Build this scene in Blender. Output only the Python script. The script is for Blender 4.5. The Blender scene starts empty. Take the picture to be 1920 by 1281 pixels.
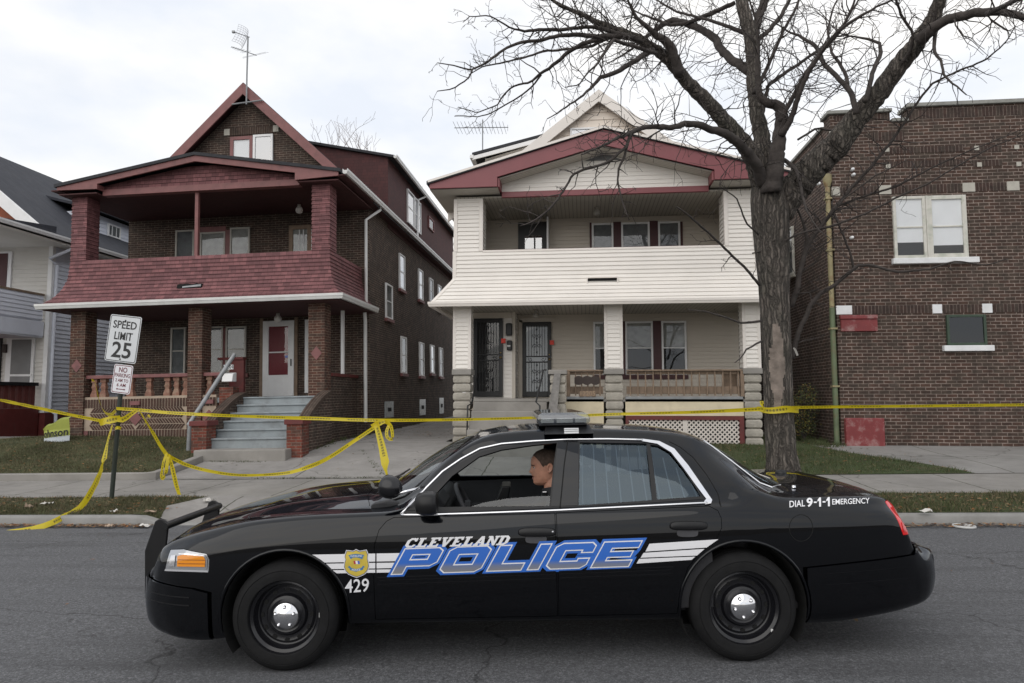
import bpy, bmesh, math, random
import numpy as np
from mathutils import Vector, Matrix, Euler
from mathutils.bvhtree import BVHTree
from mathutils.geometry import tessellate_polygon
random.seed(7)
R = math.radians
SC = bpy.context.scene
COL = SC.collection
# ------------------------------------------------------------------ camera, sky, sun, exposure
YAW, PIT, F, CX, CY = R(6), math.atan(101.5/1280), 1280., 960., 640.5
CAMZ = 1.71
cd = bpy.data.cameras.new('Camera'); cam = bpy.data.objects.new('Camera', cd); COL.objects.link(cam)
cam.location = (0, 0, CAMZ); cam.rotation_euler = (R(90)+PIT, 0, YAW)
cd.sensor_width = 36; cd.lens = 24; cd.clip_start = .05; cd.clip_end = 2000
SC.camera = cam
SUN_EL, SUN_AZ = 38, 205          # azimuth: degrees clockwise from +Y (behind the camera, to the left)
w = bpy.data.worlds.new('World'); SC.world = w; w.use_nodes = True
nt = w.node_tree; nt.nodes.clear()
N = lambda t: nt.nodes.new(t)
out = N('ShaderNodeOutputWorld'); bg = N('ShaderNodeBackground'); sky = N('ShaderNodeTexSky')
sky.sky_type = 'NISHITA'; sky.sun_disc = False; sky.sun_elevation = R(SUN_EL); sky.sun_rotation = R(SUN_AZ)
tc = N('ShaderNodeTexCoord'); mp = N('ShaderNodeMapping'); mp.inputs['Scale'].default_value = (1.1, 1.1, 2.4)
mp.inputs['Location'].default_value = (.35, .2, .1)
nz = N('ShaderNodeTexNoise'); nz.inputs['Scale'].default_value = 2.1; nz.inputs['Detail'].default_value = 9; nz.inputs['Roughness'].default_value = .55
rp = N('ShaderNodeValToRGB'); rp.color_ramp.elements[0].position = .36; rp.color_ramp.elements[1].position = .66
rp.color_ramp.elements[0].color = (.86, .86, .86, 1); rp.color_ramp.elements[1].color = (.97, .97, .97, 1)
nz2 = N('ShaderNodeTexNoise'); nz2.inputs['Scale'].default_value = 3.4; nz2.inputs['Detail'].default_value = 6
rp2 = N('ShaderNodeValToRGB'); rp2.color_ramp.elements[0].position = .35; rp2.color_ramp.elements[1].position = .7
rp2.color_ramp.elements[0].color = (7.0, 7.35, 7.95, 1); rp2.color_ramp.elements[1].color = (9.5, 9.2, 8.75, 1)
mx = N('ShaderNodeMix'); mx.data_type = 'RGBA'
L = nt.links.new
L(tc.outputs['Generated'], mp.inputs['Vector']); L(mp.outputs[0], nz.inputs['Vector']); L(mp.outputs[0], nz2.inputs['Vector'])
L(nz.outputs['Fac'], rp.inputs[0]); L(nz2.outputs['Fac'], rp2.inputs[0])
L(rp.outputs[0], mx.inputs[0]); L(sky.outputs[0], mx.inputs[6]); L(rp2.outputs[0], mx.inputs[7])
L(mx.outputs[2], bg.inputs['Color']); bg.inputs['Strength'].default_value = .131
L(bg.outputs[0], out.inputs['Surface'])
sl = bpy.data.lights.new('Sun', 'SUN'); so = bpy.data.objects.new('Sun', sl); COL.objects.link(so)
sl.energy = 1.2; sl.angle = R(75); sl.color = (1, .95, .88)
so.rotation_euler = Vector((math.sin(R(SUN_AZ))*math.cos(R(SUN_EL)), math.cos(R(SUN_AZ))*math.cos(R(SUN_EL)), math.sin(R(SUN_EL)))).to_track_quat('Z', 'Y').to_euler()
SC.view_settings.view_transform = 'Standard'; SC.view_settings.look = 'None'
SC.view_settings.exposure = 0; SC.view_settings.gamma = 1

# ------------------------------------------------------------------ measuring helpers (photo pixel -> point of a plane at a known distance)
_F = Vector((-math.sin(YAW)*math.cos(PIT), math.cos(YAW)*math.cos(PIT), math.sin(PIT)))
_R = Vector((math.cos(YAW), math.sin(YAW), 0)); _U = _R.cross(_F); _C = Vector((0, 0, CAMZ))
def ray(px, py): return _F + _R*((px-CX)/F) - _U*((py-CY)/F)
def atY(px, py, Y):
    d = ray(px, py); return _C + d*(Y/d.y)
def atX(px, py, X):
    d = ray(px, py); return _C + d*(X/d.x)
def atD(px, py, D): return _C + ray(px, py)*D

# ------------------------------------------------------------------ mesh builder
ORG = [Vector((0, 0, 0))]
class MB:
    def __init__(s): s.v = []; s.f = []; s.uv = None; s.mi = []
    def add(s, vs, fs, m=0):
        o = len(s.v); s.v += [tuple(p) for p in vs]
        for f in fs: s.f.append(tuple(i+o for i in f)); s.mi.append(m)
        return s
    def box(s, x0, x1, y0, y1, z0, z1, m=0):
        if x0 > x1: x0, x1 = x1, x0
        if y0 > y1: y0, y1 = y1, y0
        if z0 > z1: z0, z1 = z1, z0
        return s.add([(x0,y0,z0),(x1,y0,z0),(x1,y1,z0),(x0,y1,z0),(x0,y0,z1),(x1,y0,z1),(x1,y1,z1),(x0,y1,z1)],
            [(0,3,2,1),(4,5,6,7),(0,1,5,4),(1,2,6,5),(2,3,7,6),(3,0,4,7)], m)
    def hexa(s, b, t, m=0):     # bottom and top rings of equal length (counter-clockwise seen from above)
        n = len(b)
        return s.add(list(b)+list(t), [tuple(range(n-1,-1,-1)), tuple(range(n,2*n))]+[(i,(i+1)%n,n+(i+1)%n,n+i) for i in range(n)], m)
    def prism(s, poly, axis, a, b, m=0):
        def P(p, k):
            return (k,p[0],p[1]) if axis == 'x' else (p[0],k,p[1]) if axis == 'y' else (p[0],p[1],k)
        n = len(poly); vs = [P(p,a) for p in poly]+[P(p,b) for p in poly]
        fs = [(i,(i+1)%n,n+(i+1)%n,n+i) for i in range(n)]
        tris = tessellate_polygon([[Vector((p[0],p[1],0)) for p in poly]])
        for t in tris: fs.append(tuple(t)); fs.append(tuple(n+i for i in reversed(t)))
        return s.add(vs, fs, m)
    def tube(s, pts, rad, n=6, cap=True, m=0):
        pts = [Vector(p) for p in pts]; k = len(pts)
        if not hasattr(rad, '__len__'): rad = [rad]*k
        vs = []; t0 = (pts[1]-pts[0]).normalized()
        ref = Vector((0,0,1)) if abs(t0.z) < .9 else Vector((1,0,0))
        a = t0.cross(ref).normalized()
        for i, p in enumerate(pts):
            t = (pts[min(i+1,k-1)]-pts[max(i-1,0)]).normalized()
            a = (a - t*a.dot(t))
            a = a.normalized() if a.length > 1e-6 else t.orthogonal().normalized()
            b = t.cross(a)
            for j in range(n):
                th = 2*math.pi*j/n; vs.append(p+(a*math.cos(th)+b*math.sin(th))*rad[i])
        fs = [(i*n+j, i*n+(j+1)%n, (i+1)*n+(j+1)%n, (i+1)*n+j) for i in range(k-1) for j in range(n)]
        if cap: fs += [tuple(range(n-1,-1,-1)), tuple((k-1)*n+j for j in range(n))]
        return s.add(vs, fs, m)
    def lathe(s, prof, c, axis='z', n=24, m=0, caps=True):   # prof: (radius, height)
        vs = []
        for r, h in prof:
            for j in range(n):
                th = 2*math.pi*j/n; x, y = r*math.cos(th), r*math.sin(th)
                vs.append((c[0]+x,c[1]+y,c[2]+h) if axis == 'z' else (c[0]+x,c[1]+h,c[2]+y) if axis == 'y' else (c[0]+h,c[1]+x,c[2]+y))
        k = len(prof)
        fs = [(i*n+j, i*n+(j+1)%n, (i+1)*n+(j+1)%n, (i+1)*n+j) for i in range(k-1) for j in range(n)]
        if caps: fs += [tuple(range(n)), tuple((k-1)*n+j for j in reversed(range(n)))]
        return s.add(vs, fs, m)
    def build(s, name, mat, parent=None, smooth=False, bevel=0, angle=None, weld=False, label=None):
        me = bpy.data.meshes.new(name); o = ORG[0]
        me.from_pydata([(v[0]-o.x, v[1]-o.y, v[2]-o.z) for v in s.v], [], s.f)
        for mm in (mat if isinstance(mat, (list, tuple)) else [mat]): me.materials.append(mm)
        bm = bmesh.new(); bm.from_mesh(me)
        for f, m in zip(bm.faces, s.mi): f.material_index = m
        if weld: bmesh.ops.remove_doubles(bm, verts=bm.verts, dist=1e-4)
        bmesh.ops.recalc_face_normals(bm, faces=bm.faces)
        ul = bm.loops.layers.uv.new('UVMap')
        for f in bm.faces:
            n = f.normal; ax = max(range(3), key=lambda i: abs(n[i]))
            f.smooth = smooth or angle is not None
            for l in f.loops:
                c = l.vert.co+o
                l[ul].uv = (c.y, c.z) if ax == 0 else (c.x, c.z) if ax == 1 else (c.x, c.y)
        bm.to_mesh(me); bm.free()
        if angle is not None: me.set_sharp_from_angle(angle=R(angle))
        ob = bpy.data.objects.new(name, me); COL.objects.link(ob)
        if parent: ob.parent = parent
        if bevel:
            b = ob.modifiers.new('Bevel', 'BEVEL'); b.width = bevel; b.segments = 2; b.limit_method = 'ANGLE'; b.angle_limit = R(40)
        if label: ob['label'] = label
        return ob
def tag(o, label=None, cat=None, group=None, kind=None):
    if label: o['label'] = label
    if cat: o['category'] = cat
    if group: o['group'] = group
    if kind: o['kind'] = kind
    return o
def thing(name, loc, label, cat, rot=(0,0,0), group=None):
    o = bpy.data.objects.new(name, None); COL.objects.link(o); o.empty_display_size = .3
    o.location = loc; o.rotation_euler = rot
    ORG[0] = Vector(loc)
    return tag(o, label, cat, group)
def world(): ORG[0] = Vector((0,0,0))

# ------------------------------------------------------------------ materials
MATS = {}
class NT:
    def __init__(s, name):
        s.m = bpy.data.materials.new(name); s.m.use_nodes = True; s.t = s.m.node_tree; s.t.nodes.clear()
        s.o = s.n('ShaderNodeOutputMaterial'); s.p = s.n('ShaderNodeBsdfPrincipled'); s.l(s.p.outputs[0], s.o.inputs[0])
    def n(s, t, **k):
        x = s.t.nodes.new(t)
        for a, b in k.items(): setattr(x, a, b)
        return x
    def l(s, a, b): s.t.links.new(a, b)
    def coord(s, kind='Object', scale=None):
        c = s.n('ShaderNodeTexCoord'); o = c.outputs[kind]
        if scale:
            m = s.n('ShaderNodeMapping'); m.inputs['Scale'].default_value = scale; s.l(o, m.inputs[0]); o = m.outputs[0]
        return o
    def noise(s, vec, scale, detail=4, rough=.55):
        x = s.n('ShaderNodeTexNoise'); x.inputs['Scale'].default_value = scale; x.inputs['Detail'].default_value = detail; x.inputs['Roughness'].default_value = rough
        s.l(vec, x.inputs['Vector']); return x.outputs['Fac']
    def ramp(s, fac, stops):
        r = s.n('ShaderNodeValToRGB'); e = r.color_ramp.elements
        while len(e) < len(stops): e.new(.5)
        for x, (p, c) in zip(e, stops):
            x.position = p; x.color = (*c, 1) if hasattr(c, '__len__') else (c, c, c, 1)
        s.l(fac, r.inputs[0]); return r.outputs[0]
    def mix(s, fac, a, b, mode='MIX'):
        x = s.n('ShaderNodeMix', data_type='RGBA', blend_type=mode)
        for k, q in ((0,fac),(6,a),(7,b)):
            if hasattr(q, 'links'): s.l(q, x.inputs[k])
            elif k == 0: x.inputs[0].default_value = q
            else: x.inputs[k].default_value = (*q, 1)
        return x.outputs[2]
    def bump(s, h, dist=.01, strength=1):
        b = s.n('ShaderNodeBump'); b.inputs['Distance'].default_value = dist; b.inputs['Strength'].default_value = strength
        s.l(h, b.inputs['Height']); s.l(b.outputs[0], s.p.inputs['Normal'])
    def set(s, col=None, rough=None, **k):
        if col is not None:
            if hasattr(col, 'links'): s.l(col, s.p.inputs['Base Color'])
            else: s.p.inputs['Base Color'].default_value = (*col, 1)
        if rough is not None:
            if hasattr(rough, 'links'): s.l(rough, s.p.inputs['Roughness'])
            else: s.p.inputs['Roughness'].default_value = rough
        for a, b in k.items(): s.p.inputs[a.replace('_', ' ')].default_value = b
def mul(c, k): return tuple(x*k for x in c)
def mk(name, col, rough=.6, var=.18, scale=3., bump=0, bscale=60, metal=0, dirt=0, dirtcol=(.05,.045,.04), **k):
    if name in MATS: return MATS[name]
    s = NT(name); c = s.coord()
    a = s.noise(c, scale, 6); col1 = s.ramp(a, [(.3, mul(col, 1-var)), (.7, mul(col, 1+var))])
    if dirt:
        d = s.noise(c, scale*.7+1.3, 8, .65); dm = s.ramp(d, [(.5, 0), (.72, dirt)])
        col1 = s.mix(dm, col1, dirtcol)
    s.set(col1, rough, Metallic=metal, **k)
    if bump: s.bump(s.noise(c, bscale, 3), bump)
    MATS[name] = s.m; return s.m
def brick(name, c1, c2, mortar, bw=.21, bh=.066, ms=.011, soot=.35, sootcol=(.02,.017,.015), vert=False, bump=.008, spot=(.08,.06,.045)):
    if name in MATS: return MATS[name]
    s = NT(name); uv = s.coord('UV')
    if vert:
        m = s.n('ShaderNodeMapping'); m.inputs['Rotation'].default_value = (0,0,R(90)); s.l(uv, m.inputs[0]); uv = m.outputs[0]
    # slight wobble so courses are not ruler-straight
    b = s.n('ShaderNodeTexBrick'); b.inputs['Scale'].default_value = 1; b.inputs['Brick Width'].default_value = bw; b.inputs['Row Height'].default_value = bh
    b.inputs['Mortar Size'].default_value = ms*.5; b.inputs['Mortar Smooth'].default_value = .15; b.inputs['Bias'].default_value = -.1
    b.inputs['Color1'].default_value = (*c1,1); b.inputs['Color2'].default_value = (*c2,1); b.inputs['Mortar'].default_value = (*mortar,1)
    b.offset = .5 if not vert else 0.
    wn = s.n('ShaderNodeTexNoise'); wn.inputs['Scale'].default_value = 2.2; wn.inputs['Detail'].default_value = 3; s.l(s.coord(), wn.inputs['Vector'])
    va = s.n('ShaderNodeVectorMath', operation='MULTIPLY_ADD'); s.l(wn.outputs['Color'], va.inputs[0]); va.inputs[1].default_value = (.014,.014,0); s.l(uv, va.inputs[2])
    s.l(va.outputs[0], b.inputs['Vector'])
    oc = s.coord()
    col = b.outputs['Color']
    # per-brick hue patches
    v = s.n('ShaderNodeTexBrick'); v.inputs['Scale'].default_value = 1; v.inputs['Brick Width'].default_value = bw; v.inputs['Row Height'].default_value = bh; v.inputs['Mortar Size'].default_value = 0
    v.inputs['Color1'].default_value = (0,0,0,1); v.inputs['Color2'].default_value = (1,1,1,1); v.inputs['Bias'].default_value = .0; v.offset = b.offset; v.offset_frequency = 2
    s.l(va.outputs[0], v.inputs['Vector'])
    col = s.mix(s.ramp(v.outputs['Color'], [(.62, 0), (.9, .55)]), col, spot)
    g = s.noise(oc, 1.1, 8, .65); col = s.mix(s.ramp(g, [(.45, 0), (.75, soot)]), col, sootcol)
    g2 = s.noise(oc, 35, 3); col = s.mix(s.ramp(g2, [(.35, .25), (.65, 0)]), col, mul(c1, .5))
    g3 = s.noise(oc, 5.5, 7, .7); col = s.mix(1., col, s.ramp(g3, [(.3, .5), (.5, .95), (.72, 1.5)]), 'MULTIPLY')
    g4 = s.noise(s.coord('Object', (2.2, 2.2, .35)), 1.3, 7, .65); col = s.mix(s.ramp(g4, [(.55, 0), (.8, .4)]), col, mul(mortar, .55))
    g5 = s.noise(oc, 2.3, 5); col = s.mix(s.ramp(g5, [(.52, 0), (.7, .5)]), col, mul(c2, 1.1))
    s.set(col, .88)
    inv = s.n('ShaderNodeMath', operation='SUBTRACT'); inv.inputs[0].default_value = 1; s.l(b.outputs['Fac'], inv.inputs[1])
    ad = s.n('ShaderNodeMath', operation='MULTIPLY_ADD'); s.l(g2, ad.inputs[0]); ad.inputs[1].default_value = .35; s.l(inv.outputs[0], ad.inputs[2])
    s.bump(ad.outputs[0], bump)
    MATS[name] = s.m; return s.m
def shingle(name, c1, c2, gap, bw=.17, bh=.1, rough=.8, grime=.4, gcol=(.05,.02,.02)):
    if name in MATS: return MATS[name]
    s = NT(name); uv = s.coord('UV'); oc = s.coord()
    b = s.n('ShaderNodeTexBrick'); b.inputs['Scale'].default_value = 1; b.inputs['Brick Width'].default_value = bw; b.inputs['Row Height'].default_value = bh
    b.inputs['Mortar Size'].default_value = .0036; b.inputs['Mortar Smooth'].default_value = .2; b.offset = .37; b.squash = .7; b.squash_frequency = 3
    b.inputs['Color1'].default_value = (*c1,1); b.inputs['Color2'].default_value = (*c2,1); b.inputs['Mortar'].default_value = (*gap,1)
    s.l(uv, b.inputs['Vector'])
    col = b.outputs['Color']
    m2 = s.n('ShaderNodeMapping'); m2.inputs['Scale'].default_value = (9, 9, 2.2); s.l(oc, m2.inputs[0])
    g = s.noise(m2.outputs[0], 1, 8, .7); col = s.mix(s.ramp(g, [(.42, 0), (.75, grime)]), col, gcol)
    g2 = s.noise(oc, .9, 5); col = s.mix(s.ramp(g2, [(.45, 0), (.8, .35)]), col, gcol)
    s.set(col, rough); s.bump(s.noise(oc, 60, 4), .003)
    MATS[name] = s.m; return s.m
def glassmat(name, tint=(.6,.65,.68), gloss=1.0, fac=None, rough=.0):
    if name in MATS: return MATS[name]
    s = NT(name); s.t.nodes.remove(s.p)
    tr = s.n('ShaderNodeBsdfTransparent'); tr.inputs[0].default_value = (*tint,1)
    gl = s.n('ShaderNodeBsdfGlossy'); gl.inputs['Roughness'].default_value = rough; gl.inputs[0].default_value = (*gloss,1) if hasattr(gloss, '__len__') else (gloss,gloss,gloss,1)
    fr = s.n('ShaderNodeFresnel'); fr.inputs[0].default_value = 1.5
    mxs = s.n('ShaderNodeMixShader')
    # a pane only mirrors on the side that faces out; seen from within its own thickness it is clear
    mm = s.n('ShaderNodeMath', operation='MULTIPLY_ADD'); mm.use_clamp = True; s.l(fr.outputs[0], mm.inputs[0]); mm.inputs[1].default_value = 1.; mm.inputs[2].default_value = fac or 0
    ge = s.n('ShaderNodeNewGeometry'); nb = s.n('ShaderNodeMath', operation='SUBTRACT'); nb.inputs[0].default_value = 1; s.l(ge.outputs['Backfacing'], nb.inputs[1])
    m2 = s.n('ShaderNodeMath', operation='MULTIPLY'); s.l(mm.outputs[0], m2.inputs[0]); s.l(nb.outputs[0], m2.inputs[1]); s.l(m2.outputs[0], mxs.inputs[0])
    s.l(tr.outputs[0], mxs.inputs[1]); s.l(gl.outputs[0], mxs.inputs[2]); s.l(mxs.outputs[0], s.o.inputs[0])
    MATS[name] = s.m; return s.m

M_redbrick = brick('dark brown brick', (.066,.037,.027), (.034,.022,.018), (.27,.22,.175), bh=.066, ms=.013)
M_redbrick_pier = brick('red brown pier brick', (.105,.042,.027), (.062,.031,.023), (.34,.26,.2), bh=.066, soot=.2)
M_redsoldier = brick('soldier brick', (.06,.035,.025), (.045,.025,.019), (.21,.17,.135), vert=True, bw=2.2, bh=.07, soot=.25)
M_rbrick = brick('purple brown brick', (.078,.041,.029), (.036,.024,.018), (.31,.25,.215), bw=.218, bh=.0762, ms=.017, soot=.3)
M_rsoldier = brick('purple brown soldier brick', (.056,.03,.023), (.031,.02,.017), (.2,.155,.132), vert=True, bw=2.2, bh=.075, ms=.014)
M_redstair_brick = brick('orange red brick', (.2,.05,.03), (.13,.038,.026), (.26,.2,.16), bh=.066, soot=.35)
M_herring = brick('patterned brick', (.075,.04,.028), (.045,.028,.022), (.27,.21,.16), vert=True, bw=2.2, bh=.07, soot=.15)
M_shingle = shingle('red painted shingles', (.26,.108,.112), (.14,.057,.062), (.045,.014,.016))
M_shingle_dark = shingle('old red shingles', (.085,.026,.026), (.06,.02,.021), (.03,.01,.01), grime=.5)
M_roof = shingle('dark asphalt roof', (.035,.036,.042), (.025,.026,.032), (.012,.012,.014), bw=.3, bh=.14, gcol=(.012,.012,.014))
M_roofblue = shingle('blue black asphalt roof', (.034,.037,.05), (.022,.025,.036), (.014,.015,.02), bw=.3, bh=.14, gcol=(.05,.05,.055))
M_redtrim = mk('red trim paint', (.205,.079,.077), .55, .15, 4, .002, 40, dirt=.45, dirtcol=(.07,.03,.03))
M_redpaint = mk('dark red paint', (.13,.024,.022), .55, .2, 5, .002, 50, dirt=.5)
M_maroon = mk('maroon aluminium', (.215,.06,.068), .45, .06, 2)
M_maroon_dark = mk('dark maroon trim', (.06,.014,.016), .5, .1, 3)
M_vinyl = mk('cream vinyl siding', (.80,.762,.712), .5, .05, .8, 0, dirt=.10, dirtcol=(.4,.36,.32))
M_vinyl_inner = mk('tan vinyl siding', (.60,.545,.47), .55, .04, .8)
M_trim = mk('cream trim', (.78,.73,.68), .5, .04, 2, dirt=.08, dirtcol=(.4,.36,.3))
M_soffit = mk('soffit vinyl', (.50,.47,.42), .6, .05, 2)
M_white = mk('white paint', (.78,.78,.78), .45, .04, 3, dirt=.18, dirtcol=(.4,.39,.37))
M_greywood = mk('grey siding', (.68,.71,.79), .6, .06, 1.5, dirt=.12, dirtcol=(.2,.2,.2))
M_beige = mk('beige siding', (.62,.60,.56), .6, .06, 1.5)
M_gutter = mk('gutter metal', (.62,.62,.61), .35, .06, 3, dirt=.25, dirtcol=(.3,.28,.25))
M_concrete = mk('concrete', (.27,.255,.235), .85, .15, 1.2, .004, 70, dirt=.35, dirtcol=(.15,.14,.125))
M_block = mk('rock face block', (.36,.335,.29), .9, .18, 2.4, .02, 22, dirt=.35, dirtcol=(.17,.155,.135))
M_stepgrey = mk('grey painted steps', (.27,.30,.315), .7, .12, 2.5, .003, 60, dirt=.5, dirtcol=(.12,.115,.11))
M_stone = mk('lime stone', (.44,.42,.37), .8, .12, 5, .003, 50, dirt=.25, dirtcol=(.3,.28,.25))
M_whitestone = mk('white painted stone', (.74,.75,.76), .6, .06, 5, dirt=.25, dirtcol=(.35,.33,.3))
M_wood = mk('weathered brown wood', (.215,.155,.11), .8, .25, 6, .003, 40)
M_wooddark = mk('dark stained wood', (.035,.022,.018), .6, .2, 6)
M_yellowpaint = mk('pale yellow paint', (.66,.575,.41), .6, .08, 2, dirt=.3, dirtcol=(.3,.25,.17))
M_lattice = mk('white lattice', (.66,.61,.56), .6, .06, 5, dirt=.2, dirtcol=(.3,.27,.24))
M_black = mk('black void', (.006,.006,.006), .9, .1)
M_iron = mk('black iron', (.012,.012,.013), .45, .1)
M_rail = mk('grey steel rail', (.26,.27,.28), .45, .15, 6, metal=.3, dirt=.3)
M_glass = glassmat('house window glass', (.95,.96,.96), .9, .02)
M_glass_sky = glassmat('window glass mirror', (.7,.72,.75), .95, .3)
M_blind_glare = mk('white blind', (.84,.83,.85), .7, .03)  # real blinds, and painted sky white behind the brick house's side panes
M_curtain = mk('grey curtain', (.15,.155,.16), .8, .25, 6)
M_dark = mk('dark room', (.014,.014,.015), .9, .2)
M_drape = mk('pale drape', (.30,.295,.28), .8, .3, 5)
# ------------------------------------------------------------------ ground
YK = 9.2
def sm(a, b, x):
    t = min(1, max(0, (x-a)/(b-a))); return t*t*(3-2*t)
def drv(x):      # 1 where a driveway apron lowers the kerb
    a = sm(-6.35, -5.75, x)*(1-sm(.3, .9, x))
    b = sm(7.1, 7.7, x)
    return max(a, b)
def H(x, y):
    s = .02*x*(1-sm(12.3, 15.6, y))
    if y <= YK: return .012+s
    up = .125*(1-drv(x))
    if y <= 10.6: p = .012+up+(.21-.012-up)*sm(YK+.15, 10.6, y)
    elif y <= 12.4: p = .21+.03*(y-10.6)
    elif y <= 16: p = .264+.34*((y-12.4)/3.6)**.85
    else: p = .604+.012*(y-16)
    return p+s
def sheet(name, poly, off, mat, kind='structure', step=.22, parent=None):
    """a sheet over polygon poly (x,y), following the ground, off metres above it"""
    xs = [p[0] for p in poly]; ys = [p[1] for p in poly]
    bm = bmesh.new()
    vs = [bm.verts.new((p[0], p[1], 0)) for p in poly]; bm.faces.new(vs)
    def cuts(a, b, ax):
        n = max(1, int((b-a)/step))
        if n > 70: n = 70
        for i in range(1, n):
            k = a+(b-a)*i/n
            co = (k,0,0) if ax == 0 else (0,k,0); no = (1,0,0) if ax == 0 else (0,1,0)
            bmesh.ops.bisect_plane(bm, geom=bm.verts[:]+bm.edges[:]+bm.faces[:], plane_co=co, plane_no=no)
    cuts(min(xs), max(xs), 0); cuts(min(ys), max(ys), 1)
    bmesh.ops.triangulate(bm, faces=[f for f in bm.faces if len(f.verts) > 4])
    for v in bm.verts: v.co.z = H(v.co.x, v.co.y)+off
    ul = bm.loops.layers.uv.new('UVMap')
    for f in bm.faces:
        f.smooth = True
        if f.normal.z < 0: f.normal_flip()
        for l in f.loops: l[ul].uv = l.vert.co.xy
    bm.normal_update()
    for f in bm.faces:
        if f.normal.z < 0: f.normal_flip()
    me = bpy.data.meshes.new(name); bm.to_mesh(me); bm.free(); me.materials.append(mat)
    o = bpy.data.objects.new(name, me); COL.objects.link(o)
    if kind: o['kind'] = kind
    return o
def asphalt():
    s = NT('worn asphalt'); c = s.coord()
    g = s.noise(c, 95, 4, .75); col = s.ramp(g, [(.28, (.026,.026,.028)), (.52, (.092,.094,.101)), (.78, (.26,.26,.263))])
    sp = s.noise(c, 38, 5, .8); col = s.mix(1., col, s.ramp(sp, [(.32, .45), (.5, 1.), (.66, 1.9)]), 'MULTIPLY')
    a = s.noise(c, .55, 6, .6); col = s.mix(s.ramp(a, [(.35, .0), (.7, .5)]), col, (.082,.084,.09))
    b = s.noise(c, 9, 5, .7); col = s.mix(s.ramp(b, [(.63, 0), (.7, .75)]), col, (.024,.023,.024))
    st = s.noise(s.coord('Object', (.25, 2.2, 1)), 1.4, 5); col = s.mix(s.ramp(st, [(.52, 0), (.72, .45)]), col, (.028,.028,.03))
    # cracks
    v = s.n('ShaderNodeTexVoronoi', feature='DISTANCE_TO_EDGE'); v.inputs['Scale'].default_value = .42
    wn = s.n('ShaderNodeTexNoise'); wn.inputs['Scale'].default_value = 3; wn.inputs['Detail'].default_value = 6; s.l(c, wn.inputs['Vector'])
    va = s.n('ShaderNodeVectorMath', operation='MULTIPLY_ADD'); s.l(wn.outputs['Color'], va.inputs[0]); va.inputs[1].default_value = (.5,.35,0); s.l(s.coord('Object', (.6, 1.1, 1)), va.inputs[2])
    s.l(va.outputs[0], v.inputs['Vector'])
    cr = s.ramp(v.outputs['Distance'], [(.0012, .8), (.004, 0)]); col = s.mix(cr, col, (.012,.012,.012))
    s.set(col, .8); s.bump(g, .006, .8)
    return s.m
def slab(name, base, jx, jy, ox=0, oy=0, jw=.012, dirt=.4):
    """concrete flags with joints every jx, jy metres (0 = none)"""
    s = NT(name); c = s.coord()
    a = s.noise(c, .9, 7, .65); col = s.ramp(a, [(.3, mul(base, .72)), (.7, mul(base, 1.15))])
    g = s.noise(c, 120, 3, .6); col = s.mix(s.ramp(g, [(.3, .3), (.6, 0)]), col, mul(base, .45))
    d = s.noise(c, 3.1, 9, .7); col = s.mix(s.ramp(d, [(.5, 0), (.75, dirt)]), col, (.11,.1,.085))
    if jx or jy:
        b = s.n('ShaderNodeTexBrick'); b.offset = 0; b.inputs['Scale'].default_value = 1
        b.inputs['Brick Width'].default_value = jx or 200; b.inputs['Row Height'].default_value = jy or 200
        b.inputs['Mortar Size'].default_value = jw; b.inputs['Mortar Smooth'].default_value = .3
        mpp = s.n('ShaderNodeMapping'); mpp.inputs['Location'].default_value = (ox, oy, 0); s.l(c, mpp.inputs[0])
        wn = s.n('ShaderNodeTexNoise'); wn.inputs['Scale'].default_value = 5; wn.inputs['Detail'].default_value = 5; s.l(c, wn.inputs['Vector'])
        va = s.n('ShaderNodeVectorMath', operation='MULTIPLY_ADD'); s.l(wn.outputs['Color'], va.inputs[0]); va.inputs[1].default_value = (.05,.05,0); s.l(mpp.outputs[0], va.inputs[2])
        s.l(va.outputs[0], b.inputs['Vector'])
        col = s.mix(b.outputs['Fac'], col, (.055,.055,.035))
    v = s.n('ShaderNodeTexVoronoi', feature='DISTANCE_TO_EDGE'); v.inputs['Scale'].default_value = .38
    wn2 = s.n('ShaderNodeTexNoise'); wn2.inputs['Scale'].default_value = 2.2; wn2.inputs['Detail'].default_value = 7; s.l(c, wn2.inputs['Vector'])
    v2 = s.n('ShaderNodeVectorMath', operation='MULTIPLY_ADD'); s.l(wn2.outputs['Color'], v2.inputs[0]); v2.inputs[1].default_value = (.6,.6,0); s.l(c, v2.inputs[2]); s.l(v2.outputs[0], v.inputs['Vector'])
    col = s.mix(s.ramp(v.outputs['Distance'], [(.0015, .7), (.005, 0)]), col, (.05,.048,.04))
    s.set(col, .88); s.bump(g, .004, .6)
    return s.m
def dirtmat():
    s = NT('soil'); c = s.coord(); a = s.noise(c, 14, 8, .7)
    s.set(s.ramp(a, [(.3, (.05,.042,.03)), (.7, (.11,.095,.065))]), .95); s.bump(a, .03); return s.m
def turf(name, g1, g2, dry):
    s = NT(name); c = s.coord(); a = s.noise(c, 1.5, 6, .6); col = s.ramp(a, [(.3, g1), (.7, g2)])
    d = s.noise(c, 2.6, 7, .7); col = s.mix(s.ramp(d, [(.5, 0), (.72, .8)]), col, dry)
    e = s.noise(c, 60, 3); col = s.mix(s.ramp(e, [(.3, .5), (.6, 0)]), col, mul(g1, .4))
    s.set(col, .95); s.bump(e, .02); return s.m
M_asphalt = asphalt(); M_walk = slab('pavement flags', (.275,.262,.245), 1.55, 0, .3); M_drive = slab('driveway concrete', (.29,.276,.262), 3.05, 3.4, 2.35, 1.1, .014)
M_apron = slab('lot concrete', (.27,.262,.25), 4.2, 0, 1.2); M_soil = dirtmat()
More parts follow.
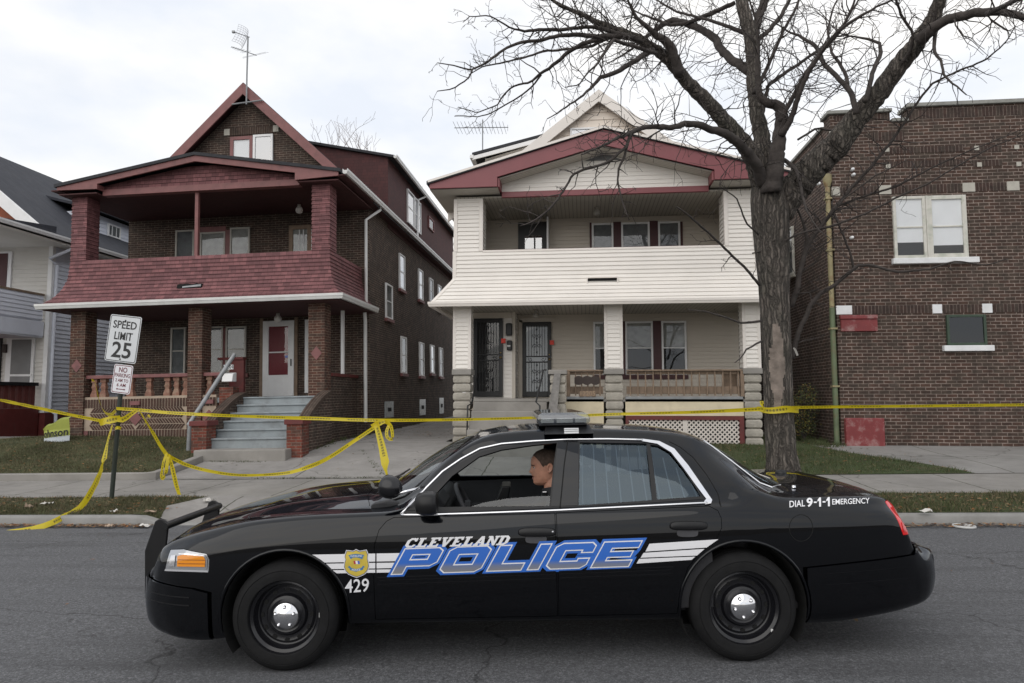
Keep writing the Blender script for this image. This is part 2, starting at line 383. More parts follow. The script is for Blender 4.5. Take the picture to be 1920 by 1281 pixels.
M_turf1 = turf('dry turf', (.045,.055,.018), (.08,.085,.03), (.15,.115,.065)); M_turf2 = turf('green turf', (.045,.065,.02), (.065,.09,.03), (.13,.105,.055))
M_kerb = mk('kerb concrete', (.255,.25,.24), .85, .15, 2.2, .004, 60, dirt=.4, dirtcol=(.13,.125,.11))
# one ground sheet out to the horizon (fine where the camera looks, coarse beyond)
bm = bmesh.new()
gx = [-900,-300,-120,-60]+[-30+.5*i for i in range(121)]+[60,120,300,900]
gy = [-300,-60,-15,-4]+[-3+.4*i for i in range(31)]+[9.5,9.9,10.3,10.7]+[11+.4*i for i in range(16)]+[18,20,24,30,40,60,100,200,900]
gv = [[bm.verts.new((x, y, H(max(-40,min(40,x)), min(y, 45))-.03-(.1 if y > YK else 0))) for x in gx] for y in gy]
for j in range(len(gy)-1):
    for i in range(len(gx)-1):
        f = bm.faces.new((gv[j][i],gv[j][i+1],gv[j+1][i+1],gv[j+1][i])); f.smooth = True
me = bpy.data.meshes.new('ground'); bm.to_mesh(me); bm.free(); me.materials.append(M_soil)
o = bpy.data.objects.new('ground', me); COL.objects.link(o); tag(o, kind='structure')
sheet('road', [(-30,-6),(30,-6),(30,YK-.01),(-30,YK-.01)], 0, M_asphalt, step=.5)
# kerbs: real steps with rounded ends where the driveways drop them
def kerb(x0, x1, n=60):
    B = MB(); prof = [(0,-.25),(0,.0),(.012,.095),(.03,.118),(.07,.125),(.16,.122),(.16,-.25)]
    rows = []
    for i in range(n+1):
        x = x0+(x1-x0)*i/n; k = 1-drv(x)
        rows.append([(x, YK+a, .012+.02*x+(b if b < 0 else b*max(k, .16))+.0) for a, b in prof])
    m = len(prof); vs = [p for r in rows for p in r]
    fs = [(i*m+j,(i+1)*m+j,(i+1)*m+j+1,i*m+j+1) for i in range(n) for j in range(m-1)]
    return B.add(vs, fs+[tuple(range(m)), tuple(n*m+j for j in reversed(range(m)))])
k = kerb(-30, 30, 240).build('kerb', M_kerb, smooth=True, angle=50); tag(k, kind='structure')
LAWN1 = [(-30,YK+.16),(-6.05,YK+.16),(-6.3,9.9),(-6.0,10.55),(-30,10.55)]
sheet('sidewalk', [(-30,10.56),(30,10.56),(30,12.4),(-30,12.4)], .004, M_walk, step=.4)
t1 = sheet('verge', LAWN1, .002, M_turf1)
t2 = sheet('verge', [(.9,YK+.16),(7.5,YK+.16),(7.15,10.0),(6.55,10.55),(.9,10.55)], .002, M_turf2)
sheet('driveway', [(-6.05,YK+.17),(.9,YK+.17),(.9,10.55),(-6.0,10.55),(-6.3,9.9)], .008, M_drive)
sheet('driveway', [(-8.12,12.41),(-2.2,12.41),(-2.2,16.0),(-3.3,16.2),(-3.3,40),(-5.9,40),(-5.9,16.2),(-6.0,14.9),(-7.9,14.2),(-7.98,13.4),(-8.05,12.8)], .01, M_drive)
sheet('forecourt', [(7.5,YK+.17),(30,YK+.17),(30,10.55),(6.55,10.55),(7.15,10.0)], .008, M_apron, step=.4)
sheet('forecourt', [(6.55,12.41),(30,12.41),(30,16.0),(5.0,16.0),(5.05,15.85)], .008, M_apron, step=.4)
sheet('garden_path', [(-2.2,12.41),(1.2,12.41),(1.2,14.2),(-2.2,14.2)], .006, M_walk)
sheet('garden_path', [(-30,15.5),(-30,14.6),(-16,14.6),(-13.4,15.9),(-13.4,17.5),(-14.5,17.0)], .006, M_walk, step=.5)
LAWN2 = [(-30,12.55),(-8.4,12.55),(-8.25,12.8),(-8.12,14.15),(-8.2,15.95),(-13.4,15.95),(-16,14.6),(-30,14.6)]
t3 = sheet('lawn', LAWN2, .10, M_turf1)
t4 = sheet('lawn', [(1.2,12.41),(6.55,12.41),(5.05,15.85),(5.0,19),(4.05,19),(4.05,16.0),(1.2,16.0)], .01, M_turf2)
# low concrete edging round the left lawn
B = MB(); path = [(-30,12.42),(-8.4,12.42),(-8.2,12.5),(-8.1,12.8),(-8.04,13.4),(-7.98,14.12)]
dense = []
for a, b in zip(path[:-1], path[1:]):
    n = max(2, int(math.dist(a, b)/.3)); dense += [(a[0]+(b[0]-a[0])*i/n, a[1]+(b[1]-a[1])*i/n) for i in range(n)]
dense.append(path[-1]); vs = []
for i, p in enumerate(dense):
    q = dense[min(i+1, len(dense)-1)]; r = dense[max(i-1, 0)]; t = Vector((q[0]-r[0], q[1]-r[1])).normalized(); nrm = Vector((-t.y, t.x))
    z = H(*p)
    for d, h in ((0,-.1),(0,.12),(.02,.135),(.13,.135),(.15,.12),(.15,-.1)): vs.append((p[0]+nrm.x*d, p[1]+nrm.y*d, z+h))
m = 6; B.add(vs, [(i*m+j,i*m+j+1,(i+1)*m+j+1,(i+1)*m+j) for i in range(len(dense)-1) for j in range(m-1)]+[tuple((len(dense)-1)*m+j for j in range(m))])
tag(B.build('lawn_kerb', M_concrete, angle=40), kind='structure')
# ------------------------------------------------------------------ building helpers
def xa(px, Y): return atY(px, 700, Y).x
def za(py, px, Y): return atY(px, py, Y).z
def fb(B, face, plane, u0, u1, d0, d1, z0, z1, m=0):
    if face == 'F': return B.box(u0, u1, plane-d1, plane-d0, z0, z1, m)
    if face == 'R': return B.box(plane+d0, plane+d1, u0, u1, z0, z1, m)
    return B.box(plane-d1, plane-d0, u0, u1, z0, z1, m)
def lap(B, face, plane, u0, u1, z0, z1, c=.1, t=.021):
    z = z1
    while z > z0+.005:
        zb = max(z0, z-c)
        def p(u, d, zz): return (u, plane-d, zz) if face == 'F' else (plane+d, u, zz) if face == 'R' else (plane-d, u, zz)
        B.add([p(u0,0,z),p(u1,0,z),p(u1,t,zb),p(u0,t,zb),p(u0,0,zb),p(u1,0,zb)], [(0,1,2,3),(3,2,5,4)])
        z = zb
def lap_ring(B, prof, xl, xr, yf, yb, c=.1, t=.021):
    zs, z = [], prof[0][0]
    while z > prof[-1][0]+.01: zs.append(z); z -= c
    zs.append(prof[-1][0])
    pz = [p[0] for p in prof][::-1]; pd = [p[1] for p in prof][::-1]
    dd = [float(np.interp(z, pz, pd)) for z in zs]
    ring = lambda d, z: [(xl-d,yb,z),(xl-d,yf-d,z),(xr+d,yf-d,z),(xr+d,yb,z)]
    for k in range(len(zs)-1):
        a = ring(dd[k], zs[k]); b = ring(dd[k+1]+t, zs[k+1]); e = ring(dd[k+1], zs[k+1])
        B.add(a+b+e, [(i,i+1,4+i+1,4+i) for i in range(3)]+[(4+i,4+i+1,8+i+1,8+i) for i in range(3)])
def window(parent, face, plane, u0, u1, z0, z1, fmat, glass=None, back=None, fw=.05, rail=True, sill=None, depth=.06, name='window', backz=None, mullions=0, label=None):
    B = MB()
    fb(B, face, plane, u0, u0+fw, .0, depth, z0, z1); fb(B, face, plane, u1-fw, u1, .0, depth, z0, z1)
    fb(B, face, plane, u0+fw, u1-fw, .0, depth, z1-fw, z1); fb(B, face, plane, u0+fw, u1-fw, .0, depth, z0, z0+fw)
    if rail:
        zm = (z0+z1)/2; fb(B, face, plane, u0+fw, u1-fw, .0, depth-.012, zm-.018, zm+.018)
    for i in range(mullions):
        um = u0+(u1-u0)*(i+1)/(mullions+1); fb(B, face, plane, um-.012, um+.012, 0, depth-.012, z0+fw, z1-fw)
    f = B.build(name, fmat, parent, bevel=.006, label=label)
    B = MB(); fb(B, face, plane, u0+fw*.9, u1-fw*.9, .030, .034, z0+fw*.9, z1-fw*.9); B.build('pane', glass or M_glass, f)
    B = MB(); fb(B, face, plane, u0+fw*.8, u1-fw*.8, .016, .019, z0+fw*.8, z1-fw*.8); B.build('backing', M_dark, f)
    if back:
        zz = backz if backz is not None else z0+fw*.85
        B = MB(); n = 10; vs = []; amp_ = .0006 if back is M_blind_glare else .003
        us = np.linspace(u0+fw*.9, u1-fw*.9, n+1)
        for i, u in enumerate(us):
            d = .0225+amp_*math.sin(i*2.1)
            for z in (zz, z1-fw*.85):
                vs.append((u, plane-d, z) if face == 'F' else (plane+d, u, z) if face == 'R' else (plane-d, u, z))
        B.add(vs, [(2*i,2*i+2,2*i+3,2*i+1) for i in range(n)]); B.build('curtain', back, f, smooth=True)
    if sill:
        B = MB(); fb(B, face, plane, u0-.06, u1+.06, .0, .09, z0-.1, z0-.003); B.build('sill', sill, f, bevel=.008)
    return f
def ribbed(name, base, axis, pitch=.1):
    s = NT(name); wv = s.n('ShaderNodeTexWave', wave_type='BANDS', bands_direction=axis, wave_profile='SAW'); wv.inputs['Scale'].default_value = 1/(pitch*6.2832)*6.2832/ (2*math.pi) * 2*math.pi/ (20*1) * 20 if False else 1/(pitch*20)*math.pi*2
    s.l(s.coord(), wv.inputs['Vector']); col = s.ramp(wv.outputs['Fac'], [(.0, mul(base, .3)), (.24, base), (.97, base)])
    s.set(col, .6); s.bump(wv.outputs['Fac'], .006, .5); return s.m
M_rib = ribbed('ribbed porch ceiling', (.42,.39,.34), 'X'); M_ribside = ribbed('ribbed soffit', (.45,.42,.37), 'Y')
def blockpier(parent, x0, x1, y0, y1, z0, z1, n, cap=.13, over=.035, mat=None, name='block_pier'):
    B = MB(); h = (z1-z0)/n; rr = random.Random(int(x0*100))
    for i in range(n):
        a, b = z0+i*h+.004, z0+(i+1)*h-.004; j = [rr.uniform(-.008, .008) for _ in range(4)]
        X0, X1, Y0, Y1 = x0+j[0], x1+j[1], y0+j[2], y1+j[3]; g = .032
        ring = lambda e, z: [(X0+e,Y0+e,z),(X1-e,Y0+e,z),(X1-e,Y1-e,z),(X0+e,Y1-e,z)]
        vs = ring(g, a)+ring(0, a+g)+ring(-.006, (a+b)/2)+ring(0, b-g)+ring(g, b)
        B.add(vs, [(3,2,1,0),(16,17,18,19)]+[(k*4+i2, k*4+(i2+1)%4, k*4+4+(i2+1)%4, k*4+4+i2) for k in range(4) for i2 in range(4)])
    p = B.build(name, mat or M_block, parent)
    if cap:
        B = MB(); B.box(x0-over, x1+over, y0-over, y1+over, z1, z1+cap); B.build('pier_cap', M_concrete, p, bevel=.015)
    return p

# ------------------------------------------------------------------ white house
W = thing('white_house', (.45, 16, .55), 'two storey house in cream white siding with maroon gable trim and a deep double porch', 'house')
XL, XR, YP, YW = -3.09, 3.99, 16.0, 18.1
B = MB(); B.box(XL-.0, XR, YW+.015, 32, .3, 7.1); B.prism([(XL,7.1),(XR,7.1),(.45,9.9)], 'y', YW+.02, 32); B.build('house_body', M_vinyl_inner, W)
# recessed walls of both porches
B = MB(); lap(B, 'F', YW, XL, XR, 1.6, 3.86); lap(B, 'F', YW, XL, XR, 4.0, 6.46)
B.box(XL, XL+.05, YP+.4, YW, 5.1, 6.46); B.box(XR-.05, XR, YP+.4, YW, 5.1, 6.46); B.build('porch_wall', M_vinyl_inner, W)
# upper porch pillars, parapet and flared skirt, all in lap siding
B = MB()
for x0, x1 in ((XL, -2.39), (3.27, XR)):
    lap(B, 'F', YP, x0+.09, x1-.09, 5.16, 6.46); B.box(x0+.02, x1-.02, YP+.004, YP+.66, 5.12, 6.46)
    lap(B, 'R', x1-.02, YP+.08, YP+.6, 5.16, 6.46); lap(B, 'L', x0+.02, YP+.08, YP+.6, 5.16, 6.46)
lap_ring(B, [(5.16,0),(4.5,0),(3.9,.43)], XL, XR, YP, YW)
B.box(XL+.01, XR-.01, YP+.01, YP+.16, 4.1, 5.13); sk = B.build('siding', M_vinyl, W)
for x0, x1 in ((XL, -2.39), (3.27, XR)):
    for a in (x0-.004, x1-.086): B = MB(); B.box(a, a+.09, YP-.022, YP+.09, 5.165, 6.45); B.build('corner_board', M_trim, W)
for sx, d0 in ((XL, -1), (XR, 1)):     # corner boards down the flare
    B = MB()
    for (z1, a), (z0, b) in zip([(5.16,0),(4.5,0)], [(4.5,0),(3.9,.43)]):
        e = .024; ww = .085*-d0
        B.hexa([(sx+d0*(b+e),YP-b-e,z0),(sx+d0*(b+e)+ww,YP-b-e,z0),(sx+d0*(b+e)+ww,YP-b+.1,z0),(sx+d0*(b+e),YP-b+.1,z0)],
               [(sx+d0*(a+e),YP-a-e,z1),(sx+d0*(a+e)+ww,YP-a-e,z1),(sx+d0*(a+e)+ww,YP-a+.1,z1),(sx+d0*(a+e),YP-a+.1,z1)])
    B.build('corner_board', M_trim, W)
B = MB(); B.box(-2.39, 3.27, YP-.02, YP+.2, 5.132, 5.185); B.build('porch_rail', M_trim, W, bevel=.008)
B = MB(); B.box(-2.38, 3.26, YP+.02, YP+.18, 5.186, 5.2); B.build('rail_cap', M_maroon_dark, W)
# gutter round the skirt and downspout
def gutter_run(pts, parent, mat=M_gutter, w_=.11, h_=.11, name='gutter'):
    B = MB(); vs = []; pts = [Vector(p) for p in pts]
    prof = [(-.5*w_,0),(-.5*w_,-h_*.75),(-.25*w_,-h_),(.3*w_,-h_),(.42*w_,-h_*.55),(.5*w_,-h_*.45),(.5*w_,0),(.42*w_,0),(.36*w_,-h_*.3),(-.42*w_,-h_*.3)]
    for i, p in enumerate(pts):
        d = Vector((0,0,0)); 
        if i > 0: d += (p-pts[i-1]).normalized()
        if i < len(pts)-1: d += (pts[i+1]-p).normalized()
        d.z = 0; d.normalize(); nrm = Vector((d.y, -d.x, 0))
        if 0 < i < len(pts)-1:
            a = (pts[i+1]-p).normalized(); nrm = nrm/max(.5, abs(d.dot(a)))
        for a, b in prof: vs.append(p+nrm*a+Vector((0,0,b)))
    m = len(prof); n = len(pts)
    B.add(vs, [(i*m+j,(i+1)*m+j,(i+1)*m+(j+1)%m,i*m+(j+1)%m) for i in range(n-1) for j in range(m)]+[tuple(range(m)), tuple((n-1)*m+j for j in reversed(range(m)))])
    return B.build(name, mat, parent)
gutter_run([(XL-.46,YW+.1,3.89),(XL-.46,YP-.46,3.89),(XR+.46,YP-.46,3.89),(XR+.46,YW+.1,3.89)], W, M_trim)
B = MB(); B.box(-.25, .52, YP-.16, YP-.03, 4.30, 4.50); vf = B.build('parapet_vent', M_trim, W)     # vent box
a0 = atY(1102, 522, YP-.12); a1 = atY(1157, 538, YP-.12)
bpy.data.objects.remove(vf)
B = MB(); x0, x1, z0, z1 = a0.x, a1.x, a1.z, a0.z
for q in ((x0-.03,x1+.03,z1,z1+.03),(x0-.03,x1+.03,z0-.03,z0),(x0-.03,x0,z0,z1),(x1,x1+.03,z0,z1)): B.box(q[0], q[1], YP-.15, YP+.02, q[2], q[3])
vf = B.build('vent', M_trim, W, bevel=.005)
B = MB(); B.box(x0, x1, YP-.11, YP-.10, z0, z1); B.build('opening', M_black, vf)
B = MB(); B.hexa([(x0,YP-.14,z0+.05),(x1,YP-.14,z0+.05),(x1,YP-.11,z0+.05),(x0,YP-.11,z0+.05)], [(x0,YP-.125,z0+.085),(x1,YP-.125,z0+.085),(x1,YP-.11,z0+.085),(x0,YP-.11,z0+.085)]); B.build('louvre', M_wood, vf)
# ceilings
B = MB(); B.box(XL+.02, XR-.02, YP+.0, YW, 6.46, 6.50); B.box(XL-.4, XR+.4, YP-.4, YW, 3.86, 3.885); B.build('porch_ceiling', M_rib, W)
# porch gable: roof, fascia, soffits, beam, gable siding
ex, pk = 4.08, .5
B = MB()
for s in (-1, 1):
    B.prism([(pk, 7.92),(pk+s*(ex+.06), 6.74),(pk+s*(ex+.06), 6.66),(pk, 7.84)], 'y', YP-.60, YW+.4)
rf = B.build('porch_roof', M_roof, W)
zc = lambda x: 7.83-.278*abs(x-pk)
B = MB()
B.prism([(pk-ex,6.57),(pk-1.0*2.47,6.57),(pk-2.47,6.80),(pk,7.47),(pk+2.47,6.80),(pk+2.47,6.57),(pk+ex,6.57),(pk+ex,6.69),(pk,7.83),(pk-ex,6.69)], 'y', YP-.55, YP-.50)
for s in (-1, 1): B.box(pk+s*2.47, pk+s*2.42, YP-.5, YP-.06, 6.572, 6.79)
B.build('fascia', M_maroon, W, bevel=.006)
B = MB()
for s in (-1, 1): B.prism([(pk, 7.91),(pk+s*(ex+.03), 6.755),(pk+s*(ex+.03), 6.70),(pk, 7.85)], 'y', YP-.612, YP-.56)
B.build('drip_edge', M_trim, W)
B = MB()
for s in (-1, 1): B.prism([(pk, 7.46),(pk+s*2.42, 6.79),(pk+s*2.42, 6.77),(pk, 7.44)], 'y', YP-.495, YP-.03)
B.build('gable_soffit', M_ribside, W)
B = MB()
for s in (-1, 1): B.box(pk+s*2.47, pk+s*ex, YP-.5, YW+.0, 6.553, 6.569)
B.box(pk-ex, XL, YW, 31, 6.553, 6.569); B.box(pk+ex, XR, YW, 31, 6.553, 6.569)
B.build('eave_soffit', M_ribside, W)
B = MB(); B.box(pk-2.42, pk+2.42, YP-.10, YP+.0, 6.44, 6.575); B.build('beam', M_maroon, W, bevel=.005)
B = MB(); z = 6.58
while z < 7.40:
    z2 = z+.1; h1 = min(2.42, (7.45-z)/.277); h2 = max(.01, min(2.42, (7.45-z2)/.277))
    B.add([(pk-h1,YP-.05,z),(pk+h1,YP-.05,z),(pk+h2,YP-.036,z2),(pk-h2,YP-.036,z2),(pk-h1,YP-.036,z),(pk+h1,YP-.036,z)], [(0,1,2,3),(0,4,5,1)]); z = z2
gs = B.build('gable_siding', M_vinyl, W)
B = MB(); B.prism([(pk-.42,7.28),(pk+.42,7.28),(pk,7.42)], 'y', YP-.07, YP-.03); B.build('gable_vent', M_curtain, gs)
# main roof and attic gable
PK, EV = 9.76, .78
B = MB()
for s in (-1, 1): B.prism([(.45,PK),(.45+s*4.0,PK-4.0*EV),(.45+s*4.0,PK-4.0*EV-.09),(.45,PK-.09)], 'y', YW-.55, 32.4)
B.build('main_roof', M_roof, W)
B = MB()
for s in (-1, 1): B.prism([(.45,PK-.02),(.45+s*4.0,PK-.02-4.0*EV),(.45+s*4.0,PK-.35-4.0*EV),(.45,PK-.35)], 'y', YW-.60, YW-.545)
B.build('barge_board', M_trim, W, bevel=.006)
B = MB()
for s in (-1, 1): B.prism([(.45,PK-.1),(.45+s*3.9,PK-.1-3.9*EV),(.45+s*3.9,PK-.12-3.9*EV),(.45,PK-.12)], 'y', YW-.54, YW+.05)
B.build('attic_soffit', M_soffit, W)
B = MB(); z = 7.6
while z < 9.5:
    z2 = z+.2; h1 = (9.64-z)/EV; h2 = max(.01, (9.64-z2)/EV)
    B.add([(.45-h1,YW-.398,z),(.45+h1,YW-.398,z),(.45+h2,YW-.376,z2),(.45-h2,YW-.376,z2),(.45-h1,YW-.376,z),(.45+h1,YW-.376,z)], [(0,1,2,3),(0,4,5,1)]); z = z2
B.build('attic_siding', mk('warm cream siding', (.78,.69,.60), .55, .05, 2, dirt=.15, dirtcol=(.35,.25,.18)), W)
window(W, 'F', YW-.40, xa(1072,YW-.4), xa(1150,YW-.4), 8.2, za(240,1110,YW-.4), M_white, M_glass_sky, M_blind_glare)
# shed dormer on the left roof slope
B = MB(); B.box(-2.95, .2, 20.2, 27, 7.0, 8.93); B.prism([(-2.95,8.93),(.2,8.93),(.2,9.55),(-1.2,9.40)], 'y', 20.2, 27)
dm = B.build('dormer', M_vinyl, W)
B = MB(); lap(B, 'F', 20.19, -2.95, -.9, 7.6, 8.95, .14); B.build('dormer_siding', M_vinyl, dm)
B = MB(); B.prism([(-3.3,9.02),(.3,9.86),(.3,9.78),(-3.3,8.93)], 'y', 19.85, 27.3); B.build('dormer_roof', M_roof, dm)
B = MB(); B.prism([(-3.28,8.90),(.3,9.76),(.3,9.62),(-3.28,8.79)], 'y', 19.82, 19.86); B.box(-3.36,-3.25,19.8,27.3,8.84,8.94); B.build('dormer_fascia', M_white, dm)
# upper porch openings
def fx(px, Y=YW): return xa(px, Y)
for a, b in ((1112,1153),(1168,1222),(1238,1280)):
    window(W, 'F', YW-.02, fx(a), fx(b), 4.7, za(418,1190,YW), M_white, M_glass, M_curtain, rail=True)
B = MB()
for a, b in ((1153,1168),(1222,1238)): B.box(fx(a), fx(b), YW-.05, YW-.015, 4.7, za(416,1190,YW))
B.box(fx(1108), fx(1112)-.002, YW-.05, YW-.015, 4.7, 6.32); B.box(fx(1280)+.002, fx(1285), YW-.05, YW-.015, 4.7, 6.28)
B.build('mullion', M_maroon_dark, W)
# doors
def irondoor(x0, x1, z0, z1, Y, seal, back, label=None):
    B = MB(); fw = .1; zm = z0+(z1-z0)*.47
    for q in ((x0,x0+fw,z0,z1),(x1-fw,x1,z0,z1),(x0+fw,x1-fw,z1-fw,z1),(x0+fw,x1-fw,z0,z0+.14),(x0+fw,x1-fw,zm-.03,zm),(x0+fw,x1-fw,zm+.12,zm+.15)): B.box(q[0], q[1], Y-.07, Y-.02, q[2], q[3])
    d = B.build('security_door', M_iron, W, bevel=.006, label=label)
    B = MB(); n = 7; cx_ = (x0+x1)/2
    for i in range(n):
        x = x0+fw+(x1-x0-2*fw)*(i+1)/(n+1)
        for za_, zb_ in ((z0+.14, zm-.03), (zm+.15, z1-fw)): B.box(x-.007, x+.007, Y-.055, Y-.041, za_, zb_)
    for zc_ in ((z0+.14+zm)/2, (zm+.15+z1-fw)/2, zm+.06):     # scrollwork
        big = .33 if zc_ != zm+.06 else .0
        for s in (-1, 1):
            for k in ((-1, 1) if big else (0,)):
                c = Vector((cx_+s*(.055 if big else .17), Y-.05, zc_+k*.14)); pts = []
                for i in range(19):
                    th = i/18*4.4*math.pi/2; r = .012+.05*i/18
                    pts.append(c+Vector((s*r*math.cos(th), 0, (k or 1)*r*math.sin(th))))
                B.tube(pts, .006, 4)
        if big:
            for k in (-.3, -.05, .05, .3): B.lathe([(0,-.05),(.022,0),(0,.05)], (cx_, Y-.05, zc_+k), 'z', 6)
    B.build('grille', M_iron, d)
    B = MB(); B.box(x0+fw*.9, x1-fw*.9, Y-.028, Y-.024, z0+.13, z1-fw*.9); B.build('pane', M_glass, d)
    B = MB(); B.box(x0+fw*.8, x1-fw*.8, Y-.016, Y-.012, z0+.1, z1-.05); B.build('inner_door', back, d)
    B = MB(); B.lathe([(.0,0),(.028,.012),(.03,.03),(.015,.045),(.012,.06)], (x1-.05, Y-.135, zm+.06), 'y', 12); B.lathe([(.018,0),(.018,.02)], (x1-.05, Y-.09, zm+.18), 'y', 12)
    B.build('knob', mk('brass', (.5,.36,.15), .3, .05, metal=1), d, smooth=True)
    B = MB(); B.box(x1-.035, x1+.075, Y-.078, Y-.073, z0+1.37, z0+1.49); B.build('red_seal', mk('red sticker', (.75,.045,.02), .5, .05), d, label='red paper seal stuck across the door edge')
    return d
VY = 17.4
B = MB(); vx1 = xa(965, VY); lap(B, 'F', VY, xa(943,VY)+.02, vx1-.06, 1.63, 3.86); lap(B, 'R', vx1, VY+.06, YW, 1.63, 3.86)
B.box(XL+.06, vx1-.01, VY+.01, YW-.02, 1.6, 3.86); vb = B.build('vestibule', M_vinyl, W)
B = MB(); B.box(vx1-.07, vx1+.018, VY-.018, VY+.07, 1.64, 3.86); B.box(XL+.05, vx1-.08, VY-.03, VY+.005, 3.70, 3.85)
B.build('door_trim', M_vinyl_inner, vb)
irondoor(xa(888,VY), xa(943,VY), 1.68, 3.69, VY, 1, M_dark)
irondoor(xa(980,YW), xa(1034,YW), 1.68, 3.66, YW-.02, 1, mk('grey white door', (.42,.44,.47), .5, .05))
B = MB(); B.box(xa(974,YW), xa(980,YW)-.002, YW-.05, YW, 1.64, 3.72); B.box(xa(974,YW), xa(1040,YW), YW-.05, YW, 3.665, 3.78); B.build('door_trim', M_vinyl_inner, W)
for (a, b, c, d, hh) in ((949,961,607,630,.0),(951,961,639,658,.0)):
    B = MB(); B.box(xa(a,VY), xa(b,VY), VY-.13, VY-.02, za(d,955,VY), za(c,955,VY)); mb = B.build('mailbox', M_iron, W, bevel=.03)
    if c == 639: B = MB(); B.box(xa(952,VY), xa(958,VY), VY-.14, VY-.132, za(651,955,VY), za(648,955,VY)); B.build('letter_slot', M_gutter, mb)
# upper porch door (dark) with a storm door beside it
B = MB(); B.box(fx(972), fx(1027), YW-.05, YW-.0, 4.2, 6.38); ud = B.build('porch_door', M_iron, W)
B = MB(); B.box(fx(985), fx(1002), YW-.058, YW-.052, 5.2, 6.0); B.box(fx(1005), fx(1017), YW-.058, YW-.052, 5.2, 6.0); B.build('pane', M_glass_sky, ud)
B = MB(); B.box(fx(1028), fx(1031), YW-.5, YW-.02, 4.2, 6.4); B.build('storm_door', M_white, ud)
# lower windows
for a, b in ((1113,1150),(1173,1225),(1241,1288)):
    wdw = window(W, 'F', YW-.02, fx(a), fx(b), 2.25, za(603,1200,YW), M_white, M_glass, M_drape, backz=2.98)
B = MB(); B.box(fx(1225)+.002, fx(1241)-.002, YW-.05, YW-.015, 2.2, 3.66); B.box(fx(1150)+.002, fx(1173)-.002, YW-.05, YW-.015, 2.2, 3.66); B.box(fx(1111), fx(1290), YW-.06, YW-.016, 2.14, 2.245); B.build('mullion', M_maroon_dark, W)
# lower columns: vinyl boxes over rock-faced piers
for x0, x1 in ((XL,-2.67),(.49,.90),(3.62,4.0)):
    B = MB(); lap(B, 'F', YP, x0+.05, x1-.05, 2.34, 3.86); B.box(x0+.01, x1-.01, YP+.005, YP+.4, 2.33, 3.87)
    lap(B, 'R', x1-.01, YP+.04, YP+.36, 2.34, 3.86); lap(B, 'L', x0+.01, YP+.04, YP+.36, 2.34, 3.86)
    pc = B.build('porch_column', M_vinyl, W)
    B = MB()
    for a in (x0-.008, x1-.062): B.box(a, a+.07, YP-.02, YP+.05, 2.335, 3.86)
    B.build('column_trim', M_trim, pc)
    blockpier(W, x0+.01, x1-.01, YP-.02, YP+.42, .35, 2.2, 9)
# porch floor, skirt panel, lattice
B = MB(); B.box(XL+.1, XR-.1, YP+.02, YW, 1.57, 1.64); B.build('porch_floor', M_concrete, W)
B = MB(); B.box(xa(1062,YP), xa(1133,YP)-.02, YP-.01, YP+.1, 1.63, 1.69); B.box(xa(1172,YP), xa(1392,YP), YP-.01, YP+.1, 1.63, 1.69); B.build('floor_edge', M_rail, W)
B = MB(); B.box(xa(1056,YP), xa(1133,YP)-.02, YP+.02, YP+.1, .5, 1.625); B.box(xa(1172,YP), xa(1393,YP), YP+.02, YP+.1, 1.25, 1.625); B.build('porch_skirt', M_yellowpaint, W)
lx0, lx1, lz0, lz1 = xa(1172,YP), xa(1393,YP), .62, 1.245
B = MB(); B.box(lx0,lx1,YP+.0,YP+.08,lz1-.09,lz1); B.box(lx1-.1,lx1,YP+.0,YP+.08,lz0,lz1-.09); B.box(lx0,lx0+.07,YP+.0,YP+.08,lz0,lz1-.09); lf = B.build('lattice_frame', M_redpaint, W)
B = MB(); u0, u1, v0, v1 = lx0+.07, lx1-.1, lz0, lz1-.09; sp = .105; hw = .017
for s, dy in ((1, .03), (-1, .042)):
    k = -20
    while k < 60:
        c = u0+k*sp; k += 1
        # line x = c + s*(z-v0): clip to the panel
        za_, zb_ = v0, v1; xa_, xb_ = c if s > 0 else c, c+s*(v1-v0)
        t0, t1 = 0, 1
        for e in ((u0),(u1)): pass
        dx = s*(v1-v0)
        lo, hi = sorted(((u0-c)/dx, (u1-c)/dx)); t0, t1 = max(0, lo), min(1, hi)
        if t1-t0 < .03: continue
        p, q = (c+dx*t0, v0+(v1-v0)*t0), (c+dx*t1, v0+(v1-v0)*t1)
        B.prism([(p[0]-hw*1.3,p[1]),(p[0]+hw*1.3,p[1]),(q[0]+hw*1.3,q[1]),(q[0]-hw*1.3,q[1])], 'y', YP+dy, YP+dy+.01)
mid = xa(1283,YP); B.box(mid-.05, mid+.05, YP+.022, YP+.06, v0, v1); B.build('lattice_panel', M_lattice, lf)
B = MB(); B.box(lx0, lx1, YP+.3, YP+.32, .4, 1.5); B.build('crawl_space', M_black, lf)
# wooden railing
def railing(x0, x1, n, name='porch_railing'):
    B = MB(); B.box(x0, x1, YP-.03, YP+.09, 2.275, 2.31); B.box(x0, x1, YP+.055, YP+.085, 2.20, 2.272); B.box(x0, x1, YP+.055, YP+.085, 1.75, 1.92)
    r = B.build(name, M_wood, W, bevel=.004)
    B = MB()
    for i in range(n):
        x = x0+(x1-x0)*(i+.5)/n; B.box(x-.016, x+.016, YP+.01, YP+.045, 1.71, 2.272)
    B.build('balusters', M_wood, r, bevel=.004)
    return r
railing(xa(1062,YP), xa(1133,YP)-.03, 6); r2 = railing(xa(1173,YP)+.02, xa(1392,YP), 15)
for q in (1062, 1388): B = MB(); B.box(xa(q,YP), xa(q,YP)+.08, YP-.02, YP+.1, 1.69, 2.27); B.build('rail_post', M_wood, W)
B = MB(); B.box(xa(1355,YP+.25), xa(1381,YP+.25), YP+.2, YP+.26, 1.8, 2.3); B.build('wood_panel', M_wood, W)
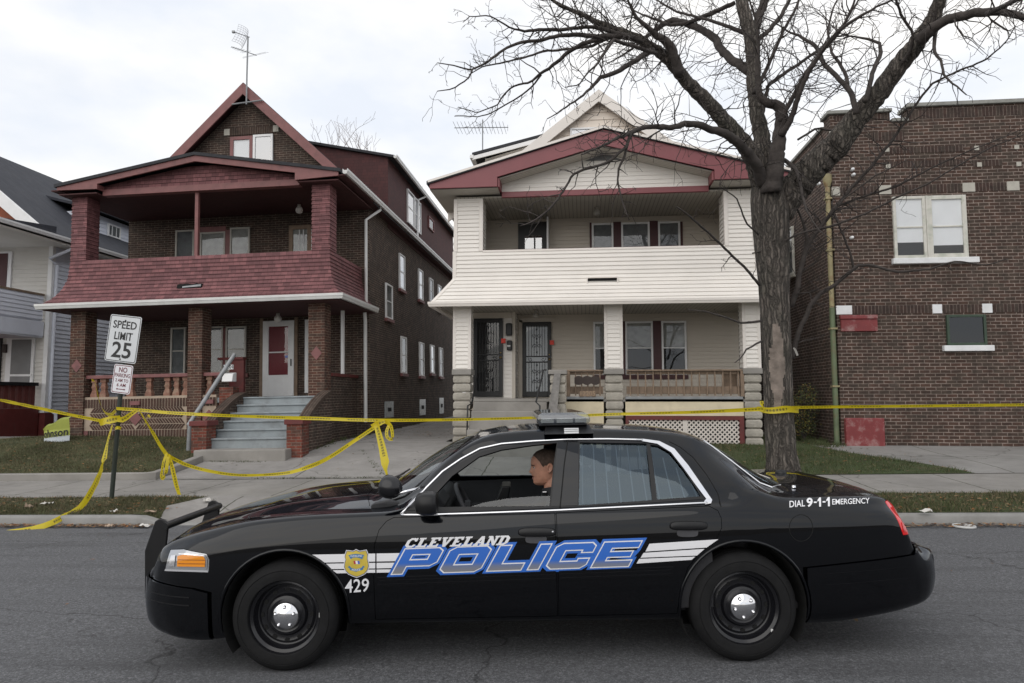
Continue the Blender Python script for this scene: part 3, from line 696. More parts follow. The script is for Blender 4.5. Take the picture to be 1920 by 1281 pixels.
# the step pier with a leaning plank, the concrete steps, pipe handrails
YS = 15.3; px0, px1 = xa(1031,YS), xa(1060,YS)
pr = blockpier(W, px0+.0, px1, YS, YS+.45, .45, za(702,1045,YS), 8, cap=.1, name='step_pier')
B = MB(); B.hexa([(xa(1028,YS)-.1,YS-.26,.75),(xa(1028,YS)+.14,YS-.26,.75),(xa(1028,YS)+.14,YS-.2,.75),(xa(1028,YS)-.1,YS-.2,.75)], [(px0+.10,YS-.06,2.2),(px0+.24,YS-.06,2.2),(px0+.24,YS-.02,2.2),(px0+.10,YS-.02,2.2)])
B.build('cheek_slab', mk('worn grey slab', (.2,.19,.18), .9, .3, 7, .006, 30), W)
sx0, sx1 = xa(884,15.6), xa(1024,15.6)
B = MB()
for i in range(5):
    zt = 1.56-.2*i; yb = YP+.1-.0; yf = YP-.12-.3*i
    B.box(sx0, sx1, yf, yf+.3 if i else YP+.1, .3, zt) if i else B.box(sx0, sx1, yf, YP+.1, .3, zt)
B.build('front_steps', M_concrete, W, bevel=.02)
def pipe(pts, name, mat, r=.02, parent=W): B = MB(); B.tube(pts, r, 8); return B.build(name, mat, parent, smooth=True)
pipe([atY(894,703,15.95),atY(885,756,15.6),atY(877,761,15.2),atY(875,835,15.2)], 'handrail', M_iron)
pipe([atY(1024,694,15.4),atY(1019,694,15.35),atY(1005,754,15.1),atY(1012,761,14.9),atY(1012,850,14.9)], 'handrail', M_iron)
# porch lamps
for px, py, yy, zz in ((1005,590,17.0,3.86),(1122,392,17.1,6.46)):
    B = MB(); x = xa(px, yy); B.lathe([(.06,0),(.06,-.03),(.03,-.05),(.075,-.09),(.085,-.16),(.06,-.2),(.0,-.21)], (x, yy, zz-.001), 'z', 14); B.build('porch_light', mk('frosted lamp', (.3,.28,.25), .4, .05), W, smooth=True)
world()
# plaques hanging on the porch railing
def hanging(name, x0, x1, z0, z1, y, mat, label, cat, scallop=True):
    B = MB(); n = 24; top = []; bot = []
    for i in range(n+1):
        u = i/n; x = x0+(x1-x0)*u; e = (abs(math.sin(u*math.pi*3))*.16 if scallop else .1*abs(math.sin(u*9)))*(z1-z0)
        top.append((x, z1-.16*(z1-z0)+e)); bot.append((x, z0+.16*(z1-z0)-e))
    B.prism(bot+top[::-1], 'y', y-.02, y); o = B.build(name, mat, None, bevel=.004); return tag(o, label, cat)
hanging('wood_plaque', xa(1077,YP), xa(1124,YP), za(722,1100,YP), za(705,1100,YP), YP-.02, M_wooddark, 'dark scalloped wooden plaque hung on the porch railing of the white house', 'plaque')
pq = hanging('number_plaque', xa(1085,YP), xa(1117,YP), za(745,1100,YP), za(732,1100,YP), YP-.02, M_wood, 'brown wooden number plaque 12205 hung low on the porch railing', 'plaque', False)
FONT = None
def text(s_, name, mat, parent, size, loc, rot=(R(90),0,0), shear=0, bold=0, ext=.001, sx=1, align='CENTER', space=1, res=3):
    cu = bpy.data.curves.new(name, 'FONT'); cu.body = s_; cu.size = size; cu.shear = shear; cu.offset = bold; cu.extrude = ext; cu.align_x = align; cu.align_y = 'CENTER'; cu.space_character = space; cu.resolution_u = res
    t = bpy.data.objects.new(name, cu); COL.objects.link(t)
    dg = bpy.context.evaluated_depsgraph_get(); me = bpy.data.meshes.new_from_object(t.evaluated_get(dg)); bpy.data.objects.remove(t)
    M = Matrix.Translation(Vector(loc)-ORG[0]) @ Euler(rot).to_matrix().to_4x4() @ Matrix.Diagonal((sx,1,1,1)); me.transform(M)
    me.materials.clear(); me.materials.append(mat); o = bpy.data.objects.new(name, me); COL.objects.link(o); o.parent = parent; return o
text('12205', 'number', mk('tan letters', (.34,.24,.16), .7, .1), pq, .15, (xa(1101,YP), YP-.042, za(738.5,1100,YP)), bold=.004)
# tv antenna on the dormer roof
an0 = atY(905, 312, 20.6)
A = thing('tv_antenna', an0, 'thin comb shaped tv aerial on a mast over the white house dormer', 'aerial')
B = MB(); B.tube([an0+Vector((0,0,-.7)), atY(905,225,20.6)], .02, 6); B.build('mast', M_rail, A)
B = MB(); B.tube([atY(852,240,20.6), atY(953,239,20.6)], .014, 5)
for i in range(14):
    p = atY(855+7*i, 240, 20.6); h = .11+.002*i; B.tube([p+Vector((0,-.5,0)), p+Vector((0,.5,0))], .006, 4)
for px, h in ((905,.3),(923,.25),(952,.1),(898,.12)): 
    p = atY(px, 240, 20.6); B.tube([p+Vector((0,0,-.1)), p+Vector((0,0,h))], .006, 4)
B.build('boom', M_rail, A); world()
# ------------------------------------------------------------------ red and brown brick house (leans 1.2 degrees to the left)
RO, ROLL = Vector((-6, 16, .65)), R(-1.2)
D = thing('brick_house', RO, 'two storey dark brick house with red shingled upper porch and steep red gable', 'house', (0, ROLL, 0))
_ri = Euler((0, ROLL, 0)).to_matrix().inverted()
def rl(px, py, Y): return RO + _ri @ (atY(px, py, Y)-RO)
def rx(px, py, X): return RO + _ri @ (atX(px, py, X)-RO)
XL, XR, YP, YW, XM = -12.95, -6.1, 16.0, 18.4, -9.47
WX = -5.88
B = MB(); B.box(-13.1, WX, YW, 33, .2, 7.15); B.prism([(-13.1,7.15),(WX,7.15),(XM-.02,10.5)], 'y', YW+.01, 33); B.build('brick_wall', M_redbrick, D)
# main roof, barge boards
PK, EV, HW = 10.78, .95, 3.85
B = MB()
for s in (-1, 1): B.prism([(XM,PK),(XM+s*HW,PK-HW*EV),(XM+s*HW,PK-HW*EV-.1),(XM,PK-.1)], 'y', YW-.3, 33.5)
B.build('main_roof', M_roof, D)
B = MB()
for s in (-1, 1): B.prism([(XM,PK-.02),(XM+s*3.42,PK-.02-3.42*EV),(XM+s*3.42,PK-.36-3.42*EV),(XM,PK-.36)], 'y', YW-.34, YW-.295)
B.build('barge_board', M_redtrim, D, bevel=.005)
B = MB()
for s in (-1, 1): B.prism([(XM,PK-.11),(XM+s*3.42,PK-.11-3.42*EV),(XM+s*3.42,PK-.13-3.42*EV),(XM,PK-.13)], 'y', YW-.29, YW+.1)
B.build('attic_soffit', M_shingle_dark, D)
# gable window, soldier lintel, stones
g0, g1 = rl(433,266,YW), rl(475,300,YW); z1 = rl(437,258,YW).z
window(D, 'F', YW, g0.x, g1.x, 8.3, z1, M_redtrim, M_glass, M_blind_glare, fw=.1, rail=False)
window(D, 'F', YW, g1.x+.005, rl(513,258,YW).x, 8.3, z1+.02, M_white, M_glass_sky, M_curtain, fw=.07, rail=False)
B = MB(); a, b = rl(431,256,YW), rl(512,242,YW); B.box(a.x, b.x, YW-.012, YW+.02, z1+.06, z1+.27); sl_ = B.build('soldier_lintel', M_redsoldier, D)
for q0, q1 in ((-.17,-.003), ):
    B = MB(); B.box(a.x-.17, a.x-.003, YW-.02, YW+.02, z1+.07, z1+.26); B.build('stone_block', M_stone, D)
    B = MB(); B.box(b.x+.003, b.x+.17, YW-.02, YW+.02, z1+.09, z1+.28); B.build('stone_block', M_stone, D)
# eaves on the right side: soffit, gutter, downspouts
ZE = 7.12
B = MB(); B.box(WX, -5.62, 15.75, 33.4, ZE-.06, ZE-.03); B.box(-13.35, -13.1, 15.75, 33.4, ZE-.06, ZE-.03); B.build('eave_soffit', M_shingle_dark, D)
gutter_run([(-5.6,15.72,ZE+.10),(-5.6,33.5,ZE+.10)], D, M_gutter, .13, .13)
def dspout(pts, parent, mat=M_white, r=.042):
    B = MB(); B.tube(pts, r, 8); return B.build('downspout', mat, parent, angle=40)
gx0 = -5.64
q = rx(717,395,-5.7); q2 = rx(697,412,-5.78); q3 = rx(694,560,-5.8)
dspout([(gx0,q.y,ZE+.0),(gx0,q.y,ZE-.12),(WX+.06,q2.y,q2.z),(WX+.06,q2.y,4.15)], D, M_gutter)
q3 = rx(690,600,-5.8); dspout([(WX+.07,q3.y-.05,3.95),(WX+.07,q3.y,3.7),(WX+.07,q3.y,1.0)], D, M_gutter, .05)
# shed dormer with old red shingles
YD = 20.3
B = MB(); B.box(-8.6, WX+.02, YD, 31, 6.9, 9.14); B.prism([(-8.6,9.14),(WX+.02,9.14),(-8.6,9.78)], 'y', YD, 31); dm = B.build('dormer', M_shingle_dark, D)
B = MB(); B.prism([(-8.75,9.86),(-5.62,9.16),(-5.62,9.08),(-8.75,9.78)], 'y', YD-.12, 31.2); B.build('dormer_roof', M_roof, dm)
gutter_run([(-5.58,YD-.15,9.16),(-5.58,31.2,9.16)], dm, M_gutter, .11, .11)
p0, p1 = rx(770,360,WX), rx(794,420,WX)
ya, yb = p0.y, p1.y; ymid = (ya+yb)/2
zt, zb = rx(771,354,WX).z, rx(771,418,WX).z
window(dm, 'R', WX+.02, ya, ymid-.03, zb, zt, M_white, M_glass_sky, M_blind_glare); window(dm, 'R', WX+.02, ymid+.03, yb, zb, zt, M_white, M_glass_sky, M_blind_glare)  # white backing paints bright sky reflection into both panes
p0, p1 = rx(809,404,WX), rx(818,440,WX); window(dm, 'R', WX+.02, p0.y, p1.y, rx(810,428,WX).z, p0.z, M_redtrim, M_glass, None, rail=False)
p0, p1 = rx(789,362,WX), rx(782,440,WX); dspout([(-5.6,p0.y+.3,9.05),(WX+.08,p0.y,8.85),(WX+.08,p0.y-.2,7.25)], dm, M_white)
# side wall windows
def sidewin(pxa, pxb, pyt, pyb, glass, back=None, rail=True, fm=M_white, sill=M_redtrim):
    a = rx(pxa, pyt, WX); b = rx(pxb, pyt, WX); c = rx(pxa, pyb, WX)
    window(D, 'R', WX, a.y, max(b.y, a.y+.65), c.z, a.z, fm, glass, back, rail=rail, sill=sill)
sidewin(753.6,763.4,474,541,M_glass_sky, M_blind_glare); sidewin(789,797,503,561,M_glass_sky, M_curtain); sidewin(809,813.5,520,566,M_glass); sidewin(825,829,533,580,M_glass_sky, M_curtain)  # the first pane's white backing paints a bright sky reflection
sidewin(727,739,530,596,M_glass, M_curtain)
sidewin(753.8,763,630,700,M_glass, M_curtain); sidewin(788,796,641,705,M_glass, M_curtain); sidewin(808.5,813.5,646,700,M_glass_sky, M_curtain); sidewin(825,830,651,706,M_glass, M_curtain)
M_gblock = mk('glass block window', (.30,.33,.34), .25, .2, 12)
for a, b, t, bt in ((722,738,753,784),(787,798,749,779),(824,832,746,776)):
    p = rx(a,t,WX); p2 = rx(b,t,WX); p3 = rx(a,bt,WX)
    B = MB(); fb(B, 'R', WX, p.y, p2.y, 0, .02, p3.z, p.z); bw_ = B.build('basement_window', M_gblock, D)
    B = MB(); fb(B, 'R', WX, (p.y*2+p2.y)/3, (p.y+2*p2.y)/3, .021, .035, (p3.z*1.6+p.z)/2.6, (p3.z+p.z*1.6)/2.6); B.build('vent', M_black, bw_)
# porch: roof
ex, PKp = 3.7, 7.82; sp = .168
B = MB()
for s in (-1, 1): B.prism([(XM,PKp+.03),(XM+s*(ex+.05),PKp+.03-sp*(ex+.05)),(XM+s*(ex+.05),PKp-.05-sp*(ex+.05)),(XM,PKp-.05)], 'y', YP-.33, YW+.35)
B.build('porch_roof', M_roof, D)
tz = lambda o_: PKp-.03-sp*o_
B = MB(); ri = 2.6
B.prism([(XM-ex,tz(ex)-.10),(XM-ri,tz(ex)-.12),(XM-ri,tz(ri)-.17),(XM,tz(0)-.17),(XM+ri,tz(ri)-.17),(XM+ri,tz(ex)-.17),(XM+ex,tz(ex)-.12),(XM+ex,tz(ex)),(XM,tz(0)),(XM-ex,tz(ex))], 'y', YP-.29, YP-.24)
B.box(XM+ri, XM+ri+.05, YP-.24, YP-.02, tz(ex)-.165, tz(ri)-.17); B.box(XM-ri-.05, XM-ri, YP-.24, YP-.02, tz(ex)-.115, tz(ri)-.17)
B.build('fascia', M_redtrim, D, bevel=.005)
B = MB(); B.box(XM-ri-.02, XM+ri+.02, YP-.06, YP+.14, 6.94, 7.10); B.build('beam', M_redtrim, D, bevel=.005)
B = MB(); z = 7.105
while z < 7.6:
    z2 = min(z+.1, 7.61); h1 = min(2.62, (7.66-z)/sp); h2 = max(.02, min(2.62, (7.66-z2)/sp))
    B.add([(XM-h1,YP+.0,z),(XM+h1,YP+.0,z),(XM+h2,YP+.016,z2),(XM-h2,YP+.016,z2),(XM-h1,YP+.016,z),(XM+h1,YP+.016,z)], [(0,1,2,3),(0,4,5,1)]); z = z2
B.build('gable_shingles', M_shingle, D)
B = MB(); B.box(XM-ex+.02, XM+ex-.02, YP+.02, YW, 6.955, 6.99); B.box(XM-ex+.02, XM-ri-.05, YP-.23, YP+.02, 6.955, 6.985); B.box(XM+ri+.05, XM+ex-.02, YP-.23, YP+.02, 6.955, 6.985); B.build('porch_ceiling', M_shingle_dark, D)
# upper pillars and skirt
for x0, x1 in ((XL, XL+.40), (XR-.44, XR)):
    B = MB(); lap_ring(B, [(6.95,0),(5.29,.0)], x0, x1, YP, YP+.46, .1, .018); B.box(x0+.01, x1-.01, YP+.01, YP+.45, 5.25, 6.95); B.build('porch_pillar', M_shingle, D)
B = MB(); lap_ring(B, [(5.29,0),(4.82,.03),(4.52,.12),(4.3,.25),(4.12,.43)], XL, XR, YP, YW, .1, .019)
B.box(XL+.01, XR-.01, YP+.012, YP+.14, 4.2, 5.27); B.box(XR-.14, XR-.012, YP+.1, YW, 4.2, 5.27); B.box(XL+.012, XL+.14, YP+.1, YW, 4.2, 5.27); sk = B.build('shingle_skirt', M_shingle, D)
h0, h1 = rl(335,541,YP-.12), rl(381,533,YP-.12)
B = MB(); rr = random.Random(3); n = 9; top = [(h0.x+(h1.x-h0.x)*i/n, h1.z+.02+rr.uniform(-.02,.015)) for i in range(n+1)]; bot = [(h0.x-.02+(h1.x-h0.x+.01)*i/n, h0.z-.03+rr.uniform(-.015,.03)) for i in range(n+1)]
B.prism(bot+top[::-1], 'y', YP-.18, YP-.03); ho = B.build('broken_vent', M_black, sk)
B = MB(); B.hexa([(h0.x+.14,YP-.2,h0.z+.0),(h1.x-.02,YP-.2,h0.z+.02),(h1.x-.02,YP-.15,h0.z+.02),(h0.x+.14,YP-.15,h0.z+.0)],[(h0.x+.14,YP-.19,h0.z+.035),(h1.x-.02,YP-.19,h0.z+.075),(h1.x-.02,YP-.15,h0.z+.075),(h0.x+.14,YP-.15,h0.z+.035)]); B.build('loose_slat', M_rail, ho)
gutter_run([(XL-.47,YW-.3,4.13),(XL-.47,YP-.47,4.13),(XR+.47,YP-.47,4.13),(XR+.47,YW-.05,4.13)], D, M_gutter, .12, .13)
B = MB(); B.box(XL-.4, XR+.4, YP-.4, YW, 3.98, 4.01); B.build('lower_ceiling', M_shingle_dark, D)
p = rl(370,420,YP+.1); B = MB(); B.box(p.x-.045, p.x+.045, YP+.05, YP+.14, 5.2, 6.95); B.build('thin_post', M_redtrim, D, bevel=.005)
# upper wall openings
def fw_(pa, pb, pt, z0, mat, glass, back, backz=None, **k):
    a, b = rl(pa, pt, YW), rl(pb, pt, YW); return window(D, 'F', YW, a.x, b.x, z0, max(a.z, b.z), mat, glass, back, backz=backz, **k)
M_fr = mk('grey beige frame', (.42,.4,.36), .5, .05)
fw_(331,366,433,4.9,M_fr,M_glass,M_curtain); fw_(377,424,437,4.9,M_fr,M_glass,M_drape,rail=False); fw_(433,470,428,4.9,M_fr,M_glass,M_drape,rail=False)
B = MB(); a, b = rl(424,440,YW), rl(433,440,YW); B.box(a.x+.004, b.x-.004, YW-.05, YW-.001, 4.9, 6.55); a, b = rl(376,430,YW), rl(424,430,YW); B.box(a.x, b.x, YW-.03, YW-.001, a.z-.12, a.z+.05); B.build('mullion', M_redtrim, D)
a, b = rl(543,424,YW), rl(585,424,YW); f = window(D, 'F', YW, a.x, b.x, 4.3, a.z, M_wood, M_glass, M_drape, rail=False, fw=.12, name='porch_door')
B = MB()
for i in range(4): B.box(a.x+.3+.12*i, a.x+.32+.12*i, YW-.05, YW-.036, 4.4, a.z-.13)
B.build('glazing_bar', M_white, f)
for px, py, zz in ((561,404,6.955),(521,586,3.98)):
    p = rl(px, py, YP+1.6); B = MB(); B.lathe([(0,0),(.045,.0),(.05,-.06),(.085,-.1),(.1,-.16),(.085,-.22),(.04,-.25),(0,-.255)], (p.x, YP+1.6, zz), 'z', 16); B.build('globe_light', mk('milk globe', (.62,.6,.57), .35, .03), D, smooth=True)
# lower storey
FZ = 1.72
fw_(322,350,615,2.42,M_fr,M_glass,M_curtain); fw_(393,420,613,2.45,M_fr,M_glass,M_curtain); fw_(425,463,613,2.45,M_fr,M_glass,M_curtain)
B = MB(); a, b = rl(420,620,YW), rl(425,620,YW); B.box(a.x, b.x, YW-.05, YW-.001, 2.4, 3.72); a, b = rl(318,700,YW), rl(466,700,YW); B.box(a.x, b.x, YW-.06, YW-.001, 2.3, 2.41); B.build('mullion', M_redpaint, D)
a, b = rl(495,601,YW), rl(553,601,YW); z1 = b.z; x0, x1 = a.x, b.x
B = MB(); ww = (x1-x0)
for q in ((x0,x0+.17,FZ+.03,z1),(x1-.17,x1,FZ+.03,z1),(x0+.17,x1-.17,z1-.16,z1),(x0+.17,x1-.17,FZ+.03,FZ+.62),(x0+.17,x1-.17,FZ+1.24,FZ+1.275)): B.box(q[0], q[1], YW-.07, YW-.03, q[2], q[3])
dr = B.build('storm_door', M_white, D, bevel=.006, label='white storm door with red glazed panels')
B = MB(); B.box(x0+.16, x1-.16, YW-.045, YW-.04, FZ+.6, z1-.15); B.build('pane', M_glass, dr)
B = MB(); B.box(x0+.12, x1-.12, YW-.03, YW-.002, FZ+.05, z1-.1); B.build('inner_door', mk('crimson door', (.20,.012,.022), .4, .05), dr)
B = MB(); B.box(x1-.085, x1-.06, YW-.11, YW-.071, FZ+.86, FZ+1.06); B.build('handle', M_iron, dr, bevel=.008)
B = MB(); B.box((x0*.2+x1*.8)-.08, (x0*.2+x1*.8)+.0, YW-.05, YW-.0455, FZ+1.1, FZ+1.16); B.build('sticker', mk('blue sticker', (.18,.25,.6), .5, .05), dr)
for q in ((x0-.1,x0-.004),(x1+.004,x1+.1)):
    B = MB(); B.box(q[0], q[1], YW-.05, YW-.001, FZ, z1+.09); B.build('door_jamb', M_wood, D)
a, b = rl(573,600,YW), rl(600,600,YW)
f = window(D, 'F', YW, a.x, b.x+.3, FZ+.1, a.z, M_white, M_glass, M_dark, rail=False, fw=.1, name='sidelight')
B = MB()
for z in (2.15, 2.92): B.box(a.x+.1, b.x+.2, YW-.05, YW-.002, z, z+.05)
B.build('crossbar', M_white, f)
def pier(name, x0, x1, y0, y1, z0, z1, mat, capmat=None, par=None, cap=.08, dia=None):
    B = MB(); B.box(x0, x1, y0, y1, z0, z1); o_ = B.build(name, mat, par or D)
    if capmat: B = MB(); B.box(x0-.04, x1+.04, y0-.04, y1+.04, z1, z1+cap); B.build('cap', capmat, o_, bevel=.012)
    if dia: B = MB(); c = (x0+x1)/2; B.prism([(c-.14,dia),(c,dia-.17),(c+.14,dia),(c,dia+.17)], 'y', y0-.012, y0+.02); B.build('diamond_tile', M_redtrim, o_)
    return o_
cA, cB, cC = (-12.9,-12.5), (rl(352.5,640,YP).x, rl(379,640,YP).x), (-6.63,-6.22)
pier('porch_pier', *cA, YP, YP+.42, .3, 3.98, M_redbrick_pier, dia=2.6); pier('porch_pier', *cB, YP, YP+.42, .3, 3.98, M_redbrick_pier); pier('porch_pier', *cC, YP, YP+.42, .3, 3.98, M_redbrick_pier, dia=2.75)
B = MB(); B.box(XL+.1, XR-.36, YP+.1, YW, 1.6, FZ); B.build('porch_floor', M_stepgrey, D)
# patterned brick panel between the left and middle piers
M_tan = mk('tan mortar', (.40,.32,.25), .9, .12, 5); M_bk = mk('panel brick', (.07,.036,.026), .85, .4, 3)
def panel(x0, x1, z0=.62, z1=1.8):
    B = MB(); B.box(x0, x1, YP+.06, YP+.3, z0-.3, z1); pn = B.build('porch_wall', M_tan, D)
    B = MB(); n = int((x1-x0)/.075); st = (x1-x0)/n
    for i in range(n):
        for za_, zb_ in ((z1-.27,z1-.06),(z0+.14,z0+.34)): B.box(x0+st*i+.013, x0+st*(i+1)-.013, YP+.045, YP+.065, za_, zb_)
    rows = [(z0+.36+.142*k, z0+.36+.142*(k+1)-.022) for k in range(4)]; xm = (x0+x1)/2
    for k, (za_, zb_) in enumerate(rows):
        for i in range(-2, n+2):
            x = x0+st*i; s = (1 if k % 2 else -1)*(1 if x < xm-.02 else -1); dx = s*(zb_-za_)*.8
            q = [(x+.014,za_),(x+st-.014,za_),(x+st-.014+dx,zb_),(x+.014+dx,zb_)]
            if min(p_[0] for p_ in q) < x0+.14 or max(p_[0] for p_ in q) > x1-.02: continue
            B.prism(q, 'y', YP+.045, YP+.065)
    for r_ in range(2):
        m = int((x1-x0)/.21)
        for i in range(m): B.box(x0+(x1-x0)*(i+.02+.0)/m, x0+(x1-x0)*(i+.96)/m, YP+.045, YP+.065, z0-.02+.075*r_, z0+.045+.075*r_)
    B.build('panel_bricks', M_bk, pn)
    B = MB(); c = xm
    B.prism([(c-.17,z0+.63),(c,z0+.45),(c+.17,z0+.63),(c,z0+.81)], 'y', YP+.035, YP+.07); B.build('diamond_tile', M_redtrim, pn); B = MB(); B.box(x0+.01, x0+.12, YP+.036, YP+.07, z0+.14, z0+.34); B.build('red_tile', M_redtrim, pn); B = MB(); B.box(c-.13, c+.13, YP+.0, YP+.07, z1-.22, z1-.12); B.build('red_ledge', M_redtrim, pn)
    return pn
pn = panel(cA[1], cB[0]); panel(cB[1], rl(403,740,YP).x)
def turned(parent, xs):
    for x in xs:
        B = MB()
        for (a, b, za_, zb_) in ((.075,.075,2.17,2.26),(.05,.06,2.07,2.17),(.075,.05,1.97,2.07),(.055,.085,1.86,1.97),(.085,.085,1.80,1.86)):
            B.hexa([(x-b,YP+.14-b*.8+.05,za_),(x+b,YP+.14-b*.8+.05,za_),(x+b,YP+.19+b*.8,za_),(x-b,YP+.19+b*.8,za_)],[(x-a,YP+.19-a*.8,zb_),(x+a,YP+.19-a*.8,zb_),(x+a,YP+.19+a*.8,zb_),(x-a,YP+.19+a*.8,zb_)])
        B.build('baluster', mk('terracotta', (.24,.12,.085), .8, .3, 6, dirt=.75, dirtcol=(.36,.28,.2)), parent)
B = MB(); B.box(cA[1], cB[0], YP+.07, YP+.31, 2.262, 2.35); B.box(cB[1], rl(410,705,YP).x, YP+.07, YP+.31, 2.262, 2.35); br_ = B.build('balustrade', M_redtrim, D, bevel=.01)
turned(br_, [cA[1]+.18+.245*i for i in range(11) if i not in (2, 3, 5, 7)]+[cB[1]+.12])
# letterbox pier, number tiles
a, b = rl(411,745,YP), rl(437,720,YP)
pier('letterbox_pier', a.x, b.x, YP+.0, YP+.3, .5, 1.98, M_redstair_brick)
a, b = rl(430,692,YP+.8), rl(457,674,YP+.8); B = MB(); B.box(a.x, b.x, YP+.8, YP+.9, 1.7, b.z); B.box(a.x-.3, b.x, YP+.75, YP+.95, b.z, b.z+.06); B.build('side_parapet', M_redpaint, D)
a, b = rl(416,716,YP-.1), rl(436,701,YP-.1)
B = MB(); B.hexa([(a.x,YP-.12,a.z),(b.x,YP-.12,a.z),(b.x,YP+.1,a.z),(a.x,YP+.1,a.z)],[(a.x,YP-.08,b.z),(b.x,YP-.08,b.z),(b.x,YP+.1,b.z+.04),(a.x,YP+.1,b.z+.04)]); mbx = B.build('mailbox', M_white, D, bevel=.012)
a, b = rl(419,693,YP-.02), rl(437,684,YP-.02)
B = MB(); B.box(a.x-.0, b.x+.01, YP-.03, YP-.01, a.z, b.z); nb = B.build('number_board', M_whitestone, D)
text('12201', 'number', M_black, nb, .12, ((a.x+b.x)/2, YP-.033, (a.z+b.z)/2), bold=.003)
# steps with brick cheeks
xs0, xs1 = -8.62, -6.92
for k in range(1):
    xs0 = (rl(455,745,15.9).x+rl(402,820,14.4).x)/2; xs1 = (rl(574,745,15.9).x+rl(527,818,14.4).x)/2+.36
B = MB()
for i in range(6):
    zt = FZ-.18*i; B.box(xs0, xs1, YP+.1-.3*(i+1), YP+.1-.3*i if i else YP+.5, .2, zt-.04); B.box(xs0, xs1, YP+.07-.3*(i+1), YP+.1-.3*i if i else YP+.5, zt-.04, zt)
B.build('front_steps', M_stepgrey, D, bevel=.012)
B = MB(); B.box(xs0-.05, xs1+.05, 13.78, YP+.1-1.8, .1, .60); B.build('bottom_step', M_concrete, D, bevel=.02)
for s, x0, x1, mt in ((-1, xs0-.21, xs0-.003, M_redbrick), (1, xs1+.003, xs1+.21, M_redbrick)):
    prof = []
    for i in range(13):
        u = i/12; y = YP+.0-1.55*u; z = FZ+.02-.08*u-.60*(u**1.6); prof.append((y, z))
    B = MB(); B.prism([(prof[-1][0],.3),(YP,.3)]+prof, 'x', x0, x1); ck = B.build('stair_cheek', mt, D)
    B = MB(); B.prism([(y, z+.003) for y, z in prof]+[(y-.01, z+.1) for y, z in prof[::-1]], 'x', x0-.012, x1+.012); B.build('cheek_cap', M_redsoldier, ck)
    c = (x0+x1)/2
    pier('stair_pier', c-.17, c+.17, 14.08, 14.46, .2, 1.10, M_redstair_brick, M_redpaint, cap=.11)
# right side porch parapet
B = MB(); B.box(-6.42, -6.22, YP+.43, YW, .3, 2.2); sp_ = B.build('porch_parapet', M_redbrick, D); B = MB(); B.box(-6.46, -6.18, YP+.43, YW, 2.2, 2.28); B.build('cap', M_redpaint, sp_)
p = rl(630,600,YW-.5); B = MB(); B.box(-6.36, -6.28, YW-.9, YW-.82, 2.29, 3.98); B.build('screen_post', M_white, D)
world()
# fallen grey pipe rail leaning on the steps
p0, p1, p2 = atY(440,664,15.1), atY(353,798,14.35), atY(354,850,14.35)
o = thing('pipe_handrail', p2, 'leaning grey steel pipe handrail beside the brick house steps', 'handrail')
B = MB(); B.tube([p1+Vector((.05,0,.02)), p2], .06, 10); B.build('post', M_rail, o, angle=40)
B = MB(); B.tube([p0, p1], .048, 10); B.build('rail', M_rail, o, angle=40); world()
# aerials on the ridge
m0 = atY(462,196,18.0); A = thing('tv_antenna', m0, 'tall mast on the red gable peak carrying a dish and a comb aerial', 'aerial')
B = MB(); B.tube([m0, atY(463,140,18.0), atY(465,70,18.0)], .022, 6); B.build('mast', M_rail, A)
B = MB(); a = atY(435,196,18.0); b = atY(492,188,18.0); B.tube([a, b], .022, 6); B.build('brace', M_rail, A)
B = MB(); B.tube([atY(434,88,18.0), atY(481,104,18.0)], .013, 5)
for i, px in enumerate((436,440,444,448,452,458,462,477,480)):
    p = atY(px, 88+(px-434)*.34, 18.0); h = .05+.012*i*(3.2 if i > 6 else 1); B.tube([p+Vector((-.3*h,-h*1.5,-h)), p+Vector((.3*h,h*1.5,h))], .004, 4)
B.build('boom', M_rail, A)
B = MB(); c = atY(463,69,18.0)
def dp(u, v): return c+Vector((-.05-.13*v*v-.04*u*u+.09*u, v*.26, u*.24))
for i in range(9):
    u = -1+.25*i; B.tube([dp(u, -1+.2*j) for j in range(11)], .0045, 3); B.tube([dp(-1+.2*j, u) for j in range(11)], .0045, 3)
ds = B.build('mesh_dish', mk('pale dish', (.62,.63,.66), .5, .05), A)
B = MB(); B.tube([atY(438,60,18.0), atY(468,70,18.0)], .013, 5); B.box(*[v for k in ((atY(438,60,18.0),),) for v in (k[0].x-.04,k[0].x+.04,k[0].y-.03,k[0].y+.03,k[0].z-.03,k[0].z+.03)]); B.build('feed_arm', M_rail, ds)
world()
# ------------------------------------------------------------------ brick building on the right
X0, YF = 5.7, 16.0
G = thing('brick_building', (X0, YF, .6), 'large purple brown brick building with stepped stone parapet and paired white blind windows', 'building')
B = MB(); B.box(X0, 20, YF, 34, .2, 7.95)
B.box(X0, 7.02, YF, YF+.4, 7.95, 8.18); B.box(7.44, 20, YF, YF+.4, 7.95, 8.27); B.box(X0, X0+.35, YF+.4, 24, 7.95, 8.0); B.build('brick_wall', M_rbrick, G)
B = MB(); B.box(X0-.07, 7.05, YF-.07, YF+.45, 8.18, 8.26); B.box(7.05, 7.41, YF-.05, YF+.45, 7.951, 8.03); B.box(7.38, 20, YF-.07, YF+.45, 8.27, 8.36); B.box(X0-.06, X0+.4, YF+.45, 24, 8.0, 8.08); B.build('coping', mk('weathered coping', (.27,.27,.25), .85, .2, 3, dirt=.5), G, bevel=.012)
def st(px0, px1, py0, py1, mat=M_stone, d=.018, name='stone_block'):
    a, b = atY(px0, py1, YF), atY(px1, py0, YF); B = MB(); B.box(max(a.x, X0-.015), b.x, YF-d, YF+.03, a.z, b.z); return B.build(name, mat, G, bevel=.006)
zA0, zA1 = atY(1750,362,YF).z, atY(1750,345,YF).z
zB0, zB1 = atY(1750,588,YF).z, atY(1750,571,YF).z
B = MB()
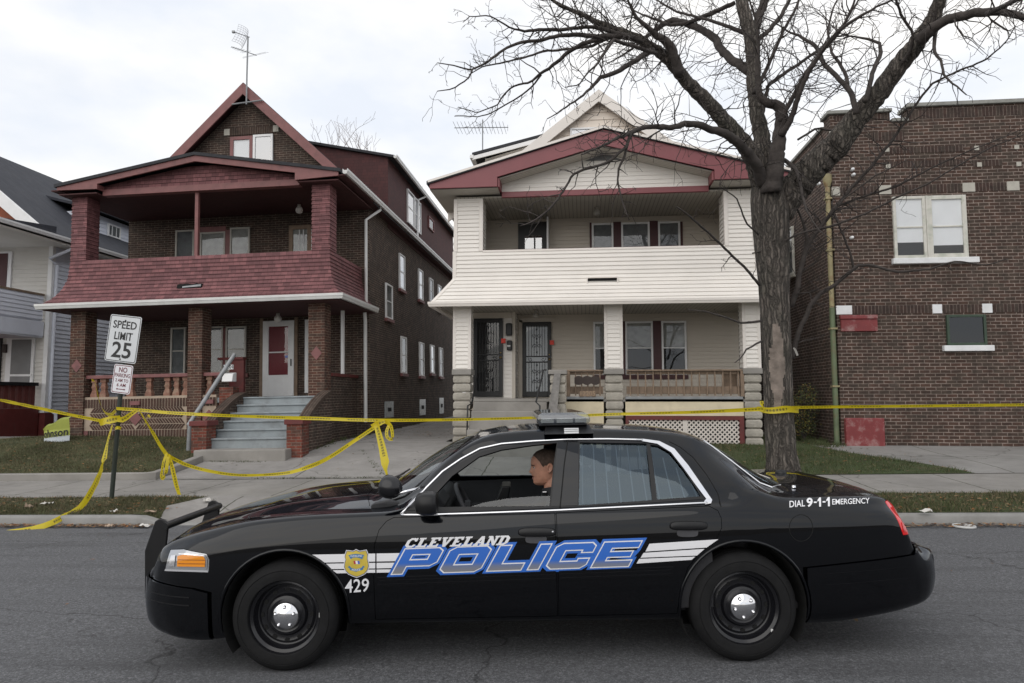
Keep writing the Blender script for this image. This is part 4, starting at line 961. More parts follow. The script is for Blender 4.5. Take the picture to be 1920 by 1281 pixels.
for a, b in ((1590,1661),(1686,1821),(1846,1906)): B.box(xa(a,YF), xa(b,YF), YF-.008, YF+.02, zA0+.01, zA1-.01)
for a, b in ((1604,1752),(1774,1846),(1869,1990)): B.box(xa(a,YF), xa(b,YF), YF-.008, YF+.02, zB0+.01, zB1-.01)
for a, b, py in ((1670,1828,283),(1670,1832,309),(1842,1902,280),(1846,1902,306)): 
    z = atY(a, py, YF).z; B.box(xa(a,YF), xa(b,YF), YF-.008, YF+.02, z-.07, z+.07)
z = 7.62; B.box(6.6, 7.3, YF-.008, YF+.02, z-.1, z+.1); B.box(7.4, 20, YF-.009, YF+.02, 8.0, 8.22); B.box(X0+.1, 7.0, YF-.009, YF+.02, 8.02, 8.15); B.build('soldier_course', M_rsoldier, G)
for px in (1663, 1823, 1908): s_ = xa(px,YF); B = MB(); B.box(s_, s_+.26, YF-.018, YF+.03, zA0, zA1); B.build('stone_block', M_stone, G, bevel=.006)
B = MB(); B.box(X0-.015, xa(1588,YF), YF-.018, YF+.03, zA0, zA1); B.build('stone_block', M_stone, G, bevel=.006)
for px, py in ((1663,281),(1665,312),(1831,278),(1836,309),(1906,276),(1910,308)): p = atY(px, py, YF); B = MB(); B.box(p.x-.05, p.x+.05, YF-.016, YF+.02, p.z-.05, p.z+.05); B.build('stone_accent', M_stone, G, bevel=.004)
B = MB(); B.box(X0-.02, xa(1600,YF), YF-.02, YF+.02, 7.6, 7.82); B.build('stone_block', M_stone, G, bevel=.006)
for px0, px1 in ((1754,1772),(1848,1867)): B = MB(); B.box(xa(px0,YF), xa(px1,YF), YF-.018, YF+.03, zB0, zB1); B.build('stone_block', M_whitestone, G, bevel=.006)
B = MB(); B.box(X0-.015, xa(1602,YF), YF-.018, YF+.03, zB0, zB1); B.build('stone_block', M_whitestone, G, bevel=.006)
# paired window
M_creamfr = mk('flaking cream frame', (.60,.585,.53), .55, .08, 5, dirt=.6, dirtcol=(.22,.28,.19))
M_greenfr = mk('old green frame', (.035,.06,.038), .55, .2, 6, dirt=.3)
wz1, wz0 = atY(1750,368,YF).z, atY(1750,484,YF).z
a = window(G, 'F', YF, xa(1686,YF), xa(1748,YF), wz0, wz1, M_creamfr, M_glass, M_blind_glare, fw=.065, backz=wz0+.36, label='window with white blind drawn most of the way down')
b = window(G, 'F', YF, xa(1752,YF), xa(1826,YF), wz0, wz1, M_creamfr, M_glass, M_blind_glare, fw=.09, backz=wz0+.28)
B = MB(); B.box(xa(1748,YF)+.003, xa(1752,YF)-.003, YF-.07, YF-.001, wz0, wz1); B.build('mullion', M_creamfr, G)
B = MB(); B.box(xa(1681,YF), xa(1844,YF), YF-.1, YF+.02, wz0-.13, wz0-.004); B.build('sill', M_whitestone, G, bevel=.01)
sw0, sw1 = atY(1775,648,YF), atY(1846,590,YF)
window(G, 'F', YF, sw0.x, sw1.x, sw0.z, sw1.z, M_greenfr, glassmat('old leaded glass', (.3,.34,.33), .8, .04), mk('leaded room', (.05,.055,.055), .5, .5, 30), fw=.055, rail=False, mullions=0, label='small green framed leaded window')
B = MB(); B.box(xa(1769,YF), xa(1863,YF), YF-.1, YF+.02, sw0.z-.13, sw0.z-.004); B.build('sill', M_whitestone, G, bevel=.01)
M_redstone = mk('red painted stone', (.20,.032,.034), .6, .15, 5, .004, 40, dirt=.65, dirtcol=(.42,.33,.31))
a, b = atY(1586,622,YF), atY(1643,591,YF); B = MB(); B.box(X0+.06, b.x, YF-.06, YF+.02, a.z, b.z-.09); B.box(X0+.04, b.x+.0, YF-.09, YF+.02, b.z-.09, b.z); B.build('red_stone', M_redstone, G, bevel=.012)
a, b = atY(1590,834,YF), atY(1655,784,YF); B = MB(); B.box(X0+.06, b.x, YF-.1, YF+.02, .4, b.z); B.build('red_stone', M_redstone, G, bevel=.02)
# rusty green downspout on the corner
M_dgreen = mk('green pipe', (.12,.155,.085), .55, .25, 3, dirt=.7, dirtcol=(.20,.11,.055)); M_rust = mk('rusty ochre pipe', (.30,.26,.14), .55, .25, 5, dirt=.8, dirtcol=(.22,.09,.04))
xp, yp = X0-.085, YF+.06
B = MB(); B.tube([(xp,yp,.62),(xp,yp,3.7)], .06, 10); dsp = B.build('downspout', M_dgreen, G, angle=40)
B = MB(); B.tube([(xp,yp,3.7),(xp,yp,6.5)], .055, 10); B.lathe([(.06,0),(.1,.12),(.1,.28),(.05,.3)], (xp,yp,6.5), 'z', 10); B.build('upper_pipe', M_rust, dsp, angle=40)
for z in (1.9, 3.2, 5.0, 6.2): B = MB(); B.box(xp-.075, xp+.08, yp-.075, yp+.075, z, z+.04); B.build('bracket', M_rust, dsp)
# left side window and small insulators
a, b = atX(1478,447,X0), atX(1492,535,X0)
window(G, 'L', X0, min(a.y,b.y), min(a.y,b.y)+1.1, 5.0, 6.3, M_creamfr, M_glass, M_curtain, sill=M_stone)
window(G, 'L', X0, 21.5, 22.6, 5.0, 6.3, M_creamfr, M_glass, M_curtain, sill=M_stone)
for px, py in ((1598,318),(1600,328),(1597,446),(1535,345)):
    p = atY(px, py, YF-.05); B = MB(); B.lathe([(.0,-.0),(.03,.01),(.04,.05),(.025,.08),(.04,.1),(0,.12)], (p.x, YF-.12, p.z), 'y', 8); B.build('insulator', M_whitestone, G, smooth=True)
world()
# ------------------------------------------------------------------ pale house at the left edge
O = Vector((-16.1, 19, .6)); P = thing('grey_house', O, 'pale grey clapboard house with blue black shingle roof and rusty red porch', 'house')
XW, YW2 = -16.1, 19.0
B = MB(); B.box(-24, XW-.014, YW2+.014, 32, 1.2, 6.35); B.build('house_body', M_greywood, P)
B = MB(); lap(B, 'R', XW-.014, YW2+.06, 32, 1.2, 6.35, .13); B.build('side_siding', M_greywood, P)
B = MB(); lap(B, 'F', YW2+.014, -24, XW-.1, 1.2, 6.35, .13); B.build('front_siding', M_beige, P)
B = MB(); B.box(XW-.12, XW+.015, YW2-.02, YW2+.1, 1.2, 6.35); B.build('corner_board', M_white, P)
B = MB(); B.box(-24, XW+.02, YW2-.0, 32, .3, 1.19); B.build('foundation', M_redpaint, P)
EX, EZ, RXx, RZ = -15.55, 6.42, -20.0, 9.95
B = MB()
for s in (-1, 1):
    e = RXx+s*(EX-RXx); B.prism([(RXx,RZ),(e,EZ),(e,EZ-.1),(RXx,RZ-.1)], 'y', 18.3, 33)
B.build('main_roof', M_roofblue, P)
gutter_run([(EX+.03,16.0,EZ+.05),(EX+.03,33,EZ+.05)], P, M_white, .12, .12)
B = MB(); B.box(-24.2, EX-.02, 15.9, 33, EZ-.16, EZ-.11); B.build('soffit', M_beige, P)
# front gable: white barge board, rust coloured shingles; hipped porch roof below
B = MB(); sl_ = (RZ-EZ)/(EX-RXx)
for s in (-1, 1): e = RXx+s*(EX-.35-RXx); B.prism([(RXx,RZ+.02),(e,RZ+.02-abs(e-RXx)*-sl_*-1),(e,RZ-.42-abs(e-RXx)*sl_),(RXx,RZ-.42)], 'y', 18.2, 18.29)
B.build('barge_board', M_white, P, bevel=.01)
B = MB(); B.prism([(-23.6,6.7),(-16.4,6.7),(RXx,9.6)], 'y', 18.45, 18.6); B.build('gable_shingles', mk('rust shingles', (.27,.075,.032), .8, .2, 4, dirt=.3), P)
B = MB(); B.prism([(15.9,EZ),(18.44,6.72),(18.44,EZ-.05),(15.9,EZ-.05)], 'x', -24.2, EX); B.build('porch_roof', M_roofblue, P)
p = atX(114,462,XW+.1); q = atX(96,478,XW+.1)
B = MB(); B.tube([(EX+.0,p.y,EZ-.05),(EX-.02,p.y,EZ-.2),(XW+.06,q.y+.0,5.85),(XW+.06,YW2+.12,5.7),(XW+.06,YW2+.12,1.3),(XW+.2,YW2+.2,1.15),(XW+.25,YW2+.2,.5)], .05, 8); B.build('downspout', M_greywood, P, angle=40)
# shed dormer on the right slope
yd0 = atX(120,395,-16.9).y+.3; YD = 21.2
B = MB(); B.box(-18.3, -16.75, YD, 28, 6.6, 7.98); dm = B.build('dormer', M_white, P)
B = MB(); lap(B, 'R', -16.75, YD+.02, 28, 7.1, 7.98, .13); lap(B, 'F', YD, -18.2, -16.78, 7.0, 8.0, .13); B.build('dormer_siding', M_greywood, dm)
B = MB(); B.prism([(-18.6,8.62),(-16.4,8.06),(-16.4,7.985),(-18.6,8.52)], 'y', YD-.2, 28.3); B.build('dormer_roof', M_roofblue, dm)
a, b = atX(200,431,-16.75), atX(223,450,-16.75); window(dm, 'R', -16.735, a.y, b.y, 7.35, 7.8, M_white, M_glass, M_curtain, rail=False, mullions=2)
# porch seen from its right side: parapet, beam, rail, balusters, posts, doors
XP = -16.25
B = MB(); lap(B, 'R', XP, 15.9, 18.9, 3.98, 4.72, .12); B.box(XP-.12, XP-.001, 15.9, 18.9, 3.95, 4.7); pp = B.build('porch_parapet', M_greywood, P)
B = MB(); B.box(XP-.15, XP+.03, 15.85, 18.92, 4.72, 4.78); B.build('parapet_cap', M_wood, pp)
B = MB(); B.box(XP-.2, XP+.02, 15.9, 18.95, 3.5, 3.94); B.box(-24, XP, 15.9, 18.95, 3.45, 3.5); B.build('porch_beam', M_greywood, P)
B = MB(); B.box(XP-.25, XP+.05, 15.9, 18.85, 2.0, 2.1); rl_ = B.build('porch_rail', M_iron, P)
M_rb = mk('red brown porch paint', (.14,.035,.03), .7, .2, 4, dirt=.4)
B = MB()
for i in range(12): y = 16.1+.24*i; B.box(XP-.16, XP-.02, y-.07, y+.07, 1.35, 1.999)
B.build('balusters', M_rb, rl_)
B = MB(); B.box(-24, XP, 15.9, 18.95, .3, 1.34); B.build('porch_base', M_redpaint, P)
B = MB(); B.box(XP-.3, XP-.02, 15.95, 16.25, 2.11, 6.2); B.build('porch_post', M_greywood, P)
def onfront(px0, px1, py0, py1, d, mat, name, par=P): a, b = atY(px0, py1, YW2), atY(px1, py0, YW2); B = MB(); B.box(a.x, b.x, YW2-d, YW2-.001, a.z, b.z); return B.build(name, mat, par)
f = onfront(8,68,628,760,.05,M_white,'door_frame'); onfront(19,62,637,752,.065,mk('grey screen', (.20,.20,.20), .6, .1),'screen_door',f); onfront(19,62,702,706,.075,M_white,'crossbar',f)
onfront(-40,6,628,760,.06,M_iron,'dark_door'); onfront(8,17,646,662,.1,M_wooddark,'mailbox')
f = onfront(-30,25,472,560,.05,M_white,'door_frame'); onfront(-28,18,476,560,.065,M_maroon_dark,'porch_door',f)
world()
# ------------------------------------------------------------------ bare street tree
from mathutils import noise as mnoise
def barkmat():
    s = NT('furrowed bark'); c = s.coord('Object', (9, 9, 1.3)); a = s.noise(c, 2.2, 8, .7)
    vo = s.n('ShaderNodeTexVoronoi', feature='DISTANCE_TO_EDGE'); vo.inputs['Scale'].default_value = 1
    wn = s.n('ShaderNodeTexNoise'); wn.inputs['Scale'].default_value = 6; wn.inputs['Detail'].default_value = 6; s.l(s.coord(), wn.inputs['Vector'])
    va = s.n('ShaderNodeVectorMath', operation='MULTIPLY_ADD'); s.l(wn.outputs['Color'], va.inputs[0]); va.inputs[1].default_value = (2.2,2.2,1.6); s.l(s.coord('Object', (19, 19, 2.0)), va.inputs[2]); s.l(va.outputs[0], vo.inputs['Vector'])
    fur = s.ramp(vo.outputs['Distance'], [(.0, 0), (.3, 1)])
    col = s.ramp(a, [(.32, (.04,.034,.029)), (.5, (.115,.098,.084)), (.7, (.2,.175,.152))])
    b = s.noise(s.coord(), 2.5, 5); col = s.mix(s.ramp(b, [(.45, 0), (.7, .35)]), col, (.07,.075,.055))
    col = s.mix(1., col, s.ramp(fur, [(0, .45), (1, 1.2)]), 'MULTIPLY'); s.set(col, .95); ad = s.n('ShaderNodeMath', operation='MULTIPLY_ADD'); s.l(a, ad.inputs[0]); ad.inputs[1].default_value = .6; s.l(fur, ad.inputs[2]); s.bump(ad.outputs[0], .03, 1); return s.m
M_bark = barkmat(); M_twig = mk('twig bark', (.045,.037,.034), .9, .3, 8); M_limb = mk('limb bark', (.05,.042,.038), .95, .4, 7, .012, 30)
M_bare = mk('bare weathered wood', (.20,.165,.14), .9, .3, 9, .01, 40)
TY = 10.4
def px_r(w_, p): return w_*.5*(p-_C).dot(_F)/_F.length_squared/1280*.86
T = thing('street_tree', (atY(1468,900,TY).x, TY, H(3.5,10.4)), 'large bare deciduous tree with furrowed grey bark standing on the grass behind the car', 'tree')
tr = [(1476,940,112),(1471,908,80),(1465,850,60),(1461,780,56),(1458,700,56),(1454,600,58),(1450,520,62),(1447,450,70),(1445,405,76),(1442,370,74),(1438,340,60)]
pts = [atY(a, b, TY) for a, b, c in tr]; rad = [px_r(c, p) for (a, b, c), p in zip(tr, pts)]
def resample(pts, vals, n):
    d = [0]
    for a, b in zip(pts[:-1], pts[1:]): d.append(d[-1]+(b-a).length)
    t = np.linspace(0, d[-1], n)
    X = [np.interp(t, d, [p[k] for p in pts]) for k in range(3)]; V = np.interp(t, d, vals)
    return [Vector((X[0][i], X[1][i], X[2][i])) for i in range(n)], list(V)
def bark_tube(B, pts, rad, n, disp):
    k = len(pts); vs = []; a = Vector((1,0,0)); ph = random.random()*50
    for i, p in enumerate(pts):
        t = (pts[min(i+1,k-1)]-pts[max(i-1,0)]).normalized(); a = (a-t*a.dot(t)).normalized(); b = t.cross(a)
        for j in range(n):
            th = 2*math.pi*j/n; d = a*math.cos(th)+b*math.sin(th); q = p+d*rad[i]
            f = 1-2*abs(mnoise.noise(Vector((q.x*11, q.y*11, q.z*1.9+ph)))); g = mnoise.noise(Vector((q.x*3, q.y*3, q.z*1.5+ph)))
            vs.append(q+d*(disp*f+rad[i]*.05*g))
    B.add(vs, [(i*n+j, i*n+(j+1)%n, (i+1)*n+(j+1)%n, (i+1)*n+j) for i in range(k-1) for j in range(n)]+[tuple(range(n-1,-1,-1)), tuple((k-1)*n+j for j in range(n))])
P2, R2 = resample(pts, rad, 110); B = MB(); bark_tube(B, P2, R2, 64, .016)
# a strip where the bark has come away, on the side facing the street
for fi, f in enumerate(B.f):
    if len(f) == 4:
        c = sum((Vector(B.v[i]) for i in f), Vector())/4
        if c.y < TY-.08 and 1.55 < c.z < 2.75:
            cxp = atY(1455, 740, TY).x-.02; wdt = .062*math.sin(min(1,max(0,(c.z-1.5)/1.3))*math.pi)+.03
            if abs(c.x-cxp+.05*mnoise.noise(Vector((0,0,c.z*3)))) < wdt*(1+.6*mnoise.noise(Vector((c.x*9,c.z*6,3)))): B.mi[fi] = 1
trunk = B.build('trunk', [M_bark, M_bare], T, smooth=True)
# limbs traced as (x, y, width) with the depth they reach
LIMBS = [
 ('L1', 0, .3, [(1440,365,56),(1434,310,44),(1428,258,36),(1418,205,30),(1413,150,29),(1412,100,30),(1406,58,28),(1394,20,26),(1386,-30,24),(1380,-90,20)]),
 ('L1b', .2, .6, [(1413,60,18),(1424,30,17),(1434,0,17),(1440,-40,14)]),
 ('L2', -.25, -.45, [(1446,360,44),(1454,310,36),(1460,262,30),(1466,228,27),(1464,203,24),(1452,196,20),(1434,192,17),(1425,182,14),(1421,150,11),(1420,110,8),(1424,82,6)]),
 ('L2b', -.4, -1.5, [(1464,255,16),(1482,228,13),(1494,190,12),(1505,160,11),(1520,129,10),(1539,100,10),(1568,62,9),(1604,36,7),(1642,14,5),(1690,-8,4)]),
 ('L2c', -.4, -1.0, [(1462,228,12),(1475,204,11),(1494,168,10),(1508,140,8),(1540,98,7),(1575,60,6),(1600,10,5),(1612,-30,4)]),
 ('Bg', 0, -1.6, [(1430,345,50),(1415,300,42),(1396,270,37),(1370,240,33),(1340,207,30),(1312,178,29),(1286,152,27),(1262,120,25),(1235,96,23),(1200,75,19),(1160,58,15),(1120,42,11),(1085,24,8),(1050,10,7),(1030,-6,6)]),
 ('B1', -1.4, -2.4, [(1205,78,9),(1167,66,10),(1129,54,9),(1101,50,8),(1054,56,8),(1007,56,7),(983,59,6),(961,54,4),(949,47,4),(917,29,3),(882,31,2.2),(868,42,1.6)]),
 ('B2', -1.4, -2.6, [(1200,75,12),(1172,66,12),(1124,69,11),(1082,65,10),(1054,66,9),(1017,75,8),(976,80,7),(951,90,6),(932,101,6),(910,120,5),(884,131,4),(854,124,3),(820,118,2)]),
 ('B3', -2.5, -2.8, [(886,130,4),(878,148,3.4),(850,167,3),(820,171,2)]),
 ('B4', -1.3, -.9, [(1185,72,11),(1148,68,11),(1092,82,10),(1064,99,9),(1041,120,8),(1015,137,6.5),(994,154,5),(959,163,4),(942,182,3.4),(932,197,3),(895,212,2.4),(859,201,1.6)]),
 ('B5', -1.0, -.6, [(1015,140,4.5),(1000,160,4),(977,180,3.6),(951,195,3.2),(917,214,2.8),(895,219,2.4),(852,218,1.6)]),
 ('B6', -1.2, -.3, [(1150,68,7),(1110,86,7),(1070,92,6),(1020,96,5),(975,110,4.4),(940,118,3.6),(905,125,3),(880,140,2)]),
 ('Cc', -1.2, -2.2, [(1225,95,15),(1215,98,14),(1196,111,12),(1165,130,11),(1140,142,10),(1124,146,9),(1112,161,7),(1090,182,5),(1064,199,4),(1045,212,3),(1026,223,2)]),
 ('C2', -1.6, -2.6, [(1230,100,9),(1190,88,9),(1150,74,8),(1138,92,6),(1120,120,5),(1100,138,4),(1085,160,3),(1060,164,2)]),
 ('Dd', -.9, -1.4, [(1274,140,22),(1266,112,20),(1258,88,18),(1247,75,16),(1232,68,13),(1215,52,9),(1195,35,6),(1180,8,5),(1172,-15,4)]),
 ('Ee', .2, 1.6, [(1408,136,22),(1388,122,19),(1369,111,18),(1352,94,17),(1341,72,16),(1318,57,14),(1288,44,14),(1262,38,13),(1243,46,11),(1228,58,8),(1210,70,6)]),
 ('E2', .6, 1.4, [(1378,5,10),(1345,20,10),(1312,34,10),(1286,44,9),(1255,48,8),(1232,38,6),(1205,28,4)]),
 ('E3', .4, .9, [(1412,68,12),(1385,58,10),(1360,48,8),(1335,40,7),(1300,30,6),(1268,22,5),(1240,5,4)]),
 ('Ff', -.2, -2.0, [(1430,345,26),(1418,308,23),(1401,286,20),(1379,264,19),(1360,250,17),(1336,244,15),(1311,234,13),(1285,232,12),(1259,239,11),(1229,237,10),(1204,240,9),(1180,251,8)]),
 ('F2', -2.0, -2.6, [(1182,250,8),(1174,276,7),(1139,305,6.5),(1096,318,6),(1071,330,5.5),(1066,343,5),(1046,373,5),(1024,398,4.5),(995,418,3.5),(975,424,2)]),
 ('F3', -2.0, -2.2, [(1178,262,7),(1172,290,6),(1160,318,5),(1158,341,4.5),(1166,377,3.5),(1180,413,2)]),
 ('Gg', .1, -1.2, [(1456,395,72),(1480,366,68),(1510,330,64),(1542,298,60),(1572,268,56),(1604,224,47),(1640,184,43),(1668,148,40),(1700,105,38),(1728,68,35),(1750,36,30),(1762,2,25),(1770,-40,20)]),
 ('G1', -1.1, -2.4, [(1722,78,26),(1752,50,22),(1780,36,20),(1830,24,18),(1880,22,14),(1930,34,12),(1980,60,8)]),
 ('G1b', -1.8, -2.8, [(1850,26,12),(1890,8,10),(1930,-10,8)]),
 ('G2', -.6, .5, [(1606,214,15),(1604,199,13),(1594,172,12),(1575,149,11),(1544,120,10),(1532,89,9),(1510,74,7),(1498,67,6),(1480,60,4)]),
 ('G2b', -.3, .6, [(1590,165,9),(1586,140,8),(1572,115,7),(1558,98,6),(1552,60,5),(1560,20,4),(1575,-10,3)]),
 ('G3', -.8, .3, [(1622,190,12),(1628,172,11),(1637,134,10),(1652,100,9),(1650,82,7),(1630,74,6),(1604,69,4),(1580,66,3)]),
 ('G4', -1.1, -1.9, [(1756,55,9),(1751,80,8),(1752,100,7),(1764,112,6),(1770,140,5),(1790,160,4),(1812,178,2.5)]),
 ('G5', -.9, -1.4, [(1690,120,8),(1710,90,7),(1712,60,6),(1690,30,6),(1680,0,5),(1690,-30,4)]),
 ('H1', .1, -.6, [(1484,672,13),(1492,640,11),(1499,619,10.5),(1521,571,10),(1539,550,9),(1566,534,9),(1600,505,8),(1611,497,8),(1632,497,7),(1680,510,6),(1740,505,5),(1790,490,4),(1850,497,3),(1890,485,2)]),
 ('H2', .1, -.9, [(1482,575,14),(1494,545,12),(1499,513,11),(1507,481,11),(1518,454,10),(1539,425,9),(1571,383,9),(1594,355,8),(1635,311,7),(1671,266,6.5),(1695,230,6),(1724,187,5.5),(1748,156,5),(1795,134,4.5),(1848,113,4),(1886,79,3),(1903,50,2)]),
 ('H3', -.1, -1.0, [(1410,475,3),(1440,468,5),(1475,450,5),(1500,437,5.5),(1560,424,5.5),(1620,402,5),(1690,366,4.5),(1740,345,4),(1800,308,3.5),(1860,275,3),(1925,250,2)]),
 ('H4', .2, -.7, [(1565,388,6),(1620,368,5),(1680,350,5),(1740,318,4),(1800,290,3),(1870,262,2.5),(1935,235,2)]),
 ('H5', .1, .1, [(1506,480,8),(1513,450,8),(1508,425,6.5),(1500,402,5)]),
 ('H6', 0, -.8, [(1600,505,6),(1596,480,5),(1576,430,4.5),(1562,400,4),(1580,375,3.5),(1640,330,3),(1700,300,2)]),
 ('J1', -.2, -1.6, [(1424,535,6.5),(1400,505,6),(1362,468,5.5),(1330,438,5),(1300,412,4.5),(1282,396,4),(1268,388,3)]),
 ('J2', -.2, -1.4, [(1428,602,6),(1390,606,5),(1350,592,4),(1320,584,3),(1290,580,2)]),
 ('J3', -.2, -1.2, [(1428,640,5),(1400,655,4),(1388,672,3),(1378,680,2)]),
 ('J4', -.2, -1.2, [(1422,440,4),(1400,420,4),(1390,395,3.5),(1380,370,3),(1350,350,2)]),
 ('K1', .0, .8, [(1413,175,10),(1432,140,9),(1450,100,8),(1470,55,7),(1490,20,6),(1505,-20,5)]),
 ('K2', .1, 1.2, [(1424,240,9),(1440,160,8),(1465,142,8),(1500,118,7),(1540,90,6),(1580,50,5),(1610,0,4)]),
 ('K3', .1, .9, [(1412,80,12),(1440,60,10),(1465,30,9),(1480,0,8),(1500,-30,6)]),
 ('M1', -.2, -.7, [(1470,300,10),(1492,318,9),(1501,345,7),(1505,372,6)]),
 ('M2', .2, .7, [(1496,262,5),(1530,240,5),(1560,245,4),(1600,235,3),(1650,240,2)]),
]
B_tw = MB(); rng = random.Random(11); seeds = []
class Tw:   # fast twig collector, triangular tubes
    pass
def twig(p, d, ln, r, lev):
    n = max(4, int(ln/.12)); pts = [p.copy()]; q = p.copy(); dd = d.normalized(); st = ln/n
    for i in range(n):
        dd = (dd+Vector((rng.uniform(-.5,.5), rng.uniform(-.5,.5), rng.uniform(-.45,.45)))*.85).normalized(); q = q+dd*st; pts.append(q.copy())
        if lev < 2 and rng.random() < (.5 if lev == 0 else .26):
            ax = Vector((rng.uniform(-1,1), rng.uniform(-1,1), rng.uniform(-1,1))).cross(dd)
            if ax.length > .1: twig(q, (dd*.6+ax.normalized()*.8), ln*rng.uniform(.3,.6)*(1-.4*i/n), max(.003, r*.68*(1-.45*i/n)), lev+1)
    B_tw.tube(pts, [max(.0026, r*(1-.7*i/n)) for i in range(n+1)], 3, cap=False)
for nm, y0, y1, pl in LIMBS:
    d = [0]
    for a, b in zip(pl[:-1], pl[1:]): d.append(d[-1]+math.dist(a[:2], b[:2]))
    pts = [atY(a, b, TY+y0+(y1-y0)*s/d[-1]) for (a, b, c), s in zip(pl, d)]; rad = [px_r(c, p)*.97 for (a, b, c), p in zip(pl, pts)]
    big = rad[0] > .06; L_ = d[-1]
    if rad[-1] > .012:          # limbs that leave the photograph go on to a tapering end
        t = (pts[-1]-pts[-2]).normalized(); q = pts[-1]; r0 = rad[-1]; m = 5 if r0 > .03 else 3
        for k in range(m):
            t = (t+Vector((rng.uniform(-.3,.3), rng.uniform(-.3,.3), rng.uniform(-.1,.3)))).normalized(); q = q+t*(.25+r0*5); pts.append(q); rad.append(r0*(1-(k+1)/m*.9)); L_ += 60
    n = max(6, int(L_/(7 if big else 9))); P2, R2 = resample(pts, rad, n)
    for i in range(1, n-1):
        j = R2[i]*.06+.004; P2[i] = P2[i]+Vector((rng.uniform(-j,j), rng.uniform(-j,j), rng.uniform(-j,j)))
    B = MB()
    if big: bark_tube(B, P2, R2, 22 if R2[0] > .15 else 14, .008)
    else: B.tube(P2, R2, 7)
    B.build('limb', M_bark if R2[0] > .15 else M_limb, T, smooth=True)
    low = nm in ('H1','H3','J1','J2','J3','J4','H5','M1')
    dens = .17 if low else .62
    for i in range(2, n):
        if R2[i] > .085: 
            if rng.random() > .06: continue
        if rng.random() < dens:
            t = (P2[min(i+1,n-1)]-P2[i-1]).normalized(); ax = Vector((rng.uniform(-1,1), rng.uniform(-1,1), rng.uniform(-1,1))).cross(t)
            if ax.length < .2: continue
            ln = rng.uniform(.3, 1.15)*(1 if not low else .6)*min(1, max(.38, R2[i]/.032)); twig(P2[i], t*.55+ax.normalized()+Vector((0,0,.12)), ln, min(R2[i]*.65, rng.uniform(.006,.0125)), 0)
B_tw.build('twigs', M_twig, T, smooth=True)
world()
# distant bare trees
def far_tree(x, y, h, spread, seed, label, r0=.2, n0=7):
    rg = random.Random(seed); z0 = H(x, min(y, 45)); t = thing('bare_tree', (x, y, z0), label, 'tree')
    Bt, Bc = MB(), MB()
    Bt.tube([(x,y,z0-.2),(x+.1,y,z0+h*.22),(x-.05,y,z0+h*.4)], [r0, r0*.8, r0*.65], 8)
    def gr(p, d, ln, r, lev):
        n = 5; pts = [p]; q = p; 
        for i in range(n):
            d = (d+Vector((rg.uniform(-.3,.3), rg.uniform(-.3,.3), rg.uniform(-.12,.28)))*.8).normalized(); q = q+d*ln/n; pts.append(q)
            if lev < 4 and i > 0:
                for _ in range(1 if lev else 2):
                    if rg.random() < .75: gr(q, (d*.8+Vector((rg.uniform(-1,1), rg.uniform(-1,1), rg.uniform(-.4,.8)))*.75).normalized(), ln*rg.uniform(.45,.65), r*.5, lev+1)
        Bc.tube(pts, [max(.008, r*(1-.6*i/n)) for i in range(n+1)], 3, cap=False)
    for i in range(n0):
        a = 6.283*i/n0+rg.uniform(-.3,.3); gr(Vector((x,y,z0+h*rg.uniform(.25,.4))), Vector((math.cos(a)*spread, math.sin(a)*spread, 1)).normalized(), h*rg.uniform(.3,.45), r0*.4, 0)
    Bt.build('trunk', M_twig, t, smooth=True); Bc.build('crown', mk('pale twigs', (.16,.12,.105), .9, .2), t); world()
p = atY(660, 500, 44); far_tree(p.x, 44, 16.5, .9, 4, 'bare pale tree rising behind the roof of the dark brick house', .28, 6)
p = atY(846, 500, 47); far_tree(p.x, 47, 11, .5, 9, 'small bare tree far back in the gap between the two houses', .15, 5)
# ------------------------------------------------------------------ grass blades, leaves, litter, shrubs
def inpoly(x, y, poly):
    c = False; j = len(poly)-1
    for i in range(len(poly)):
        if (poly[i][1] > y) != (poly[j][1] > y) and x < (poly[j][0]-poly[i][0])*(y-poly[i][1])/(poly[j][1]-poly[i][1])+poly[i][0]: c = not c
        j = i
    return c
def bladestuff(name, poly, off, n, hmin, hmax, mats, seed, xlim=(-14, 12)):
    rg = random.Random(seed); vs = []; fs = []; mi = []
    xs = [min(max(p[0], xlim[0]), xlim[1]) for p in poly]; ys = [p[1] for p in poly]; k = 0
    while k < n:
        x, y = rg.uniform(min(xs), max(xs)), rg.uniform(min(ys), max(ys)); k += 1
        if not inpoly(x, y, poly): continue
        q = mnoise.noise(Vector((x*1.1, y*1.1, seed)))
        if rg.random() < .25-q*.9: continue
        z = H(x, y)+off-.01; h = rg.uniform(hmin, hmax)*(1+.5*q); a = rg.uniform(0, 6.28); w_ = .006; l = h*rg.uniform(.2,.9); b = rg.uniform(0, 6.28)
        c, s = math.cos(a)*w_, math.sin(a)*w_; o_ = len(vs)
        vs += [(x-c,y-s,z),(x+c,y+s,z),(x+math.cos(b)*l,y+math.sin(b)*l,z+h)]; fs.append((o_,o_+1,o_+2))
        mi.append(min(len(mats)-1, int((rg.random()*.7+.3*(q+.5))*len(mats))))
    me = bpy.data.meshes.new(name); me.from_pydata(vs, [], fs)
    for m in mats: me.materials.append(m)
    me.polygons.foreach_set('material_index', mi); o = bpy.data.objects.new(name, me); COL.objects.link(o); o['kind'] = 'stuff'; return o
Mg = [mk('straw blade', (.17,.135,.075), .9, .2), mk('olive blade', (.088,.08,.04), .9, .2), mk('green blade', (.055,.068,.025), .9, .2), mk('fresh blade', (.06,.088,.026), .9, .2)]
bladestuff('grass', LAWN1, .0, 30000, .03, .075, [Mg[0],Mg[1],Mg[1],Mg[2]], 1)
bladestuff('grass', LAWN2, .10, 34000, .03, .07, [Mg[0],Mg[1],Mg[1],Mg[2]], 2)
